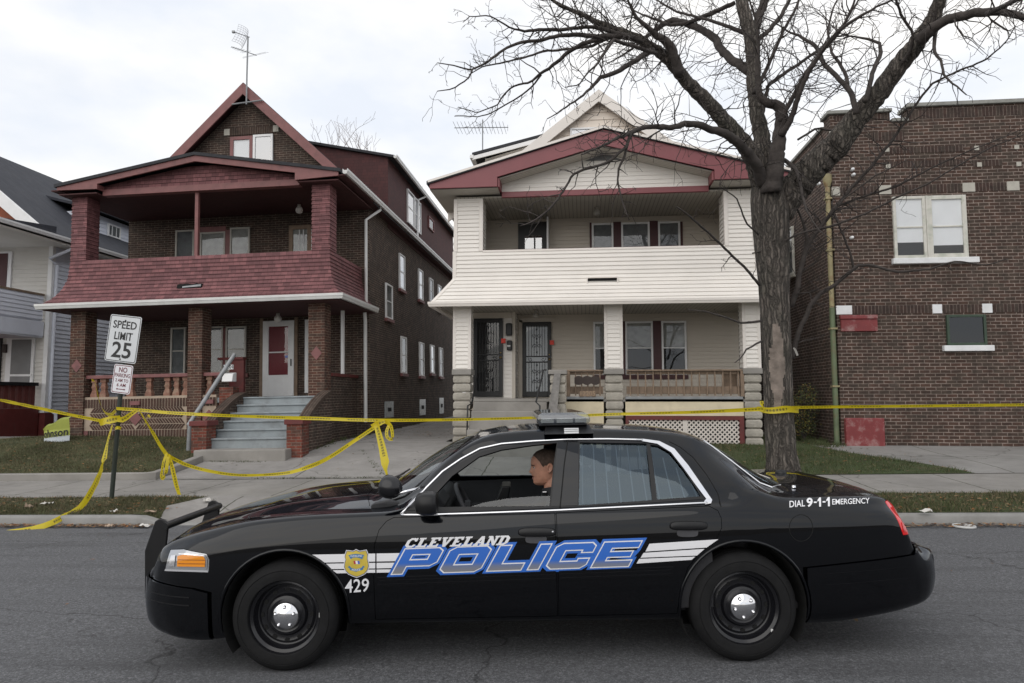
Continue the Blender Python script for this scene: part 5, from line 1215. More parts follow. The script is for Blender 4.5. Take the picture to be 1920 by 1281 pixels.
bladestuff('grass', [(.9,YK+.16),(7.5,YK+.16),(7.15,10.0),(6.55,10.55),(.9,10.55)], 0, 24000, .03, .075, [Mg[1],Mg[0],Mg[2],Mg[1],Mg[3]], 3)
bladestuff('grass', [(1.2,12.41),(6.55,12.41),(5.05,15.85),(5.0,19),(4.05,19),(4.05,16.0),(1.2,16.0)], .01, 40000, .03, .08, [Mg[1],Mg[2],Mg[3],Mg[2],Mg[0]], 4)
# weeds along walls and in cracks
rg = random.Random(5); B = MB()
def tuft(x, y, n, h):
    for _ in range(n):
        a = rg.uniform(0, 6.28); l = rg.uniform(.2,.9)*h; px, py = x+rg.uniform(-.06,.06), y+rg.uniform(-.04,.04); z = H(px, py)
        B.add([(px-.006,py,z),(px+.006,py,z),(px+math.cos(a)*l,py+math.sin(a)*l,z+h*rg.uniform(.5,1))], [(0,1,2)])
for i in range(60): tuft(-9.9+rg.uniform(-.15,.3), rg.uniform(13.8,15.9), 10, .14)
for i in range(90): tuft(rg.uniform(-9.8,-9.0), rg.uniform(12.7,13.7), 6, .07)
for i in range(70): tuft(-5.95+rg.uniform(-.1,.15), rg.uniform(14.8,24), 8, .1)
for x0, y0, x1, y1 in ((-4.9,14.8,-2.9,11.0),(-6.2,12.42,-3.0,12.42),(-7.9,13.75,-6.6,13.7)):
    for i in range(36): u = rg.random(); tuft(x0+(x1-x0)*u, y0+(y1-y0)*u, 4, .05)
for i in range(80): tuft(rg.uniform(5.0,5.7), rg.uniform(15.6,18.5), 9, .16)
for i in range(40): tuft(rg.uniform(-13.6,-12.9), rg.uniform(15.4,16.2), 8, .14)
o = B.build('weeds', Mg[2]); o['kind'] = 'stuff'
def leaves(name, n, spots, seed, mats, sz=(.03,.075)):
    rg = random.Random(seed); vs = []; fs = []; mi = []
    for _ in range(n):
        x0, x1, y0, y1, off, wgt = rg.choices(spots, [s[5] for s in spots])[0]; x, y = rg.uniform(x0, x1), rg.uniform(y0, y1)
        if 0 < y-YK < .17: y = YK-.05
        z = H(x, y)+off+rg.uniform(.004,.02); s = rg.uniform(*sz); a = rg.uniform(0, 6.28); t = rg.uniform(-.4,.4)
        o_ = len(vs); u = Vector((math.cos(a), math.sin(a), t*.5)); v = Vector((-math.sin(a)*.6, math.cos(a)*.6, rg.uniform(-.2,.2)))
        for p in ((-1,0),(-.3,-.7),(.6,-.5),(1,0),(.5,.6),(-.4,.6)): q = Vector((x,y,z+.012))+(u*p[0]+v*p[1])*s*.5; vs.append(q)
        fs.append(tuple(range(o_, o_+6))); mi.append(rg.randrange(len(mats)))
    me = bpy.data.meshes.new(name); me.from_pydata(vs, [], fs)
    for m in mats: me.materials.append(m)
    me.polygons.foreach_set('material_index', mi); o = bpy.data.objects.new(name, me); COL.objects.link(o); o['kind'] = 'stuff'
leaves('fallen_leaves', 4800, [(-11,-6.1,9.4,10.5,.0,3),(-13,-8.4,12.6,15.5,.1,3.5),(-10,-6,8.98,9.18,0,4.4),(3,8,8.98,9.18,0,4.2),(4,7.3,9.4,10.5,0,2.2),(3,6.5,12.5,15.5,.01,1.6),(-6,-3.5,17,26,.01,2),(-8,8,2,9,0,.22),(-8,-3,12.4,15,0,.25),(5,5.7,15.3,18,0,.7)], 6,
   [mk('brown leaf', (.12,.07,.04), .8, .3), mk('tan leaf', (.24,.16,.085), .8, .25), mk('dark leaf', (.06,.038,.027), .85, .3), mk('orange leaf', (.26,.11,.035), .8, .2)])
def shrub(name, c, rx_, ry_, rz_, n, mats, label, seed, sz=.05):
    rg = random.Random(seed); t = thing(name, c, label, 'shrub'); B = MB(); Bs = MB(); c = Vector(c)
    tips = []
    for i in range(16):
        a = rg.uniform(0, 6.28); e = Vector((math.cos(a)*rx_*rg.uniform(.3,1), math.sin(a)*ry_*rg.uniform(.3,1), rz_*rg.uniform(.6,1.1)))
        m = c+e*.5+Vector((rg.uniform(-.08,.08), rg.uniform(-.08,.08), .08)); Bs.tube([c, m, c+e], [.014,.009,.004], 4); tips += [(c, m), (m, c+e)]
    for _ in range(n):
        a, b = rg.choice(tips); p = a.lerp(b, rg.uniform(.35,1.05))+Vector((rg.gauss(0,.1), rg.gauss(0,.1), rg.gauss(0,.09)))
        if p.z < c.z+.03: continue
        u = Vector((rg.uniform(-1,1), rg.uniform(-1,1), rg.uniform(-.6,.6))).normalized(); v = u.orthogonal().normalized(); s = sz*rg.uniform(.6,1.2)
        B.add([p-u*s*.5, p-v*s*.28, p+u*s*.5, p+v*s*.28], [(0,1,2,3)], rg.randrange(len(mats)))
    Bs.build('stems', M_twig, t); B.build('foliage', mats, t); world()
Ml = [mk('yellow green leaf', (.15,.14,.03), .7, .2), mk('dull green leaf', (.055,.075,.025), .7, .2), mk('dark green leaf', (.03,.045,.018), .7, .2), mk('ochre leaf', (.2,.14,.035), .7, .2)]
q = atY(1508, 825, 17.0); shrub('shrub', (q.x, 17.0, H(5,17)), .32, .5, 1.35, 1900, [Ml[0],Ml[1],Ml[1],Ml[2],Ml[3]], 'ragged yellow green shrub in the gap beside the green downspout', 1)
q = atY(1540, 825, 17.8); shrub('shrub', (q.x, 17.8, H(5,17.8)), .3, .4, .75, 900, [Ml[1],Ml[2],Ml[2]], 'low dark shrub behind the ragged one in the side gap', 2)
for px, Y, s, lb in ((18, 17.9, 1, 'low dark hedge plant at the left edge under the red porch base'), (62, 18.0, 2, 'low dark hedge plant nearer the downspout of the grey house')):
    q = atY(px, 815, Y); shrub('shrub', (q.x, Y-2.3, H(-14,Y-2.3)), .55, .3, .34, 700, [Ml[1],Ml[2],Ml[2]], lb, 7+s)
# litter
def scrap(name, px, py, size, mat, label, cat, seed):
    rg = random.Random(seed); Y = 9.3
    for _ in range(30): p = atY(px, py, Y); Y += (p.z-H(p.x, Y))*2.2 if abs(p.z-H(p.x,Y)) > .002 else 0
    p = atY(px, py, Y); o_ = Vector((p.x, p.y, H(p.x, p.y)+.015)); B = MB(); n = 5; vs = []
    for i in range(n):
        for j in range(n): u, v = i/(n-1)-.5, j/(n-1)-.5; vs.append(o_+Vector((u*size*1.6+rg.uniform(-.01,.01), v*size+rg.uniform(-.01,.01), .01+abs(rg.gauss(0,.022)))))
    B.add(vs, [(i*n+j,(i+1)*n+j,(i+1)*n+j+1,i*n+j+1) for i in range(n-1) for j in range(n-1)]); tag(B.build(name, mat, None), label, cat)
Mp = mk('dirty paper', (.55,.53,.5), .8, .1); Mk = mk('kraft paper', (.36,.27,.2), .8, .15)
scrap('paper_scrap', 88, 948, .10, Mp, 'crumpled white paper scrap on the grass verge left of the sign post', 'litter', 1)
scrap('paper_scrap', 53, 954, .07, Mk, 'small tan paper scrap at the far left of the verge', 'litter', 2)
scrap('paper_scrap', 213, 963, .06, Mp, 'white paper scrap on the verge just in front of the sign post', 'litter', 3)
scrap('paper_scrap', 283, 964, .10, Mk, 'pale brown paper scrap on the verge right of the sign post', 'litter', 4)
scrap('paper_scrap', 391, 943, .09, Mp, 'white paper scrap beside the push bar at the end of the verge', 'litter', 5)
scrap('paper_scrap', 272, 990, .09, Mp, 'bright white litter piece in the gutter left of the push bar', 'litter', 6)
scrap('paper_scrap', 205, 991, .07, Mk, 'brown leafy litter piece in the gutter left of the push bar', 'litter', 7)
scrap('foam_cup', 1738, 983, .09, Mp, 'crushed pale foam cup in the gutter behind the car', 'litter', 8)
lp = atY(1806, 988, 9.05); B = MB(); B.lathe([(.0,.01),(.10,.012),(.115,.03),(.125,.028),(.13,.005),(.0,.0)], (lp.x, 9.03, H(lp.x, 9.03)), 'z', 24); tag(B.build('cup_lid', mk('pale plastic', (.5,.5,.49), .4, .05), None, smooth=True), 'round pale plastic lid lying in the gutter at the right', 'litter')
# ------------------------------------------------------------------ speed limit sign, campaign sign, police tape
M_signw = mk('sign white', (.60,.62,.64), .45, .03, 2, dirt=.15, dirtcol=(.4,.4,.4)); M_signblack = mk('sign black', (.015,.015,.016), .5, .05); M_signred = mk('sign brown red', (.16,.03,.04), .5, .1)
M_post = mk('dark green post', (.018,.026,.02), .5, .2, 8)
PYY = 10.45; b0 = atY(208, 944, PYY); b0.z = H(b0.x, PYY)-.05
S = thing('street_sign', (b0.x, PYY, H(b0.x, PYY)), 'leaning dark post with speed limit 25 and no parking signs on the verge', 'sign')
tp = atY(238, 590, PYY); B = MB(); d = (tp-b0)
for dx, dy in ((-.032,0),(.0,.02),(.032,0)): pass
prof = [(-.038,0),(-.038,.006),(-.018,.006),(-.018,.03),(.018,.03),(.018,.006),(.038,.006),(.038,0),(.012,0),(.012,.024),(-.012,.024),(-.012,0)]
n = len(prof); B.add([b0+Vector((a,b,0)) for a, b in prof]+[tp+Vector((a,b,0)) for a, b in prof], [(i,(i+1)%n,n+(i+1)%n,n+i) for i in range(n)]+[tuple(range(n)), tuple(n+i for i in reversed(range(n)))])
B.tube([b0+Vector((0,.01,-.0)), tp+Vector((0,.01,0))], .034, 8); B.build('post', M_post, S, angle=30)
def rrect(w_, h_, r, n=5):
    pts = []
    for cx_, cy_, a0 in ((w_/2-r,h_/2-r,0),(-w_/2+r,h_/2-r,90),(-w_/2+r,-h_/2+r,180),(w_/2-r,-h_/2+r,270)):
        for i in range(n+1): a = R(a0+90*i/n); pts.append((cx_+r*math.cos(a), cy_+r*math.sin(a)))
    return pts
def plate(name, c, w_, h_, tilt, yawd, border, label, mat=M_signw):
    Mx = Matrix.Translation(c) @ Matrix.Rotation(R(yawd), 4, 'Z') @ Matrix.Rotation(R(tilt), 4, 'Y')
    def put(B, poly, y0, y1): 
        C = MB(); C.prism(poly, 'y', y0, y1); B.add([Mx @ Vector(v) for v in C.v], C.f)
    B = MB(); put(B, rrect(w_, h_, .04), -.002, .002); pl = B.build(name, mat, S, label=label)
    B = MB(); o_ = rrect(w_-.024, h_-.024, .034); i_ = rrect(w_-.046, h_-.046, .026); m = len(o_)
    vs = [Mx @ Vector((p[0], -.0035, p[1])) for p in o_]+[Mx @ Vector((p[0], -.0035, p[1])) for p in i_]
    B.add(vs, [(i,(i+1)%m,m+(i+1)%m,m+i) for i in range(m)]); B.build('border', border, pl)
    return pl, Mx
def stext(s_, pl, Mx, x, z, size, mat, bold=.0, sx=1.):
    eul = (Mx.to_3x3() @ Matrix.Rotation(R(90), 3, 'X')).to_euler(); p = Mx @ Vector((x, -.004, z))
    return text(s_, 'lettering', mat, pl, size, p, eul, bold=bold, sx=sx, ext=.0004)
def sxtext(*a, **k): return stext(*a, **k)
sc_ = atY(231, 635.5, PYY-.06); pl, Mx = plate('speed_limit_plate', sc_, .61, .765, 6.8, -7, M_signblack, None)
def stext2(s_, pl, Mx, x, z, wd, ht, mat, bold=0):
    cu = bpy.data.curves.new('lettering', 'FONT'); cu.body = s_; cu.size = ht/.7; cu.offset = bold; cu.align_x = 'CENTER'; cu.align_y = 'CENTER'; cu.resolution_u = 3
    t = bpy.data.objects.new('lettering', cu); COL.objects.link(t); dg = bpy.context.evaluated_depsgraph_get(); me = bpy.data.meshes.new_from_object(t.evaluated_get(dg)); bpy.data.objects.remove(t)
    xs = [v.co.x for v in me.vertices]; ys = [v.co.y for v in me.vertices]; c0 = (min(xs)+max(xs))/2; c1 = (min(ys)+max(ys))/2; fx_, fy_ = wd/(max(xs)-min(xs)), ht/(max(ys)-min(ys))
    me.transform(Matrix.Translation(-ORG[0]) @ Mx @ Matrix.Translation((x,-.0045,z)) @ Matrix.Rotation(R(90),4,'X') @ Matrix.Diagonal((fx_,fy_,1,1)) @ Matrix.Translation((-c0,-c1,0)))
    me.materials.clear(); me.materials.append(mat); o_ = bpy.data.objects.new('lettering', me); COL.objects.link(o_); o_.parent = pl
stext2('SPEED', pl, Mx, 0, .228, .455, .128, M_signblack, .003); stext2('LIMIT', pl, Mx, 0, .043, .35, .128, M_signblack, .003); stext2('25', pl, Mx, 0, -.185, .375, .262, M_signblack, .007)
B = MB()
for dz in (.30, .0, -.335): B.lathe([(0,-.012),(.012,-.01),(.014,-.004),(.014,.0)], Mx @ Vector((.0,-.003,dz)), 'y', 8)
B.build('bolts', M_signblack, pl)
sc_ = atY(229, 711, PYY-.06); pl, Mx = plate('no_parking_plate', sc_, .355, .47, 6.2, -5, M_signred, None, mk('sign white new', (.70,.70,.73), .45, .03, 2))
stext2('NO', pl, Mx, 0, .150, .155, .085, M_signred, .002); stext2('PARKING', pl, Mx, 0, .060, .285, .066, M_signred, .001); stext2('2 AM TO', pl, Mx, .0, -.022, .24, .052, M_signred, .001); stext2('6 AM', pl, Mx, 0, -.098, .165, .054, M_signred, .001)
B = MB(); pts2 = [(-.09,-.165),(-.06,-.148),(-.06,-.159),(.06,-.159),(.06,-.148),(.09,-.165),(.06,-.182),(.06,-.171),(-.06,-.171),(-.06,-.182)]; C = MB(); C.prism(pts2, 'y', -.0045, -.004); B.add([Mx @ Vector(v) for v in C.v], C.f); B.build('arrow', M_signred, pl)
world()
# folded campaign sign
c0, c1 = atY(82, 834, 15.2), atY(131, 828, 15.2)
Yd = thing('yard_sign', c0, 'sagging yellow green and white lawn sign with black lettering beside the brick pier', 'sign')
B = MB(); wx = c1.x-c0.x; n = 12; vs = []
def ys(u, v): return Vector((c0.x+wx*u, 15.2-.10*math.sin(u*3.0), c0.z+.02+(c1.z-c0.z)*u+v))
hts = (0, .13, .15, .36, .43)
for i in range(n+1):
    u = i/n; top = .40+.20*u+.02*math.sin(u*11)
    for k, hh in enumerate((0, .13, .30, top-.05, top)): vs.append(ys(u, min(hh, top-.01) if k < 4 else top)+Vector((0, (.0,0,-.01,-.05,.02)[k], 0)))
mats = [mk('sign pale blue', (.52,.56,.6), .5, .05), mk('sign lime', (.42,.46,.10), .5, .1), mk('sign lime folded', (.26,.30,.06), .5, .3)]
for i in range(n):
    for k in range(4): B.add([vs[i*5+k], vs[(i+1)*5+k], vs[(i+1)*5+k+1], vs[i*5+k+1]], [(0,1,2,3)], (0,1,1,2)[k])
pnl = B.build('panel', mats, Yd, smooth=True)
txt = 'JOHNSON'
cu = bpy.data.curves.new('lettering', 'FONT'); cu.body = txt[1:].lower(); cu.size = .3; cu.offset = .006; cu.resolution_u = 2
t_ = bpy.data.objects.new('lettering', cu); COL.objects.link(t_); dg = bpy.context.evaluated_depsgraph_get(); me = bpy.data.meshes.new_from_object(t_.evaluated_get(dg)); bpy.data.objects.remove(t_)
xs = [v.co.x for v in me.vertices]; x0, x1 = min(xs), max(xs)
for v in me.vertices: u = .03+.94*(v.co.x-x0)/(x1-x0); q = ys(u, .14+v.co.y*.86)+Vector((0,-.022,0)); v.co = q-ORG[0]
me.materials.clear(); me.materials.append(M_signblack); o = bpy.data.objects.new('lettering', me); COL.objects.link(o); o.parent = pnl
B = MB()
for u in (.25, .75): q = ys(u, 0); B.tube([q+Vector((0,.02,-.3)), q+Vector((0,.02,.2))], .006, 5)
B.build('wire_stake', M_rail, Yd); world()
# yellow barrier tape
def tapemat():
    s = NT('yellow barrier tape'); uv = s.coord('UV')
    b = s.n('ShaderNodeTexBrick'); b.inputs['Scale'].default_value = 1; b.inputs['Brick Width'].default_value = .045; b.inputs['Row Height'].default_value = .04; b.inputs['Mortar Size'].default_value = .007; b.inputs['Color1'].default_value = (0,0,0,1); b.inputs['Color2'].default_value = (1,1,1,1); b.inputs['Mortar'].default_value = (0,0,0,1); b.offset = .0
    mp_ = s.n('ShaderNodeMapping'); mp_.inputs['Location'].default_value = (0,.02,0); s.l(uv, mp_.inputs[0]); s.l(mp_.outputs[0], b.inputs['Vector'])
    sx_ = s.n('ShaderNodeSeparateXYZ'); s.l(uv, sx_.inputs[0])
    ab = s.n('ShaderNodeMath', operation='ABSOLUTE'); s.l(sx_.outputs[1], ab.inputs[0]); lt = s.n('ShaderNodeMath', operation='LESS_THAN'); s.l(ab.outputs[0], lt.inputs[0]); lt.inputs[1].default_value = .02
    wv = s.n('ShaderNodeTexWave'); wv.inputs['Scale'].default_value = .42; wv.inputs['Distortion'].default_value = 0; s.l(uv, wv.inputs[0])
    gp = s.ramp(wv.outputs['Fac'], [(.28, 0), (.3, 1)])
    nzz = s.noise(uv, 95, 2); nr = s.ramp(nzz, [(.40, 0), (.44, 1)])
    m1 = s.n('ShaderNodeMath', operation='MULTIPLY'); s.l(b.outputs['Fac'], m1.inputs[0]); inv = s.n('ShaderNodeMath', operation='SUBTRACT'); inv.inputs[0].default_value = 1; s.l(b.outputs['Fac'], inv.inputs[1])
    m2 = s.n('ShaderNodeMath', operation='MULTIPLY'); s.l(inv.outputs[0], m2.inputs[0]); s.l(lt.outputs[0], m2.inputs[1]); m3 = s.n('ShaderNodeMath', operation='MULTIPLY'); s.l(m2.outputs[0], m3.inputs[0]); s.l(gp, m3.inputs[1]); m4 = s.n('ShaderNodeMath', operation='MULTIPLY'); s.l(m3.outputs[0], m4.inputs[0]); s.l(nr, m4.inputs[1])
    s.set(s.mix(m4.outputs[0], (.62,.50,.015), (.03,.027,.01)), .35)
    tl = s.n('ShaderNodeBsdfTranslucent'); tl.inputs[0].default_value = (.75,.6,.02,1); ms = s.n('ShaderNodeMixShader'); ms.inputs[0].default_value = .3; s.l(s.p.outputs[0], ms.inputs[1]); s.l(tl.outputs[0], ms.inputs[2]); s.l(ms.outputs[0], s.o.inputs[0])
    return s.m
M_tape = tapemat()
def smoothpath(pts, n):
    pts = [Vector(p) for p in pts]; out = []
    P = [pts[0]*2-pts[1]]+pts+[pts[-1]*2-pts[-2]]
    for i in range(1, len(P)-2):
        m = max(2, int(n*(P[i+1]-P[i]).length))
        for k in range(m):
            t = k/m; a, b, c, d = P[i-1], P[i], P[i+1], P[i+2]
            out.append(.5*((2*b)+(-a+c)*t+(2*a-5*b+4*c-d)*t*t+(-a+3*b-3*c+d)*t*t*t))
    out.append(pts[-1]); return out
def ribbon(name, pts, w_, label, tw=(0,), seed=0, n=9, parent=None, crumple=.0, tag_=True):
    """w_: visible widths along the path (metres); tw: twist angles in degrees about the path"""
    pts = [Vector(p) for p in pts]; P = smoothpath(pts, n); k = len(P); rg = random.Random(seed); d = 0; vs = []; uvs = []
    T_ = np.linspace(0, 1, k); tws = np.interp(T_, np.linspace(0,1,len(tw)), tw); ws = np.interp(T_, np.linspace(0,1,len(w_)), w_)
    for i, p in enumerate(P):
        t = (P[min(i+1,k-1)]-P[max(i-1,0)]).normalized()
        if i: d += (p-P[i-1]).length
        up = Vector((0,0,1)) if abs(t.z) < .85 else Vector((1,0,0)); a = (up-t*up.dot(t)).normalized(); b = t.cross(a)
        th = R(tws[i]+rg.uniform(-1,1)*crumple); v = a*math.cos(th)+b*math.sin(th); nrm = t.cross(v)
        for q in (-.5, -.17, .17, .5): vs.append(p+v*q*ws[i]+nrm*(.25*q*q*ws[i])); uvs.append((d, q*.076))
    me = bpy.data.meshes.new(name); fs = [(i*4+j,(i+1)*4+j,(i+1)*4+j+1,i*4+j+1) for i in range(k-1) for j in range(3)]
    me.from_pydata([v-ORG[0] for v in vs], [], fs); ul = me.uv_layers.new(name='UVMap')
    for l in me.loops: ul.data[l.index].uv = uvs[l.vertex_index]
    for p_ in me.polygons: p_.use_smooth = True
    me.materials.append(M_tape); o = bpy.data.objects.new(name, me); COL.objects.link(o); o.parent = parent
    if tag_: tag(o, label, 'barrier tape')
    return o
PT = 10.38
kn = atY(212, 790, PT); treeL = atY(1432, 768, TY-.1); treeR = atY(1483, 768, TY-.1)
def A(px, py, y=PT): return atY(px, py, y)
ribbon('barrier_tape', [A(-700,718,14.5),A(-300,734,12.6),A(-30,747,11.2),A(0,750,11.1),A(100,771,10.7),A(190,789,PT),A(214,789,PT-.02)], (.05,.05,.055,.07,.05), 'twisted yellow tape running from the sign post off the left edge', (20,-30,15,40,10), 1, crumple=12)
ribbon('barrier_tape', [A(218,766,PT),A(262,769,PT),A(330,775),A(470,781,PT),A(600,785,PT),A(700,788,PT),A(850,787,10.4),A(1010,783,10.4),A(1150,777,10.35),A(1300,773,10.3),A(1430,767,TY-.34)], (.05,.05,.048,.056,.05,.048,.042,.04,.042,.046,.06), 'long yellow tape stretched from the sign post past both houses to the tree', (8,-25,20,5,-12,18,22,10,-8,15,10), 2, crumple=5)
ribbon('barrier_tape', [A(1484,764,TY-.25),A(1560,763,10.3),A(1750,761,10.5),A(1930,759,10.7),A(2400,756,11.2),A(3000,754,11.8)], (.045,.046,.05,.05,.05), 'yellow tape running from the tree across the right brick building', (30,25,35,20,30), 3, crumple=6)
tl_ = []
for i in range(15):
    a = math.pi*(-.12)+math.pi*(1.24)*i/14; c = atY(1458, 768, TY); r = .285; tl_.append((c.x-r*math.cos(a), TY-r*math.sin(a)*1.0, c.z+.012*math.sin(i)))
ribbon('barrier_tape', tl_, (.05,.08,.10,.075,.06), 'bunched yellow tape wrapped round the tree trunk', (10,-10,15,-5), 4, n=30)
ribbon('barrier_tape', [A(1434,772,TY-.3),A(1429,758,TY-.36),A(1428,752,TY-.36)], (.05,.06,.05), 'short stub of yellow tape sticking up at the tree wrap', (10,0), 14, n=40)
ribbon('barrier_tape', [A(214,785,PT-.04),A(230,787,PT-.05),A(244,778,PT-.02),A(258,769,PT)], (.07,.09,.07,.05), 'wide folded tape strip from the post knot up to the long run', (0,15,-10), 5)
ribbon('barrier_tape', [A(186,793,PT-.06),A(205,788,PT-.07),A(226,784,PT-.03)], (.10,.13,.09), 'bunched yellow tape knot tied round the sign post', (10,-15,10), 6, n=30, crumple=20)
ribbon('barrier_tape', [A(216,804,PT-.02),A(221,802,PT-.08),A(227,804,PT-.02)], (.045,.05,.045), 'narrow yellow tape band wound below the knot on the post', (0,0), 16, n=60)
gr = atY(-40, 1012, 8.6)
ribbon('barrier_tape', [A(211,797,PT-.05),A(202,830,PT-.02),A(196,862,10.3),A(188,890,10.1),A(170,925,9.85),A(150,952,9.6),A(120,968,9.3),A(100,979,9.05),(A(60,992,8.9)),A(0,1000,8.8),A(-60,1012,8.7)], (.06,.08,.13,.15,.11,.07,.085,.09,.07,.08,.08), 'loose yellow tape end falling from the post over the kerb onto the road', (40,30,5,0,25,50,40,20,45,40), 7, crumple=4)
ribbon('barrier_tape', [A(262,770,PT),A(280,800,10.5),A(300,835,10.7),A(312,852,10.8)], (.05,.05,.05,.06), 'slanting yellow tape from the long run down to the hanging knot', (30,10,30), 8)
ribbon('barrier_tape', [A(281,783,10.6),A(277,778,10.6),A(273,790,10.65),A(271,800,10.65)], (.03,.03,.02), 'tiny curl of yellow tape beside the slanting strip', (30,40), 18, n=40)
ribbon('barrier_tape', [A(312,852,10.8),A(345,870,10.9),A(390,883,11.1),A(450,891,11.3),A(520,889,11.4),A(560,882,11.3),A(610,862,11.0),A(660,830,10.7),A(700,803,10.45),A(716,791,10.4)], (.06,.055,.05,.045,.06,.075,.062,.06,.062,.065), 'sagging yellow tape draped low in front of the driveway', (25,-10,20,5,-20,25,10,0,10), 9, crumple=5)
ribbon('barrier_tape', [A(313,850,10.78),A(307,866,10.75),A(304,885,10.75),A(303,897,10.75),A(309,893,10.72),A(313,872,10.72),A(315,856,10.74)], (.05,.06,.07,.06,.06,.05), 'short looped tape end hanging from the left knot', (10,25,0,20), 10, n=20)
ribbon('barrier_tape', [A(317,852,10.78),A(324,880,10.75),A(331,910,10.75),A(338,932,10.75),A(341,943,10.75)], (.05,.085,.085,.06,.02), 'long lettered tape tail hanging from the left knot', (20,5,15,-10), 11)
ribbon('barrier_tape', [A(704,789,10.36),A(706,797,10.3),A(717,840,10.2),A(728,898,10.0),A(738,945,9.7)], (.09,.10,.13,.125,.12), 'broad lettered yellow tape hanging from the middle knot behind the spotlight', (35,12,5,0), 12)
ribbon('barrier_tape', [A(720,790,10.36),A(731,795,10.33),A(736,812,10.3),A(735,824,10.3),A(726,820,10.28),A(725,808,10.3),A(729,798,10.32)], (.07,.07,.06,.05,.05,.05), 'small yellow tape loop dangling at the middle knot', (15,30,10,-10), 13, n=22)
ribbon('barrier_tape', [A(697,800,10.34),A(708,795,10.3),A(722,790,10.33)], (.07,.09,.06), 'yellow tape knot where three strips meet above the driveway', (10,-15), 15, n=30, crumple=18)
p0 = atY(172, 713, 16.0)
ribbon('barrier_tape', [p0, atY(178,716,15.7), atY(186,750,14.5), atY(196,772,12.5), atY(208,777,11), atY(217,770,PT)], (.06,.06,.05,.05,.05,.05), 'yellow tape hanging from the porch balustrade down to the sign post', (20,30,10,30), 17, n=9)
ribbon('cloth_scrap', [A(1488,652,TY-.2),A(1492,657,TY-.2),A(1496,667,TY-.2)], (.03,.05,.06), '', (60,80), 19, n=40, tag_=False)
o = bpy.data.objects['cloth_scrap']; o.data.materials[0] = Mp; tag(o, 'small white cloth scrap caught on the tree stub', 'litter')
# ------------------------------------------------------------------ police car
CARP = Vector((-5.40*math.sin(YAW), 5.40*math.cos(YAW), .002)); CTILT = -math.atan(.0199)
CARROT = Euler((0, CTILT, YAW)); CM = Matrix.Translation(CARP) @ CARROT.to_matrix().to_4x4(); CMi = CM.inverted()
CAR = thing('police_car', CARP, 'black police sedan with blue POLICE lettering, push bar and roof light bar', 'car', tuple(CARROT)); world()
M_paint = NT('black car paint')
_n = M_paint.noise(M_paint.coord(), 6, 5); M_paint.set((.0008,.0009,.0016), .3, Coat_Weight=1.0, Coat_IOR=1.43, Coat_Tint=(.80,.88,1,1), Coat_Roughness=.012, Specular_IOR_Level=.06)
M_paint = M_paint.m
M_blackpl = mk('black plastic', (.008,.008,.009), .38, .15, 9, Specular_IOR_Level=.35); M_chrome = mk('chrome', (.78,.78,.8), .12, .03, metal=1)
M_rubber = mk('tyre rubber', (.010,.010,.0105), .8, .2, 14, .002, 90, Specular_IOR_Level=.22); M_rimblack = mk('black steel wheel', (.008,.008,.010), .25, .2, 8, Specular_IOR_Level=.5)
M_int = mk('charcoal interior', (.022,.022,.025), .75, .2, 8); M_int2 = mk('grey interior trim', (.05,.05,.055), .7, .15, 6); M_gapdark = mk('gap shadow black', (.003,.003,.003), .9, .1)
M_cglass = glassmat('car glass', (.62,.67,.68), 1.0, .03); M_tint = glassmat('tinted car glass', (.36,.41,.45), (.72,.88,1.0), .045)
def tabf(tab):
    xs = [t[0] for t in tab]; ys = [t[1] for t in tab]; n = len(xs); m = [0]*n
    d = [(ys[i+1]-ys[i])/(xs[i+1]-xs[i]) for i in range(n-1)]
    for i in range(1, n-1): m[i] = 0 if d[i-1]*d[i] <= 0 else 2*d[i-1]*d[i]/(d[i-1]+d[i])
    m[0], m[-1] = d[0], d[-1]
    def f(x):
        x = min(max(x, xs[0]), xs[-1]); i = max(j for j in range(n-1) if xs[j] <= x or j == 0); h = xs[i+1]-xs[i]; t = (x-xs[i])/h
        return (2*t**3-3*t*t+1)*ys[i]+(t**3-2*t*t+t)*h*m[i]+(-2*t**3+3*t*t)*ys[i+1]+(t**3-t*t)*h*m[i+1]
    return f
zb_ = tabf([(-2.49,.40),(-2.45,.31),(-2.38,.235),(-2.25,.195),(-1.98,.17),(-1.6,.22),(-1.0,.262),(0,.256),(1.1,.245),(1.6,.22),(2.0,.21),(2.34,.238),(2.65,.29),(2.82,.37),(2.875,.44)])
w_ = tabf([(-2.49,.40),(-2.475,.56),(-2.44,.68),(-2.38,.765),(-2.28,.84),(-2.1,.915),(-1.8,.957),(-1.4,.972),(-.8,.968),(0,.972),(1.2,.972),(1.8,.966),(2.2,.945),(2.5,.91),(2.68,.855),(2.78,.78),(2.84,.67),(2.875,.45)])
sz_ = tabf([(-2.49,.50),(-2.44,.55),(-2.38,.595),(-2.34,.66),(-2.30,.712),(-2.2,.76),(-2.0,.828),(-1.65,.893),(-1.25,.922),(-.9,.930),(-.5,.934),(0,.940),(.7,.950),(1.28,.962),(1.75,.968),(2.2,.960),(2.45,.95),(2.535,.92),(2.585,.85),(2.635,.70),(2.69,.645),(2.8,.60),(2.875,.50)])
sy_ = tabf([(-2.49,.39),(-2.475,.55),(-2.44,.67),(-2.38,.745),(-2.30,.79),(-2.2,.825),(-2.0,.868),(-1.65,.902),(-1.25,.918),(-.9,.925),(0,.93),(1.28,.922),(1.75,.906),(2.2,.872),(2.45,.835),(2.535,.81),(2.585,.80),(2.635,.80),(2.69,.80),(2.8,.74),(2.84,.65),(2.875,.44)])
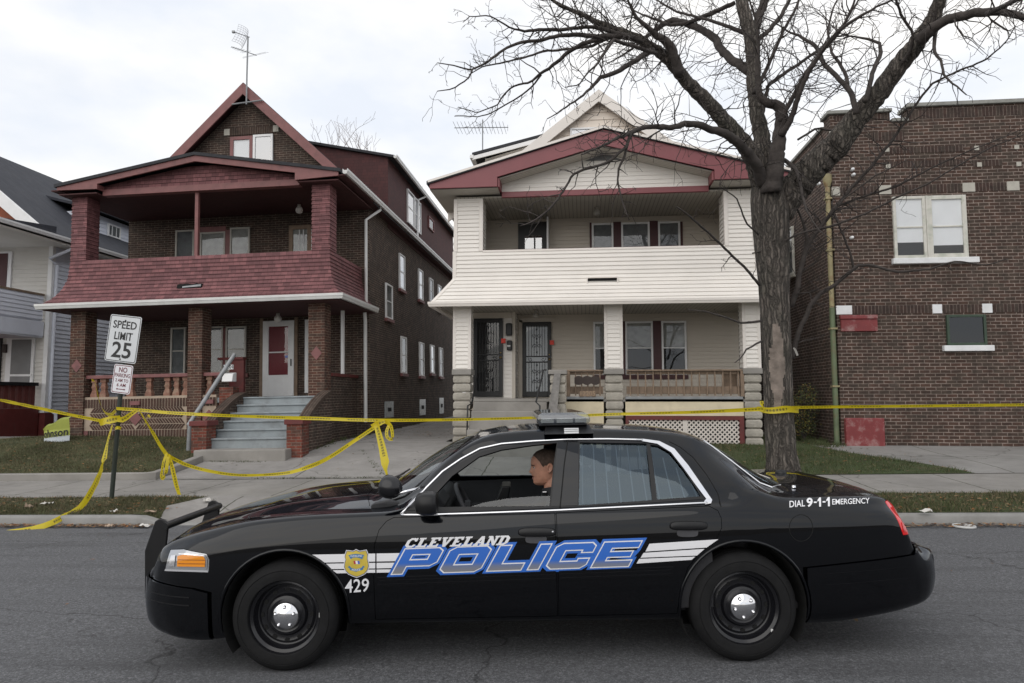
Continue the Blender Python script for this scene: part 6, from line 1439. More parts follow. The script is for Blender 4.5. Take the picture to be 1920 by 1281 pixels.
rz_ = tabf([(-2.49,.535),(-2.44,.59),(-2.38,.64),(-2.34,.73),(-2.3,.772),(-2.2,.818),(-2.0,.868),(-1.65,.938),(-1.3,.966),(-.95,.975),(-.80,.980),(-.72,1.0),(-.6,1.09),(-.43,1.24),(-.257,1.368),(-.16,1.41),(-.05,1.433),(.387,1.452),(.894,1.432),(1.1,1.414),(1.25,1.388),(1.36,1.342),(1.53,1.21),(1.70,1.065),(1.80,1.022),(1.92,1.012),(2.1,1.013),(2.3,1.012),(2.46,1.0),(2.535,.965),(2.585,.89),(2.635,.72),(2.69,.665),(2.8,.628),(2.875,.53)])
ry_ = tabf([(-2.49,.34),(-2.44,.55),(-2.38,.62),(-2.3,.66),(-2.0,.705),(-1.65,.73),(-1.3,.745),(-.95,.76),(-.72,.772),(-.6,.745),(-.257,.645),(-.05,.61),(.387,.592),(.894,.588),(1.25,.60),(1.36,.612),(1.53,.652),(1.75,.708),(1.92,.73),(2.3,.73),(2.46,.715),(2.6,.69),(2.71,.70),(2.8,.64),(2.875,.40)])
cz_ = tabf([(-2.49,.545),(-2.44,.60),(-2.40,.655),(-2.36,.735),(-2.30,.80),(-2.22,.851),(-1.912,.932),(-1.5,1.006),(-1.08,1.036),(-.95,1.045),(-.88,1.075),(-.6,1.265),(-.36,1.392),(-.2,1.438),(0,1.466),(.377,1.478),(1.0,1.456),(1.25,1.425),(1.42,1.375),(1.6,1.275),(1.83,1.115),(1.93,1.06),(2.05,1.047),(2.3,1.043),(2.48,1.018),(2.55,.972),(2.60,.88),(2.635,.73),(2.69,.672),(2.8,.637),(2.875,.54)])
def section(x, n=60):
    zb, w, sz, sy, rz, ry, cz = zb_(x), w_(x), sz_(x), sy_(x), rz_(x), ry_(x), cz_(x)
    hgt = sz-zb; cab = min(1, max(0, (rz-sz-.12)/.2))
    gx, gz = sy+(ry-sy)*(.22*(1-cab)+.13*cab), sz+(rz-sz)*(.45*(1-cab)+.06*cab)+.012*(1-cab)
    pts = [(0,zb),(w*.5,zb),(w-.10,zb+.006),(w-.035,zb+hgt*.07),(w-.012,zb+hgt*.25),(w,zb+hgt*.48),(w-.004,zb+hgt*.72),(w-.018 if w-.018 > sy else sy+(w-sy)*.5,zb+hgt*.90),(sy,sz),(gx,gz)]
    # side glass bulge to the rail
    for t in (.35, .7): pts.append((gx+(ry-gx)*t+.028*cab*math.sin(math.pi*t), gz+(rz-gz)*t))
    pts.append((ry+.006*cab, rz-.012*cab)); pts.append((ry-.03, rz+.30*(cz-rz)*(.35)+.012*cab))
    for t in (.72, .45, .2, 0): pts.append((ry*t, cz-(cz-rz)*abs(t)**2.6*.8))
    # Catmull-Rom resample by chord length
    P = [Vector((a, b)) for a, b in pts]; d = [0]
    for a, b in zip(P[:-1], P[1:]): d.append(d[-1]+max(1e-4, (b-a).length)**.5)
    out = []
    for k in range(n):
        t = d[-1]*k/(n-1); i = max(j for j in range(len(P)-1) if d[j] <= t+1e-9 or j == 0); 
        a, b = P[i], P[i+1]; h = d[i+1]-d[i]; u = (t-d[i])/h
        ma = (b-P[i-1])/(d[i+1]-d[i-1])*h if i > 0 else (b-a); mb_ = (P[i+2]-a)/(d[i+2]-d[i])*h if i+2 < len(P) else (b-a)
        if i == 0: ma = b-a
        out.append((2*u**3-3*u*u+1)*a+(u**3-2*u*u+u)*ma+(-2*u**3+3*u*u)*b+(u**3-u*u)*mb_)
    out[0] = Vector((0, zb)); out[-1] = Vector((0, cz)); return out
xs_ = sorted(set([round(v, 4) for v in list(np.linspace(-2.49,-2.2,40))+list(np.linspace(-2.2,-.95,34))+list(np.linspace(-.95,0,36))+list(np.linspace(0,1.2,28))+list(np.linspace(1.2,2.0,32))+list(np.linspace(2.0,2.55,16))+list(np.linspace(2.55,2.875,40))]))
NS = 60
def shellmesh(off=0.):
    bm = bmesh.new(); rows = []
    for x in xs_:
        s = section(x, NS); ring = [(x,-p.x,p.y) for p in s]+[(x,p.x,p.y) for p in reversed(s[1:-1])]
        rows.append([bm.verts.new(p) for p in ring])
    m = len(rows[0])
    for i in range(len(rows)-1):
        for j in range(m): bm.faces.new((rows[i][j], rows[i+1][j], rows[i+1][(j+1)%m], rows[i][(j+1)%m]))
    bm.faces.new(rows[0]); bm.faces.new(rows[-1][::-1])
    bmesh.ops.triangulate(bm, faces=[f for f in bm.faces if len(f.verts) > 4]); bmesh.ops.recalc_face_normals(bm, faces=bm.faces)
    return bm
bm0 = shellmesh(); bm0.normal_update(); bm0.verts.ensure_lookup_table(); BV = BVHTree.FromBMesh(bm0)
VN = {}
me0 = bpy.data.meshes.new('shell_outer'); bm0.to_mesh(me0); VNL = [v.normal.copy() for v in bm0.verts]; POLY = [[v.index for v in f.verts] for f in bm0.faces]; VCO = [v.co.copy() for v in bm0.verts]
def smooth_normal(p):
    loc, nrm, idx, dist = BV.find_nearest(p)
    ids = POLY[idx]; ws = [1/((VCO[i]-loc).length+1e-4)**2 for i in ids]; n = Vector()
    for i, q in zip(ids, ws): n += VNL[i]*q
    return n.normalized(), dist, nrm
def hit(px, py, off=0.):
    o = CMi @ _C; d = (CMi.to_3x3() @ ray(px, py)).normalized(); loc, nrm, idx, dist = BV.ray_cast(o, d)
    if loc is None: return None
    return loc+smooth_normal(loc)[0]*off
def sidehit(x, z, off=0.):
    loc, nrm, idx, dist = BV.ray_cast(Vector((x,-3,z)), Vector((0,1,0)))
    if loc is None: return None
    return loc+smooth_normal(loc)[0]*off
def tophit(x, y, off=0.):
    loc, nrm, idx, dist = BV.ray_cast(Vector((x,y,3)), Vector((0,0,-1))); return loc+smooth_normal(loc)[0]*off
SHELL = me0
def tmp(me): o = bpy.data.objects.new('tmp', me); COL.objects.link(o); return o
def prism_mesh(poly, axis, a, b):
    B = MB(); B.prism(poly, axis, a, b); me = bpy.data.meshes.new('cut'); me.from_pydata(B.v, [], B.f); bm = bmesh.new(); bm.from_mesh(me); bmesh.ops.remove_doubles(bm, verts=bm.verts, dist=1e-6); bmesh.ops.recalc_face_normals(bm, faces=bm.faces)
    for f in bm.faces: f.material_index = 1
    me.materials.append(DUM[0]); me.materials.append(DUM[1]); bm.to_mesh(me); bm.free(); return me
DUM = [bpy.data.materials.new('skin side'), bpy.data.materials.new('cut side')]; me0.materials.append(DUM[0]); me0.materials.append(DUM[1])
def boolean(me, cutter, op):
    a = tmp(me); b = tmp(cutter); m = a.modifiers.new('b', 'BOOLEAN'); m.operation = op; m.object = b; m.solver = 'EXACT'
    dg = bpy.context.evaluated_depsgraph_get(); r = bpy.data.meshes.new_from_object(a.evaluated_get(dg)); bpy.data.objects.remove(a); bpy.data.objects.remove(b); return r
def inset(poly, g):
    n = len(poly); A = sum(poly[i][0]*poly[(i+1)%n][1]-poly[(i+1)%n][0]*poly[i][1] for i in range(n)); s = 1 if A > 0 else -1; out = []
    for i in range(n):
        p, q, r = Vector(poly[i-1]), Vector(poly[i]), Vector(poly[(i+1)%n]); e1 = (q-p).normalized(); e2 = (r-q).normalized()
        n1 = Vector((-e1.y, e1.x))*s; n2 = Vector((-e2.y, e2.x))*s; b = n1+n2; b = b/max(.3, b.length_squared)*2 if b.length > 1e-6 else n1
        out.append(tuple(q+b*g))
    return out
def finish(me, name, mat, parent, fix=True):
    # keep only the skin of the solid: the car is hollow
    bm = bmesh.new(); bm.from_mesh(me); kill = []
    for f in bm.faces:
        if f.material_index == 1: kill.append(f)
    bmesh.ops.delete(bm, geom=kill, context='FACES')
    nf = len(bm.faces)
    for e in [e for e in bm.edges if len(e.link_faces) == 1]:      # turned-in edges, on vertices of their own
        a, b = e.verts; na, nb_ = smooth_normal(a.co)[0], smooth_normal(b.co)[0]
        q = [bm.verts.new(a.co), bm.verts.new(b.co), bm.verts.new(b.co-nb_*.012), bm.verts.new(a.co-na*.012)]; bm.faces.new(q)
    bm.to_mesh(me); bm.free()
    ob = bpy.data.objects.new(name, me); me.materials.clear(); me.materials.append(mat); COL.objects.link(ob); ob.parent = parent
    for p in me.polygons: p.use_smooth = p.index < nf; p.material_index = 0
    if fix:
        ln = [Vector((0,0,0))]*len(me.loops); cache = {}
        for p in me.polygons:
            for li in p.loop_indices:
                vi = me.loops[li].vertex_index
                if vi not in cache: cache[vi] = smooth_normal(me.vertices[vi].co)
                n, dist, fn = cache[vi]
                ln[li] = n if p.index < nf else p.normal.copy()
        me.normals_split_custom_set(ln)
    return ob
def xz(pxs, side=True): return [(h.x, h.z) for h in (hit(*p) for p in pxs) if h]
# outlines on the near side (x, z)
W_F = xz([(824,951),(812,932),(848,893),(898,857),(940,844),(1000,835),(1044,831),(1038,870),(1030,949)])
W_R = xz([(1087,830),(1085,948),(1223,938),(1212,832)])
W_Q = xz([(1219,834),(1232,937),(1314,931),(1306,908),(1286,872),(1262,849),(1240,837)])
DOORF = [(-.862,.305),(-.868,.60),(-.862,.78),(-.835,.87),(-.79,.92),(-.745,.941),(.296,.950),(.296,.305)]
DOORR = [(.302,.305),(.302,.950),(1.295,.972),(1.345,.945),(1.36,.90),(1.358,.84),(1.315,.765),(1.22,.70),(1.13,.60),(1.075,.45),(1.055,.305)]
HEADL = xz([(309,1070),(320,1030),(345,1029),(388,1038),(393,1050),(392,1073)])
TAIL = xz([(1668,925),(1688,932),(1699,960),(1702,1000),(1676,1002),(1671,965)]); TAIL = [(2.488,.962),(2.75,1.0),(2.75,.755),(2.548,.755),(2.515,.86)]
arch = lambda c, r, z0=.345: [(c+r*math.cos(a), z0+r*math.sin(a)) for a in [2*math.pi*i/40 for i in range(40)]]
WF, WR, WZ, WRAD = -1.436, 1.482, .338, .341
body = SHELL
for c in (WF, WR):
    for y0, y1 in ((-1.3,-.62),(.62,1.3)): body = boolean(body, prism_mesh(arch(c, .405), 'y', y0, y1), 'DIFFERENCE')
base = body.copy()
for poly in (W_F, W_R, W_Q): body = boolean(body, prism_mesh(poly, 'y', -1.3, 1.3), 'DIFFERENCE')
WS = [(-.955,-.30),(-.90,-.52),(-.79,-.70),(-.70,-.715),(-.30,-.585),(-.245,-.50),(-.225,-.25),(-.22,0)]; WS = WS+[(a,-b) for a, b in reversed(WS[:-1])]+[(-.975,0)]
RG = [(1.93,-.30),(1.90,-.55),(1.80,-.655),(1.72,-.655),(1.46,-.575),(1.40,-.48),(1.385,0)]; RG = RG+[(a,-b) for a, b in reversed(RG[:-1])]+[(1.94,0)]
HOOD = [(-2.33,-.40),(-2.29,-.62),(-2.18,-.69),(-1.65,-.725),(-1.1,-.75),(-.93,-.752),(-1.0,-.5),(-1.03,0)]; HOOD = HOOD+[(a,-b) for a, b in reversed(HOOD[:-1])]+[(-2.35,0)]
TRUNK = [(1.985,-.60),(1.99,-.705),(2.30,-.712),(2.50,-.69),(2.665,-.64),(2.685,0)]; TRUNK = TRUNK+[(a,-b) for a, b in reversed(TRUNK[:-1])]+[(2.0,0)]
for poly, z0 in ((WS,1.0),(RG,1.0),): body = boolean(body, prism_mesh(poly, 'z', z0, 1.7), 'DIFFERENCE')
parts = []
def cutpart(name, poly, axis, a, b, mat, parent=CAR, gap=.0035):
    global body
    pc = boolean(base, prism_mesh(inset(poly, gap), axis, a, b), 'INTERSECT'); body = boolean(body, prism_mesh(poly, axis, a, b), 'DIFFERENCE')
    return finish(pc, name, mat, parent)
hood = cutpart('hood', HOOD, 'z', .62, 1.3, M_paint); trunk_lid = cutpart('trunk_lid', TRUNK, 'z', .78, 1.3, M_paint)
doorf = cutpart('door', DOORF, 'y', -1.3, -.5, M_paint); doorr = cutpart('door', DOORR, 'y', -1.3, -.5, M_paint)
M_lens = NT('headlamp lens'); M_lens.set((.42,.43,.45), .06, Coat_Weight=1., Metallic=.55); M_lens = M_lens.m
M_red = NT('red lamp lens'); M_red.set((.42,.006,.008), .08, Coat_Weight=1.); M_red.p.inputs['Emission Color'].default_value = (1,.02,.02,1); M_red.p.inputs['Emission Strength'].default_value = .22; M_red = M_red.m
hl = cutpart('headlight', HEADL, 'y', -1.3, -.3, M_lens); cutpart('headlight', HEADL, 'y', .3, 1.3, M_lens)
tl = cutpart('tail_light', TAIL, 'y', -1.3, -.55, M_red); cutpart('tail_light', TAIL, 'y', .55, 1.3, M_red)
FB = [(-2.7,.1),(-1.9,.1),(-1.9,.50),(-2.02,.525),(-2.7,.575)]; RB = [(1.86,.1),(3,.1),(3,.70),(2.68,.70),(2.60,.635),(1.86,.585)]
def bumper(name, poly, dx):
    global body
    pc = boolean(base, prism_mesh(inset(poly, .004), 'y', -1.3, 1.3), 'INTERSECT'); body = boolean(body, prism_mesh(poly, 'y', -1.3, 1.3), 'DIFFERENCE')
    o = finish(pc, name, M_paint, CAR)
    for v in o.data.vertices: v.co.x += dx; v.co.y *= 1.014
    return o
fbump = bumper('front_bumper', FB, -.018); rbump = bumper('rear_bumper', RB, .018)
bodyo = finish(body, 'body', M_paint, CAR)
# ---- things lying on the surface
def surf(name, pts2, mat, parent, off=.003, mode='px', maxlen=.05, thick=0, holes=None):
    """polygon given in photo pixels (mode px), x,z (mode xz) or x,y (mode xy) laid on the body surface"""
    loops = [pts2]+(holes or []); flat = [p for l in loops for p in l]; tris = tessellate_polygon([[Vector((p[0],p[1],0)) for p in l] for l in loops])
    return surf_mesh(name, flat, tris, mat, parent, off, mode, maxlen)
def surf_mesh(name, flat, tris, mat, parent, off=.003, mode='px', maxlen=.05):
    bm = bmesh.new(); vs = [bm.verts.new((p[0],p[1],0)) for p in flat]
    for t in tris:
        try: bm.faces.new([vs[i] for i in t])
        except ValueError: pass
    sc_ = maxlen*(296 if mode == 'px' else 1)
    for _ in range(6):
        es = [e for e in bm.edges if e.calc_length() > sc_]
        if not es: break
        bmesh.ops.subdivide_edges(bm, edges=es, cuts=1); bmesh.ops.triangulate(bm, faces=bm.faces[:])
    bad = []
    for v in bm.verts:
        p = hit(v.co.x, v.co.y, off) if mode == 'px' else sidehit(v.co.x, v.co.y, off) if mode == 'xz' else tophit(v.co.x, v.co.y, off)
        if p is None: bad.append(v)
        else: v.co = p
    bmesh.ops.delete(bm, geom=bad, context='VERTS')
    bm.normal_update()
    for f in bm.faces:
        if f.normal.dot(smooth_normal(f.calc_center_median())[0]) < 0: f.normal_flip()
    me = bpy.data.meshes.new(name); bm.to_mesh(me); bm.free(); me.materials.append(mat); o = bpy.data.objects.new(name, me); COL.objects.link(o); o.parent = parent
    for p in me.polygons: p.use_smooth = True
    me.normals_split_custom_set_from_vertices([smooth_normal(v.co)[0] for v in me.vertices]); return o
def bead(B, pts, r, n=6): B.tube(pts, r, n)
def line_px(pts, off, n=12):
    out = []
    for a, b in zip(pts[:-1], pts[1:]):
        m = max(2, int(math.dist(a, b)/n))
        for i in range(m): h = hit(a[0]+(b[0]-a[0])*i/m, a[1]+(b[1]-a[1])*i/m, off); out += [h] if h else []
    h = hit(*pts[-1], off); return out+([h] if h else [])
def cpart(B, name, mat, parent=CAR, **k): ORG[0] = Vector(); return B.build(name, mat, parent, **k)
# glass
gF = surf('window_glass', [(a, b) for a, b in xz([(880,950),(905,942),(950,934),(1000,930),(1033,929),(1030,949),(960,951)])], M_cglass, CAR, -.012, 'xz', .06)
for poly in (W_R, W_Q): surf('window_glass', poly, M_tint, CAR, -.010, 'xz', .06)
surf('windshield', WS, M_cglass, CAR, -.006, 'xy', .09); surf('rear_window', RG, M_tint, CAR, -.006, 'xy', .09)
for poly in (W_F, W_R, W_Q):        # far side glass
    o = surf('window_glass', poly, M_cglass if poly is W_F else M_tint, CAR, -.012, 'xz', .06)
    for v in o.data.vertices: v.co.y *= -1
    o.data.flip_normals(); o.data.normals_split_custom_set([(0,0,0)]*len(o.data.loops))
# black window surrounds and chrome mouldings
UP = [(752,965),(775,941),(800,915),(830,885),(865,861),(900,842),(940,833),(1000,828),(1065,824.5),(1140,824),(1205,825.5),(1235,830),(1262,845),(1288,876),(1312,912),(1331,938)]
LO = [(752,966),(800,966),(900,963),(1050,957.5),(1200,950),(1326,943.5)]
dlo = [(759,962),(775,946),(800,920),(832,890),(868,865),(902,847),(940,838),(1000,832.5),(1065,829),(1140,828.5),(1203,830),(1232,835),(1256,849),(1280,879),(1303,913),(1319,936),(1200,944.5),(1050,952.5),(900,959),(800,962)]
def pxpoly(n): return n
holes_px = [[(824,951),(812,932),(848,893),(898,857),(940,844),(1000,835),(1044,831),(1038,870),(1030,949)],[(1087,830),(1085,948),(1223,938),(1212,832)],[(1219,834),(1232,937),(1314,931),(1306,908),(1286,872),(1262,849),(1240,837)]]
surf('window_frame', dlo, M_blackpl, CAR, .0025, 'px', .05, holes=[h[::-1] for h in holes_px])
surf('door_pillar', [(1046,830),(1041,870),(1033,950),(1083,948),(1085,830)], M_paint, CAR, .004, 'px', .05)
B = MB(); B.tube(line_px([(1064,829),(1058,870),(1050,952)], .0045), .0045, 6); cpart(B, 'pillar_gap', M_gapdark)
B = MB(); B.tube(line_px(UP[:-5], .003), .0085, 8); B.tube(line_px(LO, .003), .0085, 8); cpart(B, 'chrome_moulding', M_chrome, smooth=True)
surf('chrome_moulding', [(1203,823.5),(1236,828),(1264,842),(1290,873),(1315,909),(1335,938),(1333,945),(1322,947),(1320,941),(1324,936),(1305,911),(1281,878),(1258,849),(1232,833),(1203,828)], M_chrome, CAR, .006, 'px', .02)
# shut line of the rear door up the pillar
B = MB(); B.tube(line_px([(1352,950),(1346,925),(1325,890),(1300,858),(1275,838),(1255,828)], .0005), .003, 5); cpart(B, 'shut_line', M_gapdark)
# fuel flap ring, bumper grooves, side moulding, arch lips
B = MB(); B.tube([hit(1502+22*math.cos(a), 990+25*math.sin(a), .0005) for a in [2*math.pi*i/40 for i in range(41)]], .0022, 5, cap=False); cpart(B, 'fuel_flap', M_gapdark)
def side_strip(name, x0, x1, zf, h, off, mat, parent=CAR, n=40):
    B = MB(); vs = []
    for i in range(n+1):
        x = x0+(x1-x0)*i/n; z = zf(x)
        for dz, o in ((-h/2,0),(-h/2+.004,off),(h/2-.004,off),(h/2,0)): vs.append(sidehit(x, z+dz, o-.001))
    B.add(vs, [(i*4+j,(i+1)*4+j,(i+1)*4+j+1,i*4+j+1) for i in range(n) for j in range(3)]); return cpart(B, name, mat, parent, angle=30)
zmol = lambda x: .548+.0165*(x+.84)
side_strip('side_moulding', -.845, .289, zmol, .062, .011, M_paint, doorf); side_strip('side_moulding', .309, 1.035, zmol, .062, .011, M_paint, doorr)
for k in (-.012, .012):
    side_strip('moulding_groove', -.83, .285, lambda x: zmol(x)+k, .006, .0135, M_rimblack, doorf); side_strip('moulding_groove', .312, 1.02, lambda x: zmol(x)+k, .006, .0135, M_rimblack, doorr)
for zz in (.475, .425):
    side_strip('bumper_groove', -2.40, -2.04, lambda x: zz-.02*(x+2.4), .012, .022, M_blackpl, fbump)
for zz in (.545, .475): side_strip('bumper_groove', 2.0, 2.72, lambda x: zz+.03*(x-2), .008, .018, M_rimblack, rbump)
for c in (WF, WR):
    B = MB(); pts = []
    for i in range(31):
        a = R(-14+208*i/30); p = sidehit(c+.412*math.cos(a), .345+.412*math.sin(a), .0); pts += [p] if p else []
    B.tube(pts, .0105, 8); cpart(B, 'wheel_arch_lip', M_paint, bodyo, smooth=True)
    for s in (-1, 1):   # liners
        B = MB(); n = 24; ring = [(c+.402*math.cos(a), .345+.402*math.sin(a)) for a in [R(-35+250*i/n) for i in range(n+1)]]
        vs = [(x,s*.955*.98,z) for x, z in ring]+[(x,s*.55,z) for x, z in ring]; B.add(vs, [(i,i+1,n+2+i,n+1+i) for i in range(n)]+[tuple(n+1+i for i in range(n+1))]); cpart(B, 'wheel_liner', M_gapdark, bodyo)
B = MB(); B.box(-1.9, 1.9, -.6, .6, .17, .24); B.box(1.95, 2.6, -.72, .72, .3, .86); B.box(-2.28, -1.86, -.68, .68, .25, .72); cpart(B, 'underbody', M_gapdark)
# door handles
def handle(cx_, cy_, par, s=1):
    B = MB(); n = 24; ring = lambda rx_, ry_, o, dx=0, dy=0: [hit(cx_+dx+rx_*math.copysign(abs(math.cos(a))**.6, math.cos(a)), cy_+dy+ry_*math.copysign(abs(math.sin(a))**.6, math.sin(a)), o) for a in [2*math.pi*i/n for i in range(n)]]
    a, b, c = ring(36,9,0), ring(34,7.5,.014), ring(30,5.5,.018); vs = a+b+c; B.add(vs, [(k*n+i,k*n+(i+1)%n,(k+1)*n+(i+1)%n,(k+1)*n+i) for k in range(2) for i in range(n)]+[tuple(2*n+i for i in range(n))])
    h = cpart(B, 'door_handle', M_blackpl, par, angle=40)
    B = MB(); n2 = 20; q = [hit(cx_-2+20*math.copysign(abs(math.cos(a))**.6, math.cos(a)), cy_+13+8*math.copysign(abs(math.sin(a))**.6, math.sin(a)), .0022) for a in [2*math.pi*i/n2 for i in range(n2)]]; B.add(q, [tuple(range(n2))]); cpart(B, 'handle_recess', M_int2, h)
    if s: p = hit(cx_+29, cy_-1, .02); B = MB(); B.lathe([(0,-.006),(.007,-.005),(.008,.004)], p, 'y', 10); cpart(B, 'lock', M_chrome, h)
handle(1007,998,doorf); handle(1291,986,doorr,0)
# headlight details
surf('indicator', [(334,1043),(345,1040),(382,1043),(386,1050),(385,1063),(333,1062)], (lambda s: (s.set((.75,.26,.012), .12, Coat_Weight=1.), s.m)[1])(NT('amber lens')), hl, .006, 'px', .02)
for yy in (1049, 1056): surf('lens_rib', [(335,yy),(386,yy+.5),(386,yy+1.8),(335,yy+1.3)], mk('dark amber', (.28,.08,.01), .3, .05), hl, .0075, 'px', .02)
surf('lens_rim', [(336,1037.5),(384,1040.5),(389.5,1048),(389,1067),(386.5,1067),(386.5,1049),(382,1043),(336,1040)], M_chrome, hl, .006, 'px', .02)
surf('lens_rim', [(311,1067),(391,1069.5),(391,1073),(310,1070.5)], mk('pale lens rim', (.4,.4,.42), .2, .05), hl, .006, 'px', .02)
surf('lamp_bulb', [(316,1062),(322,1042),(330,1041),(328,1062)], mk('bright reflector', (.75,.75,.78), .15, .05, metal=.8), hl, .006, 'px', .02)
surf('lens_rib', [(1672,945),(1690,950),(1699,985),(1701,998),(1694,998),(1686,960)], mk('pink lens', (.5,.03,.03), .1, .05, Coat_Weight=1.), tl, .004, 'px', .02)
# wheels
def wheel(c, near):
    s = -1 if near else 1; yo = s*.955
    B = MB(); prof = [(.226,-.02),(.222,.0),(.205,.012),(.196,.045),(.190,.055),(.182,.058),(.165,.048),(.150,.052),(.133,.052),(.120,.030),(.105,.026),(.095,.03),(.0,.03)]
    B.lathe([(r, -s*h*-1*-1 if False else -s*(-h)) if False else (r, -s*h) for r, h in prof], (c, yo*.985, WZ), 'y', 48, caps=False); rim = cpart(B, 'wheel', M_rimblack, CAR, angle=35)
    B = MB(); tp = [(.224,.0),(.232,-.012),(.262,-.016),(.285,-.013),(.288,-.009),(.291,-.013),(.312,-.004),(.330,.018),(.338,.03),(WRAD,.045)]
    pr = tp+[(WRAD,.075),(.336,.077),(.336,.083),(WRAD,.085),(WRAD,.12),(.336,.122),(.336,.128),(WRAD,.13),(WRAD,.17),(.33,.2),(.29,.22),(.225,.22)]
    B.lathe([(r, -s*h) for r, h in pr], (c, yo, WZ), 'y', 72, caps=False); cpart(B, 'tyre', M_rubber, rim, angle=40)
    B = MB(); B.lathe([(.088,.024),(.087,.008),(.078,-.004),(.055,-.010),(.05,-.012),(.045,-.010),(.0,-.010)][::-1] if False else [(r, -s*h) for r, h in [(.089,.030),(.088,.010),(.080,-.002),(.058,-.008),(.050,-.014),(.0,-.015)]], (c, yo*.985, WZ), 'y', 30, caps=False); cap = cpart(B, 'hub_cap', M_chrome, rim, angle=50)
    for i in range(5):
        a = 2*math.pi*i/5+.3+(.5 if c > 0 else 0); B = MB(); B.lathe([(0,s*.022),(.009,s*.02),(.012,s*.008),(.012,-s*.004)], (c+.06*math.cos(a), yo*.985, WZ+.06*math.sin(a)), 'y', 10); cpart(B, 'lug_nut', M_chrome, rim, smooth=True)
    for i in range(12):
        a = 2*math.pi*i/12; B = MB(); m = 12; u, v = Vector((math.cos(a),0,math.sin(a))), Vector((-math.sin(a),0,math.cos(a))); cc = Vector((c, yo*.985-s*.0475, WZ))+u*.1575
        B.add([cc+u*.011*math.cos(t)+v*.017*math.sin(t) for t in [2*math.pi*j/m for j in range(m)]], [tuple(range(m))]); cpart(B, 'vent_hole_dark', M_gapdark, rim)  # flat black discs, the dark of the holes put into colour
    if near:
        B = MB(); a = R(2 if c < 0 else -42); p = Vector((c+.226*math.cos(a), yo*.985-.004, WZ+.226*math.sin(a))); B.box(p.x-.007, p.x+.007, p.y-.006, p.y, p.z-.016, p.z+.016); cpart(B, 'balance_weight', M_gutter, rim, bevel=.003)
for c in (WF, WR):
    for nr in (True, False): wheel(c, nr)
# ------------------------------------------------------------------ push bar, light bar, mirror, spotlight, interior, lettering
def cpx(px, py, y):     # photo pixel -> car space at the plane y
    o = CMi @ _C; d = CMi.to_3x3() @ ray(px, py); return o+d*((y-o.y)/d.y)
pb = [(273,1031),(292,977),(298,973.5),(306,973.5),(313,978),(316,988),(312,1025),(308,1046),(284,1078),(282,1121),(273,1121)]
for k, yy in enumerate((-.43, .43)):
    q = [cpx(a, b, -.43) for a, b in pb]; B = MB(); B.prism([(p.x, p.z) for p in q], 'y', yy-.012, yy+.012); u = cpart(B, 'push_bar_upright', M_blackpl, bevel=.006)
    if k == 0:
        B = MB(); c = cpx(308, 987, -.443); n = 16; B.prism([(c.x+(.022 if i%2 == 0 else .015)*math.cos(2*math.pi*i/n), c.z+(.022 if i%2 == 0 else .015)*math.sin(2*math.pi*i/n)) for i in range(n)], 'y', -.446, -.4425); cpart(B, 'star_badge', mk('pale badge', (.5,.51,.52), .4, .1), u)
a = cpx(309, 983, -.43)
B = MB(); B.tube([(a.x+.01,-.46,a.z-.012),(a.x+.01,.46,a.z-.012)], .027, 12); cpart(B, 'push_bar_tube', M_blackpl, angle=40)
B = MB(); B.tube([(a.x-.03,-.43,a.z-.28),(a.x-.03,.43,a.z-.28)], .025, 10); B.box(a.x-.075, a.x-.045, -.36, .36, .42, .60); B.box(a.x-.02, a.x+.06, -.43, -.40, .40, .5); B.box(a.x-.02, a.x+.06, .40, .43, .40, .5); cpart(B, 'push_bar_plate', M_blackpl, bevel=.006)
B = MB(); B.box(-2.36, -2.31, -.48, .48, .60, .72)
for i in range(17): B.box(-2.375, -2.36, -.46+.0575*i-.006, -.46+.0575*i+.006, .605, .715)
cpart(B, 'grille', M_blackpl)
# light bar across the roof
lx0, lx1, ly = .205, .58, .58
M_dome = NT('clear dome'); M_dome.set((.50,.53,.56), .08, Coat_Weight=1., Transmission_Weight=.0); M_dome = M_dome.m
M_domeg = glassmat('dome plastic', (.70,.74,.79), 1., .06)
def bar(y0, y1, z0, z1, e=.03): 
    B = MB(); ring = lambda g, z, yy=0: [(lx0+g,y0+g+yy,z),(lx1-g,y0+g+yy,z),(lx1-g,y1-g-yy,z),(lx0+g,y1-g-yy,z)]
    vs = ring(.018,z0)+ring(.0,z0+.012)+ring(.0,z0+(z1-z0)*.45)+ring(.012,z0+(z1-z0)*.8)+ring(.04,z1); B.add(vs, [(3,2,1,0),(16,17,18,19)]+[(k*4+i,k*4+(i+1)%4,k*4+4+(i+1)%4,k*4+4+i) for k in range(4) for i in range(4)]); return B
B = MB(); B.box(lx0+.02, lx1-.02, -ly+.02, ly-.02, 1.489, 1.503); lb = cpart(B, 'light_bar', M_blackpl, bevel=.006)
cpart(bar(-ly, ly, 1.502, 1.582), 'dome', M_domeg, lb, bevel=.008)
for i, (x0, x1) in enumerate(((.235,.325),(.345,.46),(.475,.555))):
    B = MB(); B.box(x0, x1, -ly+.022, -ly+.05, 1.509, 1.544)
    for j in range(3): B.box(x0+.006, x1-.006, -ly+.015, -ly+.022, 1.512+.011*j, 1.518+.011*j)
    cpart(B, 'lamp_module', mk('lamp reflector', (.55,.54,.5), .18, .1, 20, metal=.6), lb)
for j in range(6): B = MB(); B.box(.24, .55, -ly+.12+.19*j, -ly+.25+.19*j, 1.506, 1.546); cpart(B, 'lamp_module', mk('grey module', (.12,.125,.135), .3, .3, 20), lb)
B = MB()
for s in (-1, 1): B.hexa([(.25,s*.62-.03,1.435),(.60,s*.62-.03,1.435),(.60,s*.62+.03,1.435),(.25,s*.62+.03,1.435)],[(.27,s*.50-.03,1.489),(.58,s*.50-.03,1.489),(.58,s*.50+.03,1.489),(.27,s*.50+.03,1.489)])
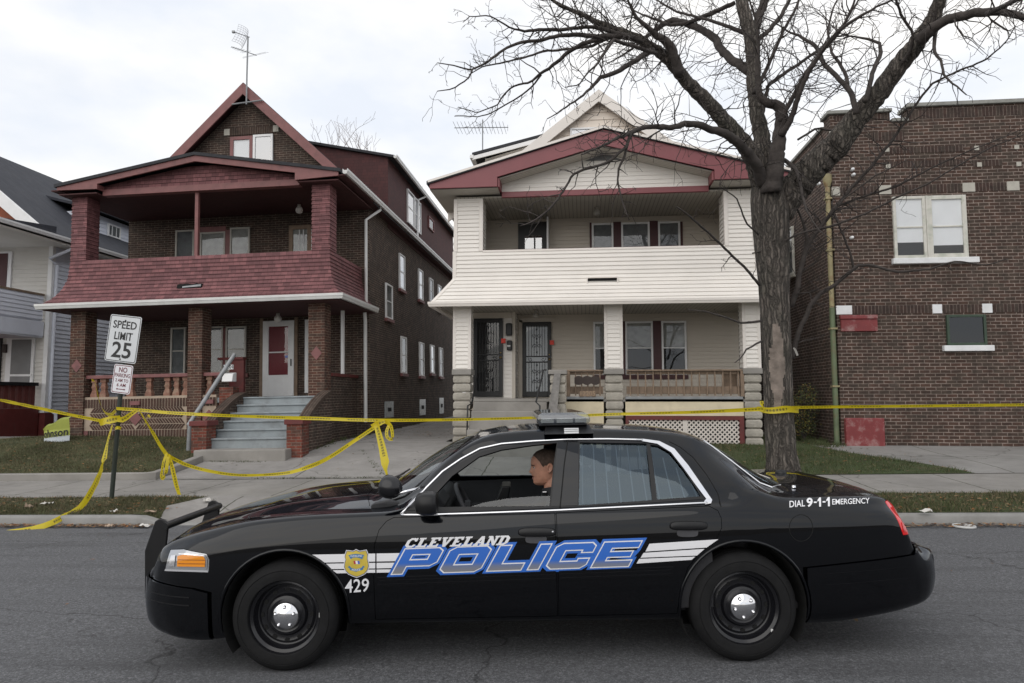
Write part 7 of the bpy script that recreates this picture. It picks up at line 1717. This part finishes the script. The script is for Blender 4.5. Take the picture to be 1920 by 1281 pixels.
B.box(.30, .52, -.5, .5, 1.472, 1.488); ft = cpart(B, 'mounting_foot', M_blackpl, lb, bevel=.008)
p0, p1 = cpx(1058,813,-.66), cpx(1084,803.5,-.63)
B = MB(); B.box(p0.x, p1.x, -.672, -.655, p0.z, p0.z+.013); B.box(p0.x, p1.x, -.668, -.653, p0.z+.017, p0.z+.026); B.box(p0.x, p1.x, -.664, -.650, p0.z+.029, p0.z+.036); cpart(B, 'clamp_label', M_whitestone, lb)
# door mirror
c = cpx(799, 944, -1.03); B = MB(); n = 16; prof = [(-.075,.55),(-.06,.85),(-.02,1.),(.03,.98),(.055,.9),(.06,.82)]; vs = []
for dx, k in prof:
    for i in range(n):
        a = 2*math.pi*i/n; vs.append((c.x+dx+.01, c.y+.095*k*math.copysign(abs(math.cos(a))**.65, math.cos(a)), c.z+.072*k*math.copysign(abs(math.sin(a))**.65, math.sin(a))))
m = len(prof); B.add(vs, [(k*n+i,k*n+(i+1)%n,(k+1)*n+(i+1)%n,(k+1)*n+i) for k in range(m-1) for i in range(n)]+[tuple(range(n)), tuple((m-1)*n+i for i in reversed(range(n)))])
mir = cpart(B, 'door_mirror', M_blackpl, angle=50); B = MB(); B.tube([(c.x+.01,c.y+.05,c.z-.05),(c.x+.0,-.90,c.z-.07),(c.x,-.84,c.z-.06)], .03, 8); cpart(B, 'mirror_stalk', M_blackpl, mir, smooth=True)
surf('mirror_patch', [(764,958),(806,927),(820,950),(818,957)], M_blackpl, CAR, .006, 'px', .04)
# spotlight on the windscreen pillar
c = cpx(733, 914, -.90); ax = Vector((-.86,.42,.18)).normalized(); B = MB(); n = 20; vs = []; e1 = ax.orthogonal().normalized(); e2 = ax.cross(e1)
sp_prof = [(-.075,.0),(-.07,.03),(-.05,.055),(-.02,.071),(.015,.076),(.045,.074),(.05,.07),(.052,.0)]
for h, r in sp_prof:
    for i in range(n): a = 2*math.pi*i/n; vs.append(c+ax*h+e1*r*math.cos(a)+e2*r*math.sin(a))
B.add(vs, [(k*n+i,k*n+(i+1)%n,(k+1)*n+(i+1)%n,(k+1)*n+i) for k in range(len(sp_prof)-1) for i in range(n)]); spl = cpart(B, 'spotlight', M_rimblack, smooth=True)
B = MB(); h = hit(796, 914, .01); B.tube([cpx(744,927,-.915), cpx(752,924,-.92), cpx(770,920,-.93), h], .0105, 8); cpart(B, 'spotlight_arm', M_chrome, spl, smooth=True)
# wipers and windscreen base
B = MB(); B.tube([tophit(-.93,-.45,.02), tophit(-.84,-.1,.015), tophit(-.80,.2,.012)], .007, 6); B.tube([tophit(-.95,.1,.02), tophit(-.88,.4,.015)], .007, 6); cpart(B, 'wipers', M_blackpl)
B = MB(); pts = []; 
for i, (a, b) in enumerate(WS): pts.append(tophit(a, b, .001))
B.tube(pts+[pts[0]], .007, 5, cap=False); cpart(B, 'windshield_trim', M_blackpl)
B = MB(); pts = [tophit(a, b, .001) for a, b in RG]; B.tube(pts+[pts[0]], .007, 5, cap=False); cpart(B, 'rear_window_trim', M_chrome)
B = MB(); q = tophit(1.975, -.60, .004); B.lathe([(.0,.018),(.012,.014),(.014,0)], q, 'z', 10); cpart(B, 'aerial_base', M_chrome)
q = tophit(2.18, .15, .0); B = MB(); B.lathe([(.0,.028),(.035,.022),(.045,.004),(.045,-.01)], q, 'z', 14); cpart(B, 'aerial_puck', M_blackpl, smooth=True)
# interior
def rbox(x0,x1,y0,y1,z0,z1,name,mat=M_int,bev=.05,tilt=0,parent=CAR):
    B = MB(); t = tilt; B.hexa([(x0,y0,z0),(x1,y0,z0),(x1,y1,z0),(x0,y1,z0)],[(x0+t,y0,z1),(x1+t-.03,y0,z1),(x1+t-.03,y1,z1),(x0+t,y1,z1)]); o = cpart(B, name, mat, parent, bevel=bev)
    o.modifiers['Bevel'].segments = 4; return o
rbox(-.9,1.9,-.8,.8,.28,.34,'floor',M_int,.01)
for s in (-1, 1):
    rbox(.05,.58,s*.38-.26,s*.38+.26,.40,.60,'seat',M_int,.06); b_ = rbox(.42,.58,s*.38-.25,s*.38+.25,.58,1.10,'seat_back',M_int,.06,.16); rbox(.60,.70,s*.38-.13,s*.38+.13,1.12,1.30,'headrest',M_int,.04,.02)
rbox(1.15,1.5,-.65,.65,.42,.62,'rear_seat',M_int,.05); rbox(1.42,1.62,-.65,.65,.60,1.03,'rear_seat_back',M_int,.05,.15)
B = MB(); prof = [(-.92,.70),(-.93,1.0),(-.80,1.02),(-.62,1.0),(-.50,.95),(-.46,.86),(-.52,.70)]; B.prism(prof, 'y', -.76, .76); cpart(B, 'dashboard', M_int, bevel=.02)
B = MB(); B.prism([(-.62,.99),(-.60,1.035),(-.50,1.03),(-.44,.96),(-.46,.93)], 'y', -.58, -.20); cpart(B, 'instrument_hood', M_int, bevel=.01)
B = MB(); c = Vector((-.30,-.38,.90)); ax = Vector((-.86,0,-.42)).normalized(); e1 = Vector((0,1,0)); e2 = ax.cross(e1)
B.tube([c+e1*.19*math.cos(a)+e2*.19*math.sin(a) for a in [2*math.pi*i/40 for i in range(41)]], .016, 8, cap=False); sw_ = cpart(B, 'steering_wheel', M_int2, smooth=True)
B = MB(); B.tube([c, c+ax*.3], .03, 8); B.tube([c-e1*.18, c+e1*.18], .018, 6); B.lathe([(.06,-.02),(.06,.02)], c, 'x', 12); cpart(B, 'steering_column', M_int, sw_)
for s in (-1, 1):       # inner door panels and headliner sides
    B = MB(); vs = []; xs2 = list(np.linspace(-.82, 1.3, 16)); 
    for x in xs2:
        for f in (.33, .62, .90, .955):
            p = sidehit(x, f if f < .9 else sz_(x)-.94+f); vs.append((x, s*(-p.y-.05), p.z))
    B.add(vs, [(i*4+j,(i+1)*4+j,(i+1)*4+j+1,i*4+j+1) for i in range(15) for j in range(3)]); dpn = cpart(B, 'door_panel', M_int2 if s > 0 else M_int, smooth=True)
    B = MB(); B.box(-.35, .2, s*.80-.05*s, s*.80+.03*s, .72, .76); cpart(B, 'armrest', M_int, dpn, bevel=.02)
B = MB(); vs = []; xs2 = list(np.linspace(-.2, 1.36, 14))
for x in xs2:
    for t in (-1, -.6, 0, .6, 1): y = t*(ry_(x)-.02); p = tophit(x, y); vs.append((x, y, p.z-.03))
B.add(vs, [(i*5+j,(i+1)*5+j,(i+1)*5+j+1,i*5+j+1) for i in range(13) for j in range(4)]); cpart(B, 'headliner', M_int, smooth=True)
rbox(-.12,-.02,.02,.34,.86,1.0,'laptop',M_blackpl,.01,.06); B = MB(); B.tube([(-.07,.15,.4),(-.07,.15,.88)], .02, 8); cpart(B, 'laptop_stand', M_blackpl)
# prisoner cage: upright bars inside the rear windows and a partition frame
M_bar = mk('grey cage bar', (.22,.23,.24), .5, .1); B = MB()
for s in (-1, 1):
    for i in range(11):
        x = .40+.085*i; zt = 1.36 if x < .95 else 1.36-(x-.95)*.75
        p0 = sidehit(x, .985); p1 = sidehit(x+.045*(i-5)*-.16, zt); 
        if p0 and p1: B.tube([(p0.x, s*(-p0.y-.045), p0.z), (p1.x, s*(-p1.y-.045), p1.z)], .0048, 5)
cg = cpart(B, 'window_bars', M_bar)
B = MB()
for y in (-.55, .55): B.tube([(.74,y,.5),(.74,y,1.38)], .015, 6)
B.tube([(.74,-.55,1.37),(.74,.55,1.37)], .015, 6); B.tube([(.74,-.55,1.02),(.74,.55,1.02)], .012, 6); cpart(B, 'partition_frame', M_blackpl, cg)
# ---- lettering
M_dw = mk('white vinyl letter', (.72,.72,.74), .35, .03); M_db = mk('blue vinyl letter', (.028,.13,.50), .3, .06, 6); M_dk = mk('black vinyl', (.006,.006,.008), .3, .05)
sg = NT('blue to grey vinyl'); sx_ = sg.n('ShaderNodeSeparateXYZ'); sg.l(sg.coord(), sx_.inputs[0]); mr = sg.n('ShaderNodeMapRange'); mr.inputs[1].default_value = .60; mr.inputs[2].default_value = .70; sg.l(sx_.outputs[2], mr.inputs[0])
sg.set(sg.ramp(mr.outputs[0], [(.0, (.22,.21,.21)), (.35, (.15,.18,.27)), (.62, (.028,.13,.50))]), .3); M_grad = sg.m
def glyphmesh(splines, off):
    cu = bpy.data.curves.new('g', 'CURVE'); cu.dimensions = '2D'; cu.fill_mode = 'BOTH'; cu.offset = off
    for pts in splines:
        s = cu.splines.new('POLY'); s.points.add(len(pts)-1); s.use_cyclic_u = True
        for q, p in zip(s.points, pts): q.co = (p[0], p[1], 0, 1)
    o = bpy.data.objects.new('g', cu); COL.objects.link(o); dg = bpy.context.evaluated_depsgraph_get(); me = bpy.data.meshes.new_from_object(o.evaluated_get(dg)); bpy.data.objects.remove(o)
    return [tuple(v.co[:2]) for v in me.vertices], [tuple(p.vertices) for p in me.polygons]
def textmesh(t, bold=0, shear=0, space=1):
    cu = bpy.data.curves.new('t', 'FONT'); cu.body = t; cu.size = 1; cu.offset = bold; cu.shear = shear; cu.resolution_u = 3; cu.space_character = space
    o = bpy.data.objects.new('t', cu); COL.objects.link(o); dg = bpy.context.evaluated_depsgraph_get(); me = bpy.data.meshes.new_from_object(o.evaluated_get(dg)); bpy.data.objects.remove(o)
    vs = [tuple(v.co[:2]) for v in me.vertices]; x0 = min(v[0] for v in vs); x1 = max(v[0] for v in vs); y0 = min(v[1] for v in vs); y1 = max(v[1] for v in vs)
    return [((a-x0)/(x1-x0), (b-y0)/(y1-y0)) for a, b in vs], [tuple(p.vertices) for p in me.polygons]
def px_text(name, t, tl, tr, bl, mat, parent, bold=0, shear=0, off=.0035, space=1):
    vs, fs = textmesh(t, bold, shear, space); flat = [(bl[0]+(tr[0]-tl[0])*u+(tl[0]-bl[0])*v, bl[1]+(tr[1]-tl[1])*u+(tl[1]-bl[1])*v) for u, v in vs]
    return surf_mesh(name, flat, fs, mat, parent, off, 'px', .06)
z8 = lambda x, y: (560+x*.41667, 960+y*.41667)
GL = {'P': (1.02,[[(0,0),(.27,0),(.27,.30),(.86,.30),(1,.44),(1,.88),(.88,1),(0,1)],[(.27,.55),(.27,.76),(.72,.76),(.72,.55)]]),
 'O': (1.06,[[(.14,0),(.9,0),(1.04,.14),(1.04,.86),(.9,1),(.14,1),(0,.86),(0,.14)],[(.28,.29),(.28,.71),(.76,.71),(.76,.29)]]),
 'L': (.86,[[(0,0),(.86,0),(.86,.27),(.29,.27),(.29,1),(0,1)]]), 'I': (.27,[[(0,0),(.27,0),(.27,1),(0,1)]]),
 'C': (1.0,[[(.14,0),(.88,0),(1,.13),(1,.38),(.72,.38),(.72,.28),(.28,.28),(.28,.72),(.72,.72),(.72,.62),(1,.62),(1,.87),(.88,1),(.14,1),(0,.86),(0,.14)]]),
 'E': (.98,[[(0,0),(.95,0),(.95,.25),(.28,.25),(.28,.39),(.86,.39),(.86,.61),(.28,.61),(.28,.75),(.95,.75),(.95,1),(0,1)]])}
O_ = Vector(z8(418,280)); UR = Vector(z8(1488,244))-O_; UP_ = Vector(z8(480,166))-O_
adv = []; x = 0
for ch in 'POLICE': adv.append(x); x += GL[ch][0]+.17
tot = x-.17
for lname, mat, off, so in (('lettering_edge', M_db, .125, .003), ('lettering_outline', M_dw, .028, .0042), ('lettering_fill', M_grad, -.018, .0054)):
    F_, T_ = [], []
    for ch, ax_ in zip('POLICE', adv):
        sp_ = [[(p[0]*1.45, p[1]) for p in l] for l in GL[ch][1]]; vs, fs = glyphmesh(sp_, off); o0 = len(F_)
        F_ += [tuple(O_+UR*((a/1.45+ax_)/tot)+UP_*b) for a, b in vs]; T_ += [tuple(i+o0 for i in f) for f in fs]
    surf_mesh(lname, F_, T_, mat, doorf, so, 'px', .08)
SL = {'C': [[(.3,0),(.75,0),(.95,.2),(.95,.3),(.75,.3),(.66,.17),(.42,.17),(.3,.3),(.3,.7),(.42,.83),(.62,.83),(.74,.66),(.92,.66),(.92,1),(.8,1),(.75,.94),(.65,1),(.3,1),(.02,.75),(.02,.25)]],
 'L': [[(0,0),(.92,0),(.92,.36),(.77,.36),(.72,.16),(.44,.16),(.44,.86),(.6,.86),(.6,1),(0,1),(0,.86),(.14,.86),(.14,.14),(0,.14)]],
 'E': [[(0,0),(.95,0),(.95,.32),(.8,.32),(.75,.16),(.42,.16),(.42,.42),(.62,.42),(.62,.58),(.42,.58),(.42,.84),(.72,.84),(.78,.68),(.92,.68),(.92,1),(0,1),(0,.86),(.14,.86),(.14,.14),(0,.14)]],
 'V': [[(.38,0),(.62,0),(.92,.86),(1,.86),(1,1),(.58,1),(.58,.86),(.66,.86),(.52,.36),(.36,.86),(.46,.86),(.46,1),(0,1),(0,.86),(.08,.86)]],
 'A': [[(0,0),(.42,0),(.42,.14),(.34,.14),(.38,.26),(.66,.26),(.7,.14),(.6,.14),(.6,0),(1.04,0),(1.04,.14),(.96,.14),(.66,1),(.38,1),(.08,.14),(0,.14)],[(.44,.4),(.52,.68),(.6,.4)]],
 'N': [[(0,0),(.42,0),(.42,.14),(.32,.14),(.32,.62),(.72,0),(.92,0),(.92,.86),(1.02,.86),(1.02,1),(.62,1),(.62,.86),(.72,.86),(.72,.42),(.34,1),(0,1),(0,.86),(.12,.86),(.12,.14),(0,.14)]],
 'D': [[(0,0),(.7,0),(.98,.24),(.98,.76),(.7,1),(0,1),(0,.86),(.14,.86),(.14,.14),(0,.14)],[(.42,.16),(.42,.84),(.6,.84),(.7,.7),(.7,.3),(.6,.16)]]}
F_, T_ = [], []
for k, ch in enumerate('CLEVELAND'):
    vs, fs = glyphmesh([[(p[0]*1.15, p[1]) for p in l] for l in SL[ch]], .012); o0 = len(F_)
    F_ += [(757+194*(a/1.15*.93+k)/9+10*b, 1027-5.5*(a/1.15*.93+k)/9-17.5*b) for a, b in vs]; T_ += [tuple(i+o0 for i in f) for f in fs]
surf_mesh('lettering', F_, T_, M_dw, doorf, .0064, 'px', .06)
px_text('fleet_number', '429', (647,1087), (692,1084), (647,1112), M_dw, bodyo, .008, 0, .004)
px_text('lettering', 'DIAL', (1480,940), (1509,938), (1480,952), M_dw, bodyo, .012); px_text('lettering', '9', (1512,934.5), (1523.5,934), (1512,951.5), M_dw, bodyo, .03)
for q in ([(1525.5,944),(1531,943.8),(1531,941),(1525.5,941.2)],[(1542,943.2),(1547.5,943),(1547.5,940.2),(1542,940.4)]): surf('lettering', q, M_dw, bodyo, .0035, 'px', .03)
for x0, dy in ((1532.5,0),(1549,-.7)): surf('lettering', [(x0,938.6+dy),(x0+3.4,933.8+dy),(x0+6.6,933.6+dy),(x0+6.6,950.6+dy),(x0+3,950.8+dy),(x0+3,939.6+dy),(x0,941.6+dy)], M_dw, bodyo, .0035, 'px', .03)
px_text('lettering', 'EMERGENCY', (1560,936.5), (1630,934), (1560,947), M_dw, bodyo, .012)
for par, ss in ((bodyo, [[(62,192),(345,187),(345,223),(106,228)],[(113,233),(345,229),(345,254),(146,257)],[(152,262),(345,259),(345,273),(172,276)]]),
                (doorf, [[(351,187),(455,185),(440,221),(351,223)],[(351,229),(434,228),(422,252),(351,254)],[(351,259),(418,258),(410,272),(351,273)]]),
                (doorr, [[(1578,143),(1888,123),(1835,160),(1560,178)],[(1552,184),(1826,166),(1792,196),(1538,206)],[(1532,211),(1784,201),(1768,215),(1520,232)]])):
    for q in ss: surf('stripe', [z8(*p) for p in q], M_dw, par, .0025, 'px', .06)
# shield badge
zb8 = lambda x, y: (640+x*.09363, 1000+y*.09368)
sh = [(100,335),(165,340),(230,350),(265,335),(300,315),(335,335),(370,350),(440,338),(510,325),(545,410),(535,500),(555,580),(565,660),(540,740),(480,815),(390,860),(310,888),(230,862),(140,820),(80,760),(50,680),(55,590),(80,520),(60,470),(70,420)]
cx0, cy0 = 310, 600; shr = lambda k: [zb8(cx0+(a-cx0)*k, cy0+(b-cy0)*k) for a, b in sh]
bd = surf('shield_badge', shr(1), M_dw, bodyo, .004, 'px', .03); surf('shield_line', shr(.955), mk('navy line', (.05,.06,.15), .4, .05), bd, .0046, 'px', .03); surf('shield_field', shr(.91), mk('gold vinyl', (.55,.42,.06), .35, .15, 14), bd, .0052, 'px', .03)
rb1 = [(140,440),(220,418),(300,410),(380,418),(465,435),(440,470),(430,505),(395,515),(385,495),(300,480),(220,490),(205,515),(175,500),(165,465)]; rb2 = [(130,680),(165,645),(205,690),(300,712),(400,690),(440,645),(475,665),(445,690),(440,725),(300,765),(180,735),(165,695)]
mrb = mk('ribbon blue', (.05,.17,.35), .4, .1)
for r_ in (rb1, rb2): surf('shield_ribbon', [zb8(*p) for p in r_], mrb, bd, .0058, 'px', .03)
px_text('shield_text', 'CLEVELAND', zb8(185,435), zb8(420,432), zb8(185,470), M_dw, bd, .02, 0, .0064); px_text('shield_text', 'POLICE', zb8(215,710), zb8(385,705), zb8(215,748), M_dw, bd, .02, 0, .0064)
for i, cmat in enumerate((mk('flag red', (.4,.03,.04), .4, .05), M_dw, mk('flag blue', (.06,.12,.45), .4, .05))):
    x0 = 245+40*i; surf('shield_flag', [zb8(x0,550),zb8(x0+40,548),zb8(x0+52,612),zb8(x0+12,614)], cmat, bd, .0058, 'px', .03)
# ------------------------------------------------------------------ the officer at the wheel
PER = thing('person', CARP, 'person in dark uniform with cropped brown hair sitting at the wheel in profile', 'person', tuple(CARROT)); world()
def skin(rgb, name):
    s = NT(name); c = s.coord(); a = s.noise(c, 30, 4); s.set(s.ramp(a, [(.3, mul(rgb, .85)), (.7, mul(rgb, 1.12))]), .5, Subsurface_Weight=.08); s.p.inputs['Subsurface Radius'].default_value = (.01,.004,.002); return s.m
M_skin = skin((.53,.27,.185), 'skin'); M_hair = mk('cropped hair', (.085,.057,.043), .85, .4, 60, .004, 200); M_unif = mk('navy black uniform', (.010,.011,.014), .75, .15, 20); M_lip = mk('lips', (.30,.12,.10), .5, .05)
HC = cpx(1010, 880, -.40); HX, HY, HZ = HC.x+.056, -.38, HC.z+.014      # head centre
HS = .262/2                                                        # half the head height
def head_r(th, v):
    """th: 0 = face front (-x), v: -1 chin .. 1 crown"""
    fr = [(-1,.02),(-.975,.48),(-.93,.68),(-.8,.79),(-.66,.78),(-.56,.815),(-.47,.79),(-.38,.83),(-.2,.80),(0,.775),(.12,.79),(.28,.84),(.5,.80),(.72,.64),(.88,.42),(1,.02)]
    bk = [(-1,.02),(-.93,.05),(-.86,.2),(-.7,.42),(-.5,.52),(-.2,.66),(.1,.80),(.35,.84),(.6,.76),(.8,.56),(.92,.36),(1,.02)]
    sd = [(-1,.02),(-.96,.16),(-.88,.30),(-.8,.40),(-.6,.50),(-.3,.555),(0,.585),(.3,.60),(.55,.55),(.78,.41),(.92,.25),(1,.02)]
    I = lambda t: float(np.interp(v, [p[0] for p in t], [p[1] for p in t]))
    c, s = math.cos(th), math.sin(th); a = I(fr) if c > 0 else I(bk); b = I(sd)
    x, y = a*math.copysign(abs(c)**.92, c), b*math.copysign(abs(s)**.92, s)
    nose = math.exp(-(th/.17)**2)*float(np.interp(v, [-.36,-.27,-.2,-.05,.12,.2], [0,.10,.185,.12,.03,0]))
    brow = math.exp(-((abs(th)-.35)/.35)**2)*.03*math.exp(-((v-.17)/.07)**2); eye = -.055*math.exp(-((abs(th)-.42)/.17)**2)*math.exp(-((v-.06)/.08)**2)
    lipo = .02*math.exp(-(th/.35)**2)*(math.exp(-((v+.42)/.035)**2)+math.exp(-((v+.53)/.04)**2))-.03*math.exp(-(th/.4)**2)*math.exp(-((v+.475)/.025)**2)
    k = nose+brow+eye+lipo
    return -(x+k*max(0,c)), y
def head_pt(th, v, g=0):
    x, y = head_r(th, v); p = Vector((x*HS, y*HS, v*HS)); n = Vector((x, y, v*.6)).normalized(); p += n*g
    return Vector((HX, HY, HZ))+Euler((0, R(-4), 0)).to_matrix() @ p
def head_patch(B, ths, vs, g=0, m=0):
    n = len(vs); V = [head_pt(t, v, g) for t in ths for v in vs]
    B.add(V, [(i*n+j,(i+1)*n+j,(i+1)*n+j+1,i*n+j+1) for i in range(len(ths)-1) for j in range(n-1)], m)
B = MB(); ths = np.linspace(-math.pi, math.pi, 73); vv = np.sin(np.linspace(-math.pi/2, math.pi/2, 56))
head_patch(B, ths, vv)
# neck, torso, arms, legs: one skinned figure welded to the head's mesh
def skinned(name, V, E_, Rr, root, lv=2):
    me = bpy.data.meshes.new(name); me.from_pydata(V, E_, []); o = bpy.data.objects.new(name, me); COL.objects.link(o)
    m = o.modifiers.new('Skin', 'SKIN'); m.use_smooth_shade = True
    for i, r in enumerate(Rr): me.skin_vertices[0].data[i].radius = r if hasattr(r, '__len__') else (r, r); me.skin_vertices[0].data[i].use_root = (i == root)
    s = o.modifiers.new('Sub', 'SUBSURF'); s.levels = s.render_levels = lv
    dg = bpy.context.evaluated_depsgraph_get(); r = bpy.data.meshes.new_from_object(o.evaluated_get(dg)); bpy.data.objects.remove(o); return r
nb = Vector((HX+.045, HY, HZ-.13))
def addmesh(B, me, m=0): B.add([tuple(v.co) for v in me.vertices], [tuple(p.vertices) for p in me.polygons], m)
neck = skinned('neck', [(HX+.06,HY,HZ-.22),(HX+.05,HY,HZ-.15),(HX+.035,HY,HZ-.08),(HX+.03,HY,HZ-.02)], [(0,1),(1,2),(2,3)], [.082,.074,.070,.062], 0); addmesh(B, neck)
def hand(B, wrist, fwd, up, curl):
    fwd = fwd.normalized(); side = fwd.cross(up).normalized(); up = side.cross(fwd)
    p1 = wrist+fwd*.05; p2 = wrist+fwd*.095
    addmesh(B, skinned('palm', [tuple(wrist), tuple(p1), tuple(p2)], [(0,1),(1,2)], [(.026,.02),(.04,.018),(.042,.016)], 0))
    for k, L_ in zip((-1.5,-.5,.5,1.5), (.066,.078,.074,.058)):
        b = wrist+fwd*.085+side*.02*k; q = [b]; d = fwd.copy()
        for j in range(3): d = (d*math.cos(curl)-up*math.sin(curl)).normalized(); q.append(q[-1]+d*L_/3)
        addmesh(B, skinned('finger', [tuple(x) for x in q], [(0,1),(1,2),(2,3)], [.0095,.009,.008,.007], 0, 1))
    b = wrist+fwd*.03-side*.03; d = (fwd*.6-side*.6-up*.3).normalized(); addmesh(B, skinned('thumb', [tuple(b), tuple(b+d*.03), tuple(b+d*.055+fwd*.01)], [(0,1),(1,2)], [.012,.011,.009], 0, 1))
EL1 = Vector((HX+.02, HY-.26, .80)); WR1 = Vector((-.20, -.50, .80)); RS = Vector((HX-.02, HY+.20, HZ-.235)); EL2 = Vector((HX-.12, HY+.27, .80)); WR2 = Vector((HX-.38, HY+.14, .82))
addmesh(B, skinned('arms', [tuple(nb+Vector((0,0,-.1))),(HX+.07,HY-.20,HZ-.245),tuple(EL1),tuple(WR1),tuple(RS+Vector((.07,0,-.01))),tuple(EL2),tuple(WR2)], [(0,1),(1,2),(2,3),(0,4),(4,5),(5,6)], [.055,.05,.04,.026,.05,.04,.026], 0))
hand(B, WR1, Vector((-.6,.3,.2)), Vector((0,0,1)), .9); hand(B, WR2, Vector((-1,-.2,.1)), Vector((0,0,1)), .9)
pb_ = cpart(B, 'body', M_skin, PER, smooth=True)
LS = Vector((HX+.07, HY-.20, HZ-.245))
Vb = [(HX+.16,HY,.60),(HX+.13,HY,.78),(HX+.10,HY,.94),(HX+.075,HY,HZ-.26),(HX+.06,HY,HZ-.19), tuple(LS), tuple(EL1), tuple(WR1+(EL1-WR1)*.12), tuple(RS+Vector((.07,0,-.01))), tuple(EL2), tuple(WR2+(EL2-WR2)*.1), (HX-.10,HY-.13,.64),(HX-.36,HY-.14,.66),(HX-.52,HY-.14,.38),(HX-.10,HY+.13,.64),(HX-.36,HY+.14,.66),(HX-.52,HY+.14,.38)]
Eb = [(0,1),(1,2),(2,3),(3,4),(3,5),(5,6),(6,7),(3,8),(8,9),(9,10),(0,11),(11,12),(12,13),(0,14),(14,15),(15,16)]
Rb = [(.15,.12),(.16,.12),(.17,.125),(.125,.11),(.078,.074),.085,.062,.048,.08,.056,.044,.09,.085,.06,.09,.085,.06]
B = MB(); addmesh(B, skinned('uniform', Vb, Eb, Rb, 0)); cpart(B, 'uniform', M_unif, PER, smooth=True)
B = MB(); n = 20; vs = []
for k, (r, z) in enumerate(((.094,-.21),(.092,-.165),(.084,-.128))):
    for i in range(n): a = 2*math.pi*i/n; vs.append((HX+.052+r*math.cos(a)*1.0, HY+r*.95*math.sin(a), HZ+z-.02*math.cos(a)*-1))
B.add(vs, [(k*n+i,k*n+(i+1)%n,(k+1)*n+(i+1)%n,(k+1)*n+i) for k in range(2) for i in range(n)]); cpart(B, 'collar', M_unif, PER, smooth=True)
B = MB(); B.box(LS.x-.05, LS.x-.02, LS.y-.05, LS.y-.02, LS.z+.075, LS.z+.085); c_ = cpart(B, 'collar_pin', M_chrome, PER, bevel=.003)
B = MB(); B.box(HX-.035, HX-.005, HY-.09, HY-.05, HZ-.185, HZ-.165); cpart(B, 'name_bar', M_chrome, PER, bevel=.003)
# hair: a close cap with a clean hairline, sideburns; ears; eyes; brows; mouth
B = MB(); ths = np.linspace(-math.pi, math.pi, 61)
def hairline(t): a = abs(t); return float(np.interp(a, [0,.5,.9,1.15,1.35,1.5,1.9,2.4,3.15], [.70,.66,.56,.38,.04,.16,.0,-.14,-.2]))
V = []; m = 16
for t in ths:
    h = hairline(t)
    for j in range(m): v = h+(1-h)*math.sin(j/(m-1)*math.pi/2); V.append(head_pt(t, min(v, .999), .002+.0025*min(1, j/4)))
B.add(V, [(i*m+j,(i+1)*m+j,(i+1)*m+j+1,i*m+j+1) for i in range(60) for j in range(m-1)]); cpart(B, 'hair', M_hair, PER, smooth=True)
for s in (-1, 1):
    B = MB(); c = head_pt(s*1.72, -.02, .004); vs = []; n = 14
    ax = Vector((.3, s*.9, 0)).normalized(); u = Vector((1, -s*.3, 0)).normalized()
    for k, (rr, o_) in enumerate(((1,0),(1.08,.008),(.95,.016),(.72,.013),(.4,.004))):
        for i in range(n): a = 2*math.pi*i/n; vs.append(c+u*(.021*rr*math.cos(a)*(1.0 if math.sin(a) > 0 else .8))+Vector((.15,0,1)).normalized()*(.034*rr*math.sin(a))+ax*(o_+.006*math.cos(a)))
    B.add(vs, [(k*n+i,k*n+(i+1)%n,(k+1)*n+(i+1)%n,(k+1)*n+i) for k in range(4) for i in range(n)]+[tuple(4*n+i for i in range(n))]); cpart(B, 'ear', M_skin, PER, smooth=True)
    B = MB(); c = head_pt(s*.42, .055, -.006); B.lathe([(r*.0125, h*.0125) for r, h in ((0,-1),(.5,-.87),(.87,-.5),(1,0),(.87,.5),(.5,.87),(0,1))], c, 'z', 12); ey = cpart(B, 'eye', mk('eye white', (.5,.48,.46), .3, .05), PER, smooth=True)
    B = MB(); d = Vector((-.93,s*.3,0)); B.lathe([(r*.006, h*.006) for r, h in ((0,-1),(.7,-.7),(1,0),(.7,.7),(0,1))], c+d*.0085, 'z', 10); cpart(B, 'iris', mk('dark iris', (.02,.015,.01), .2, .1), ey, smooth=True)
    B = MB(); head_patch(B, [s*t for t in np.linspace(.2, .72, 8)], [.155,.175,.195], .0025); cpart(B, 'eyebrow', M_hair, PER, smooth=True)
B = MB(); head_patch(B, np.linspace(-.42, .42, 13), [-.55,-.5,-.47,-.44,-.40], .0012); cpart(B, 'mouth', M_lip, PER, smooth=True)
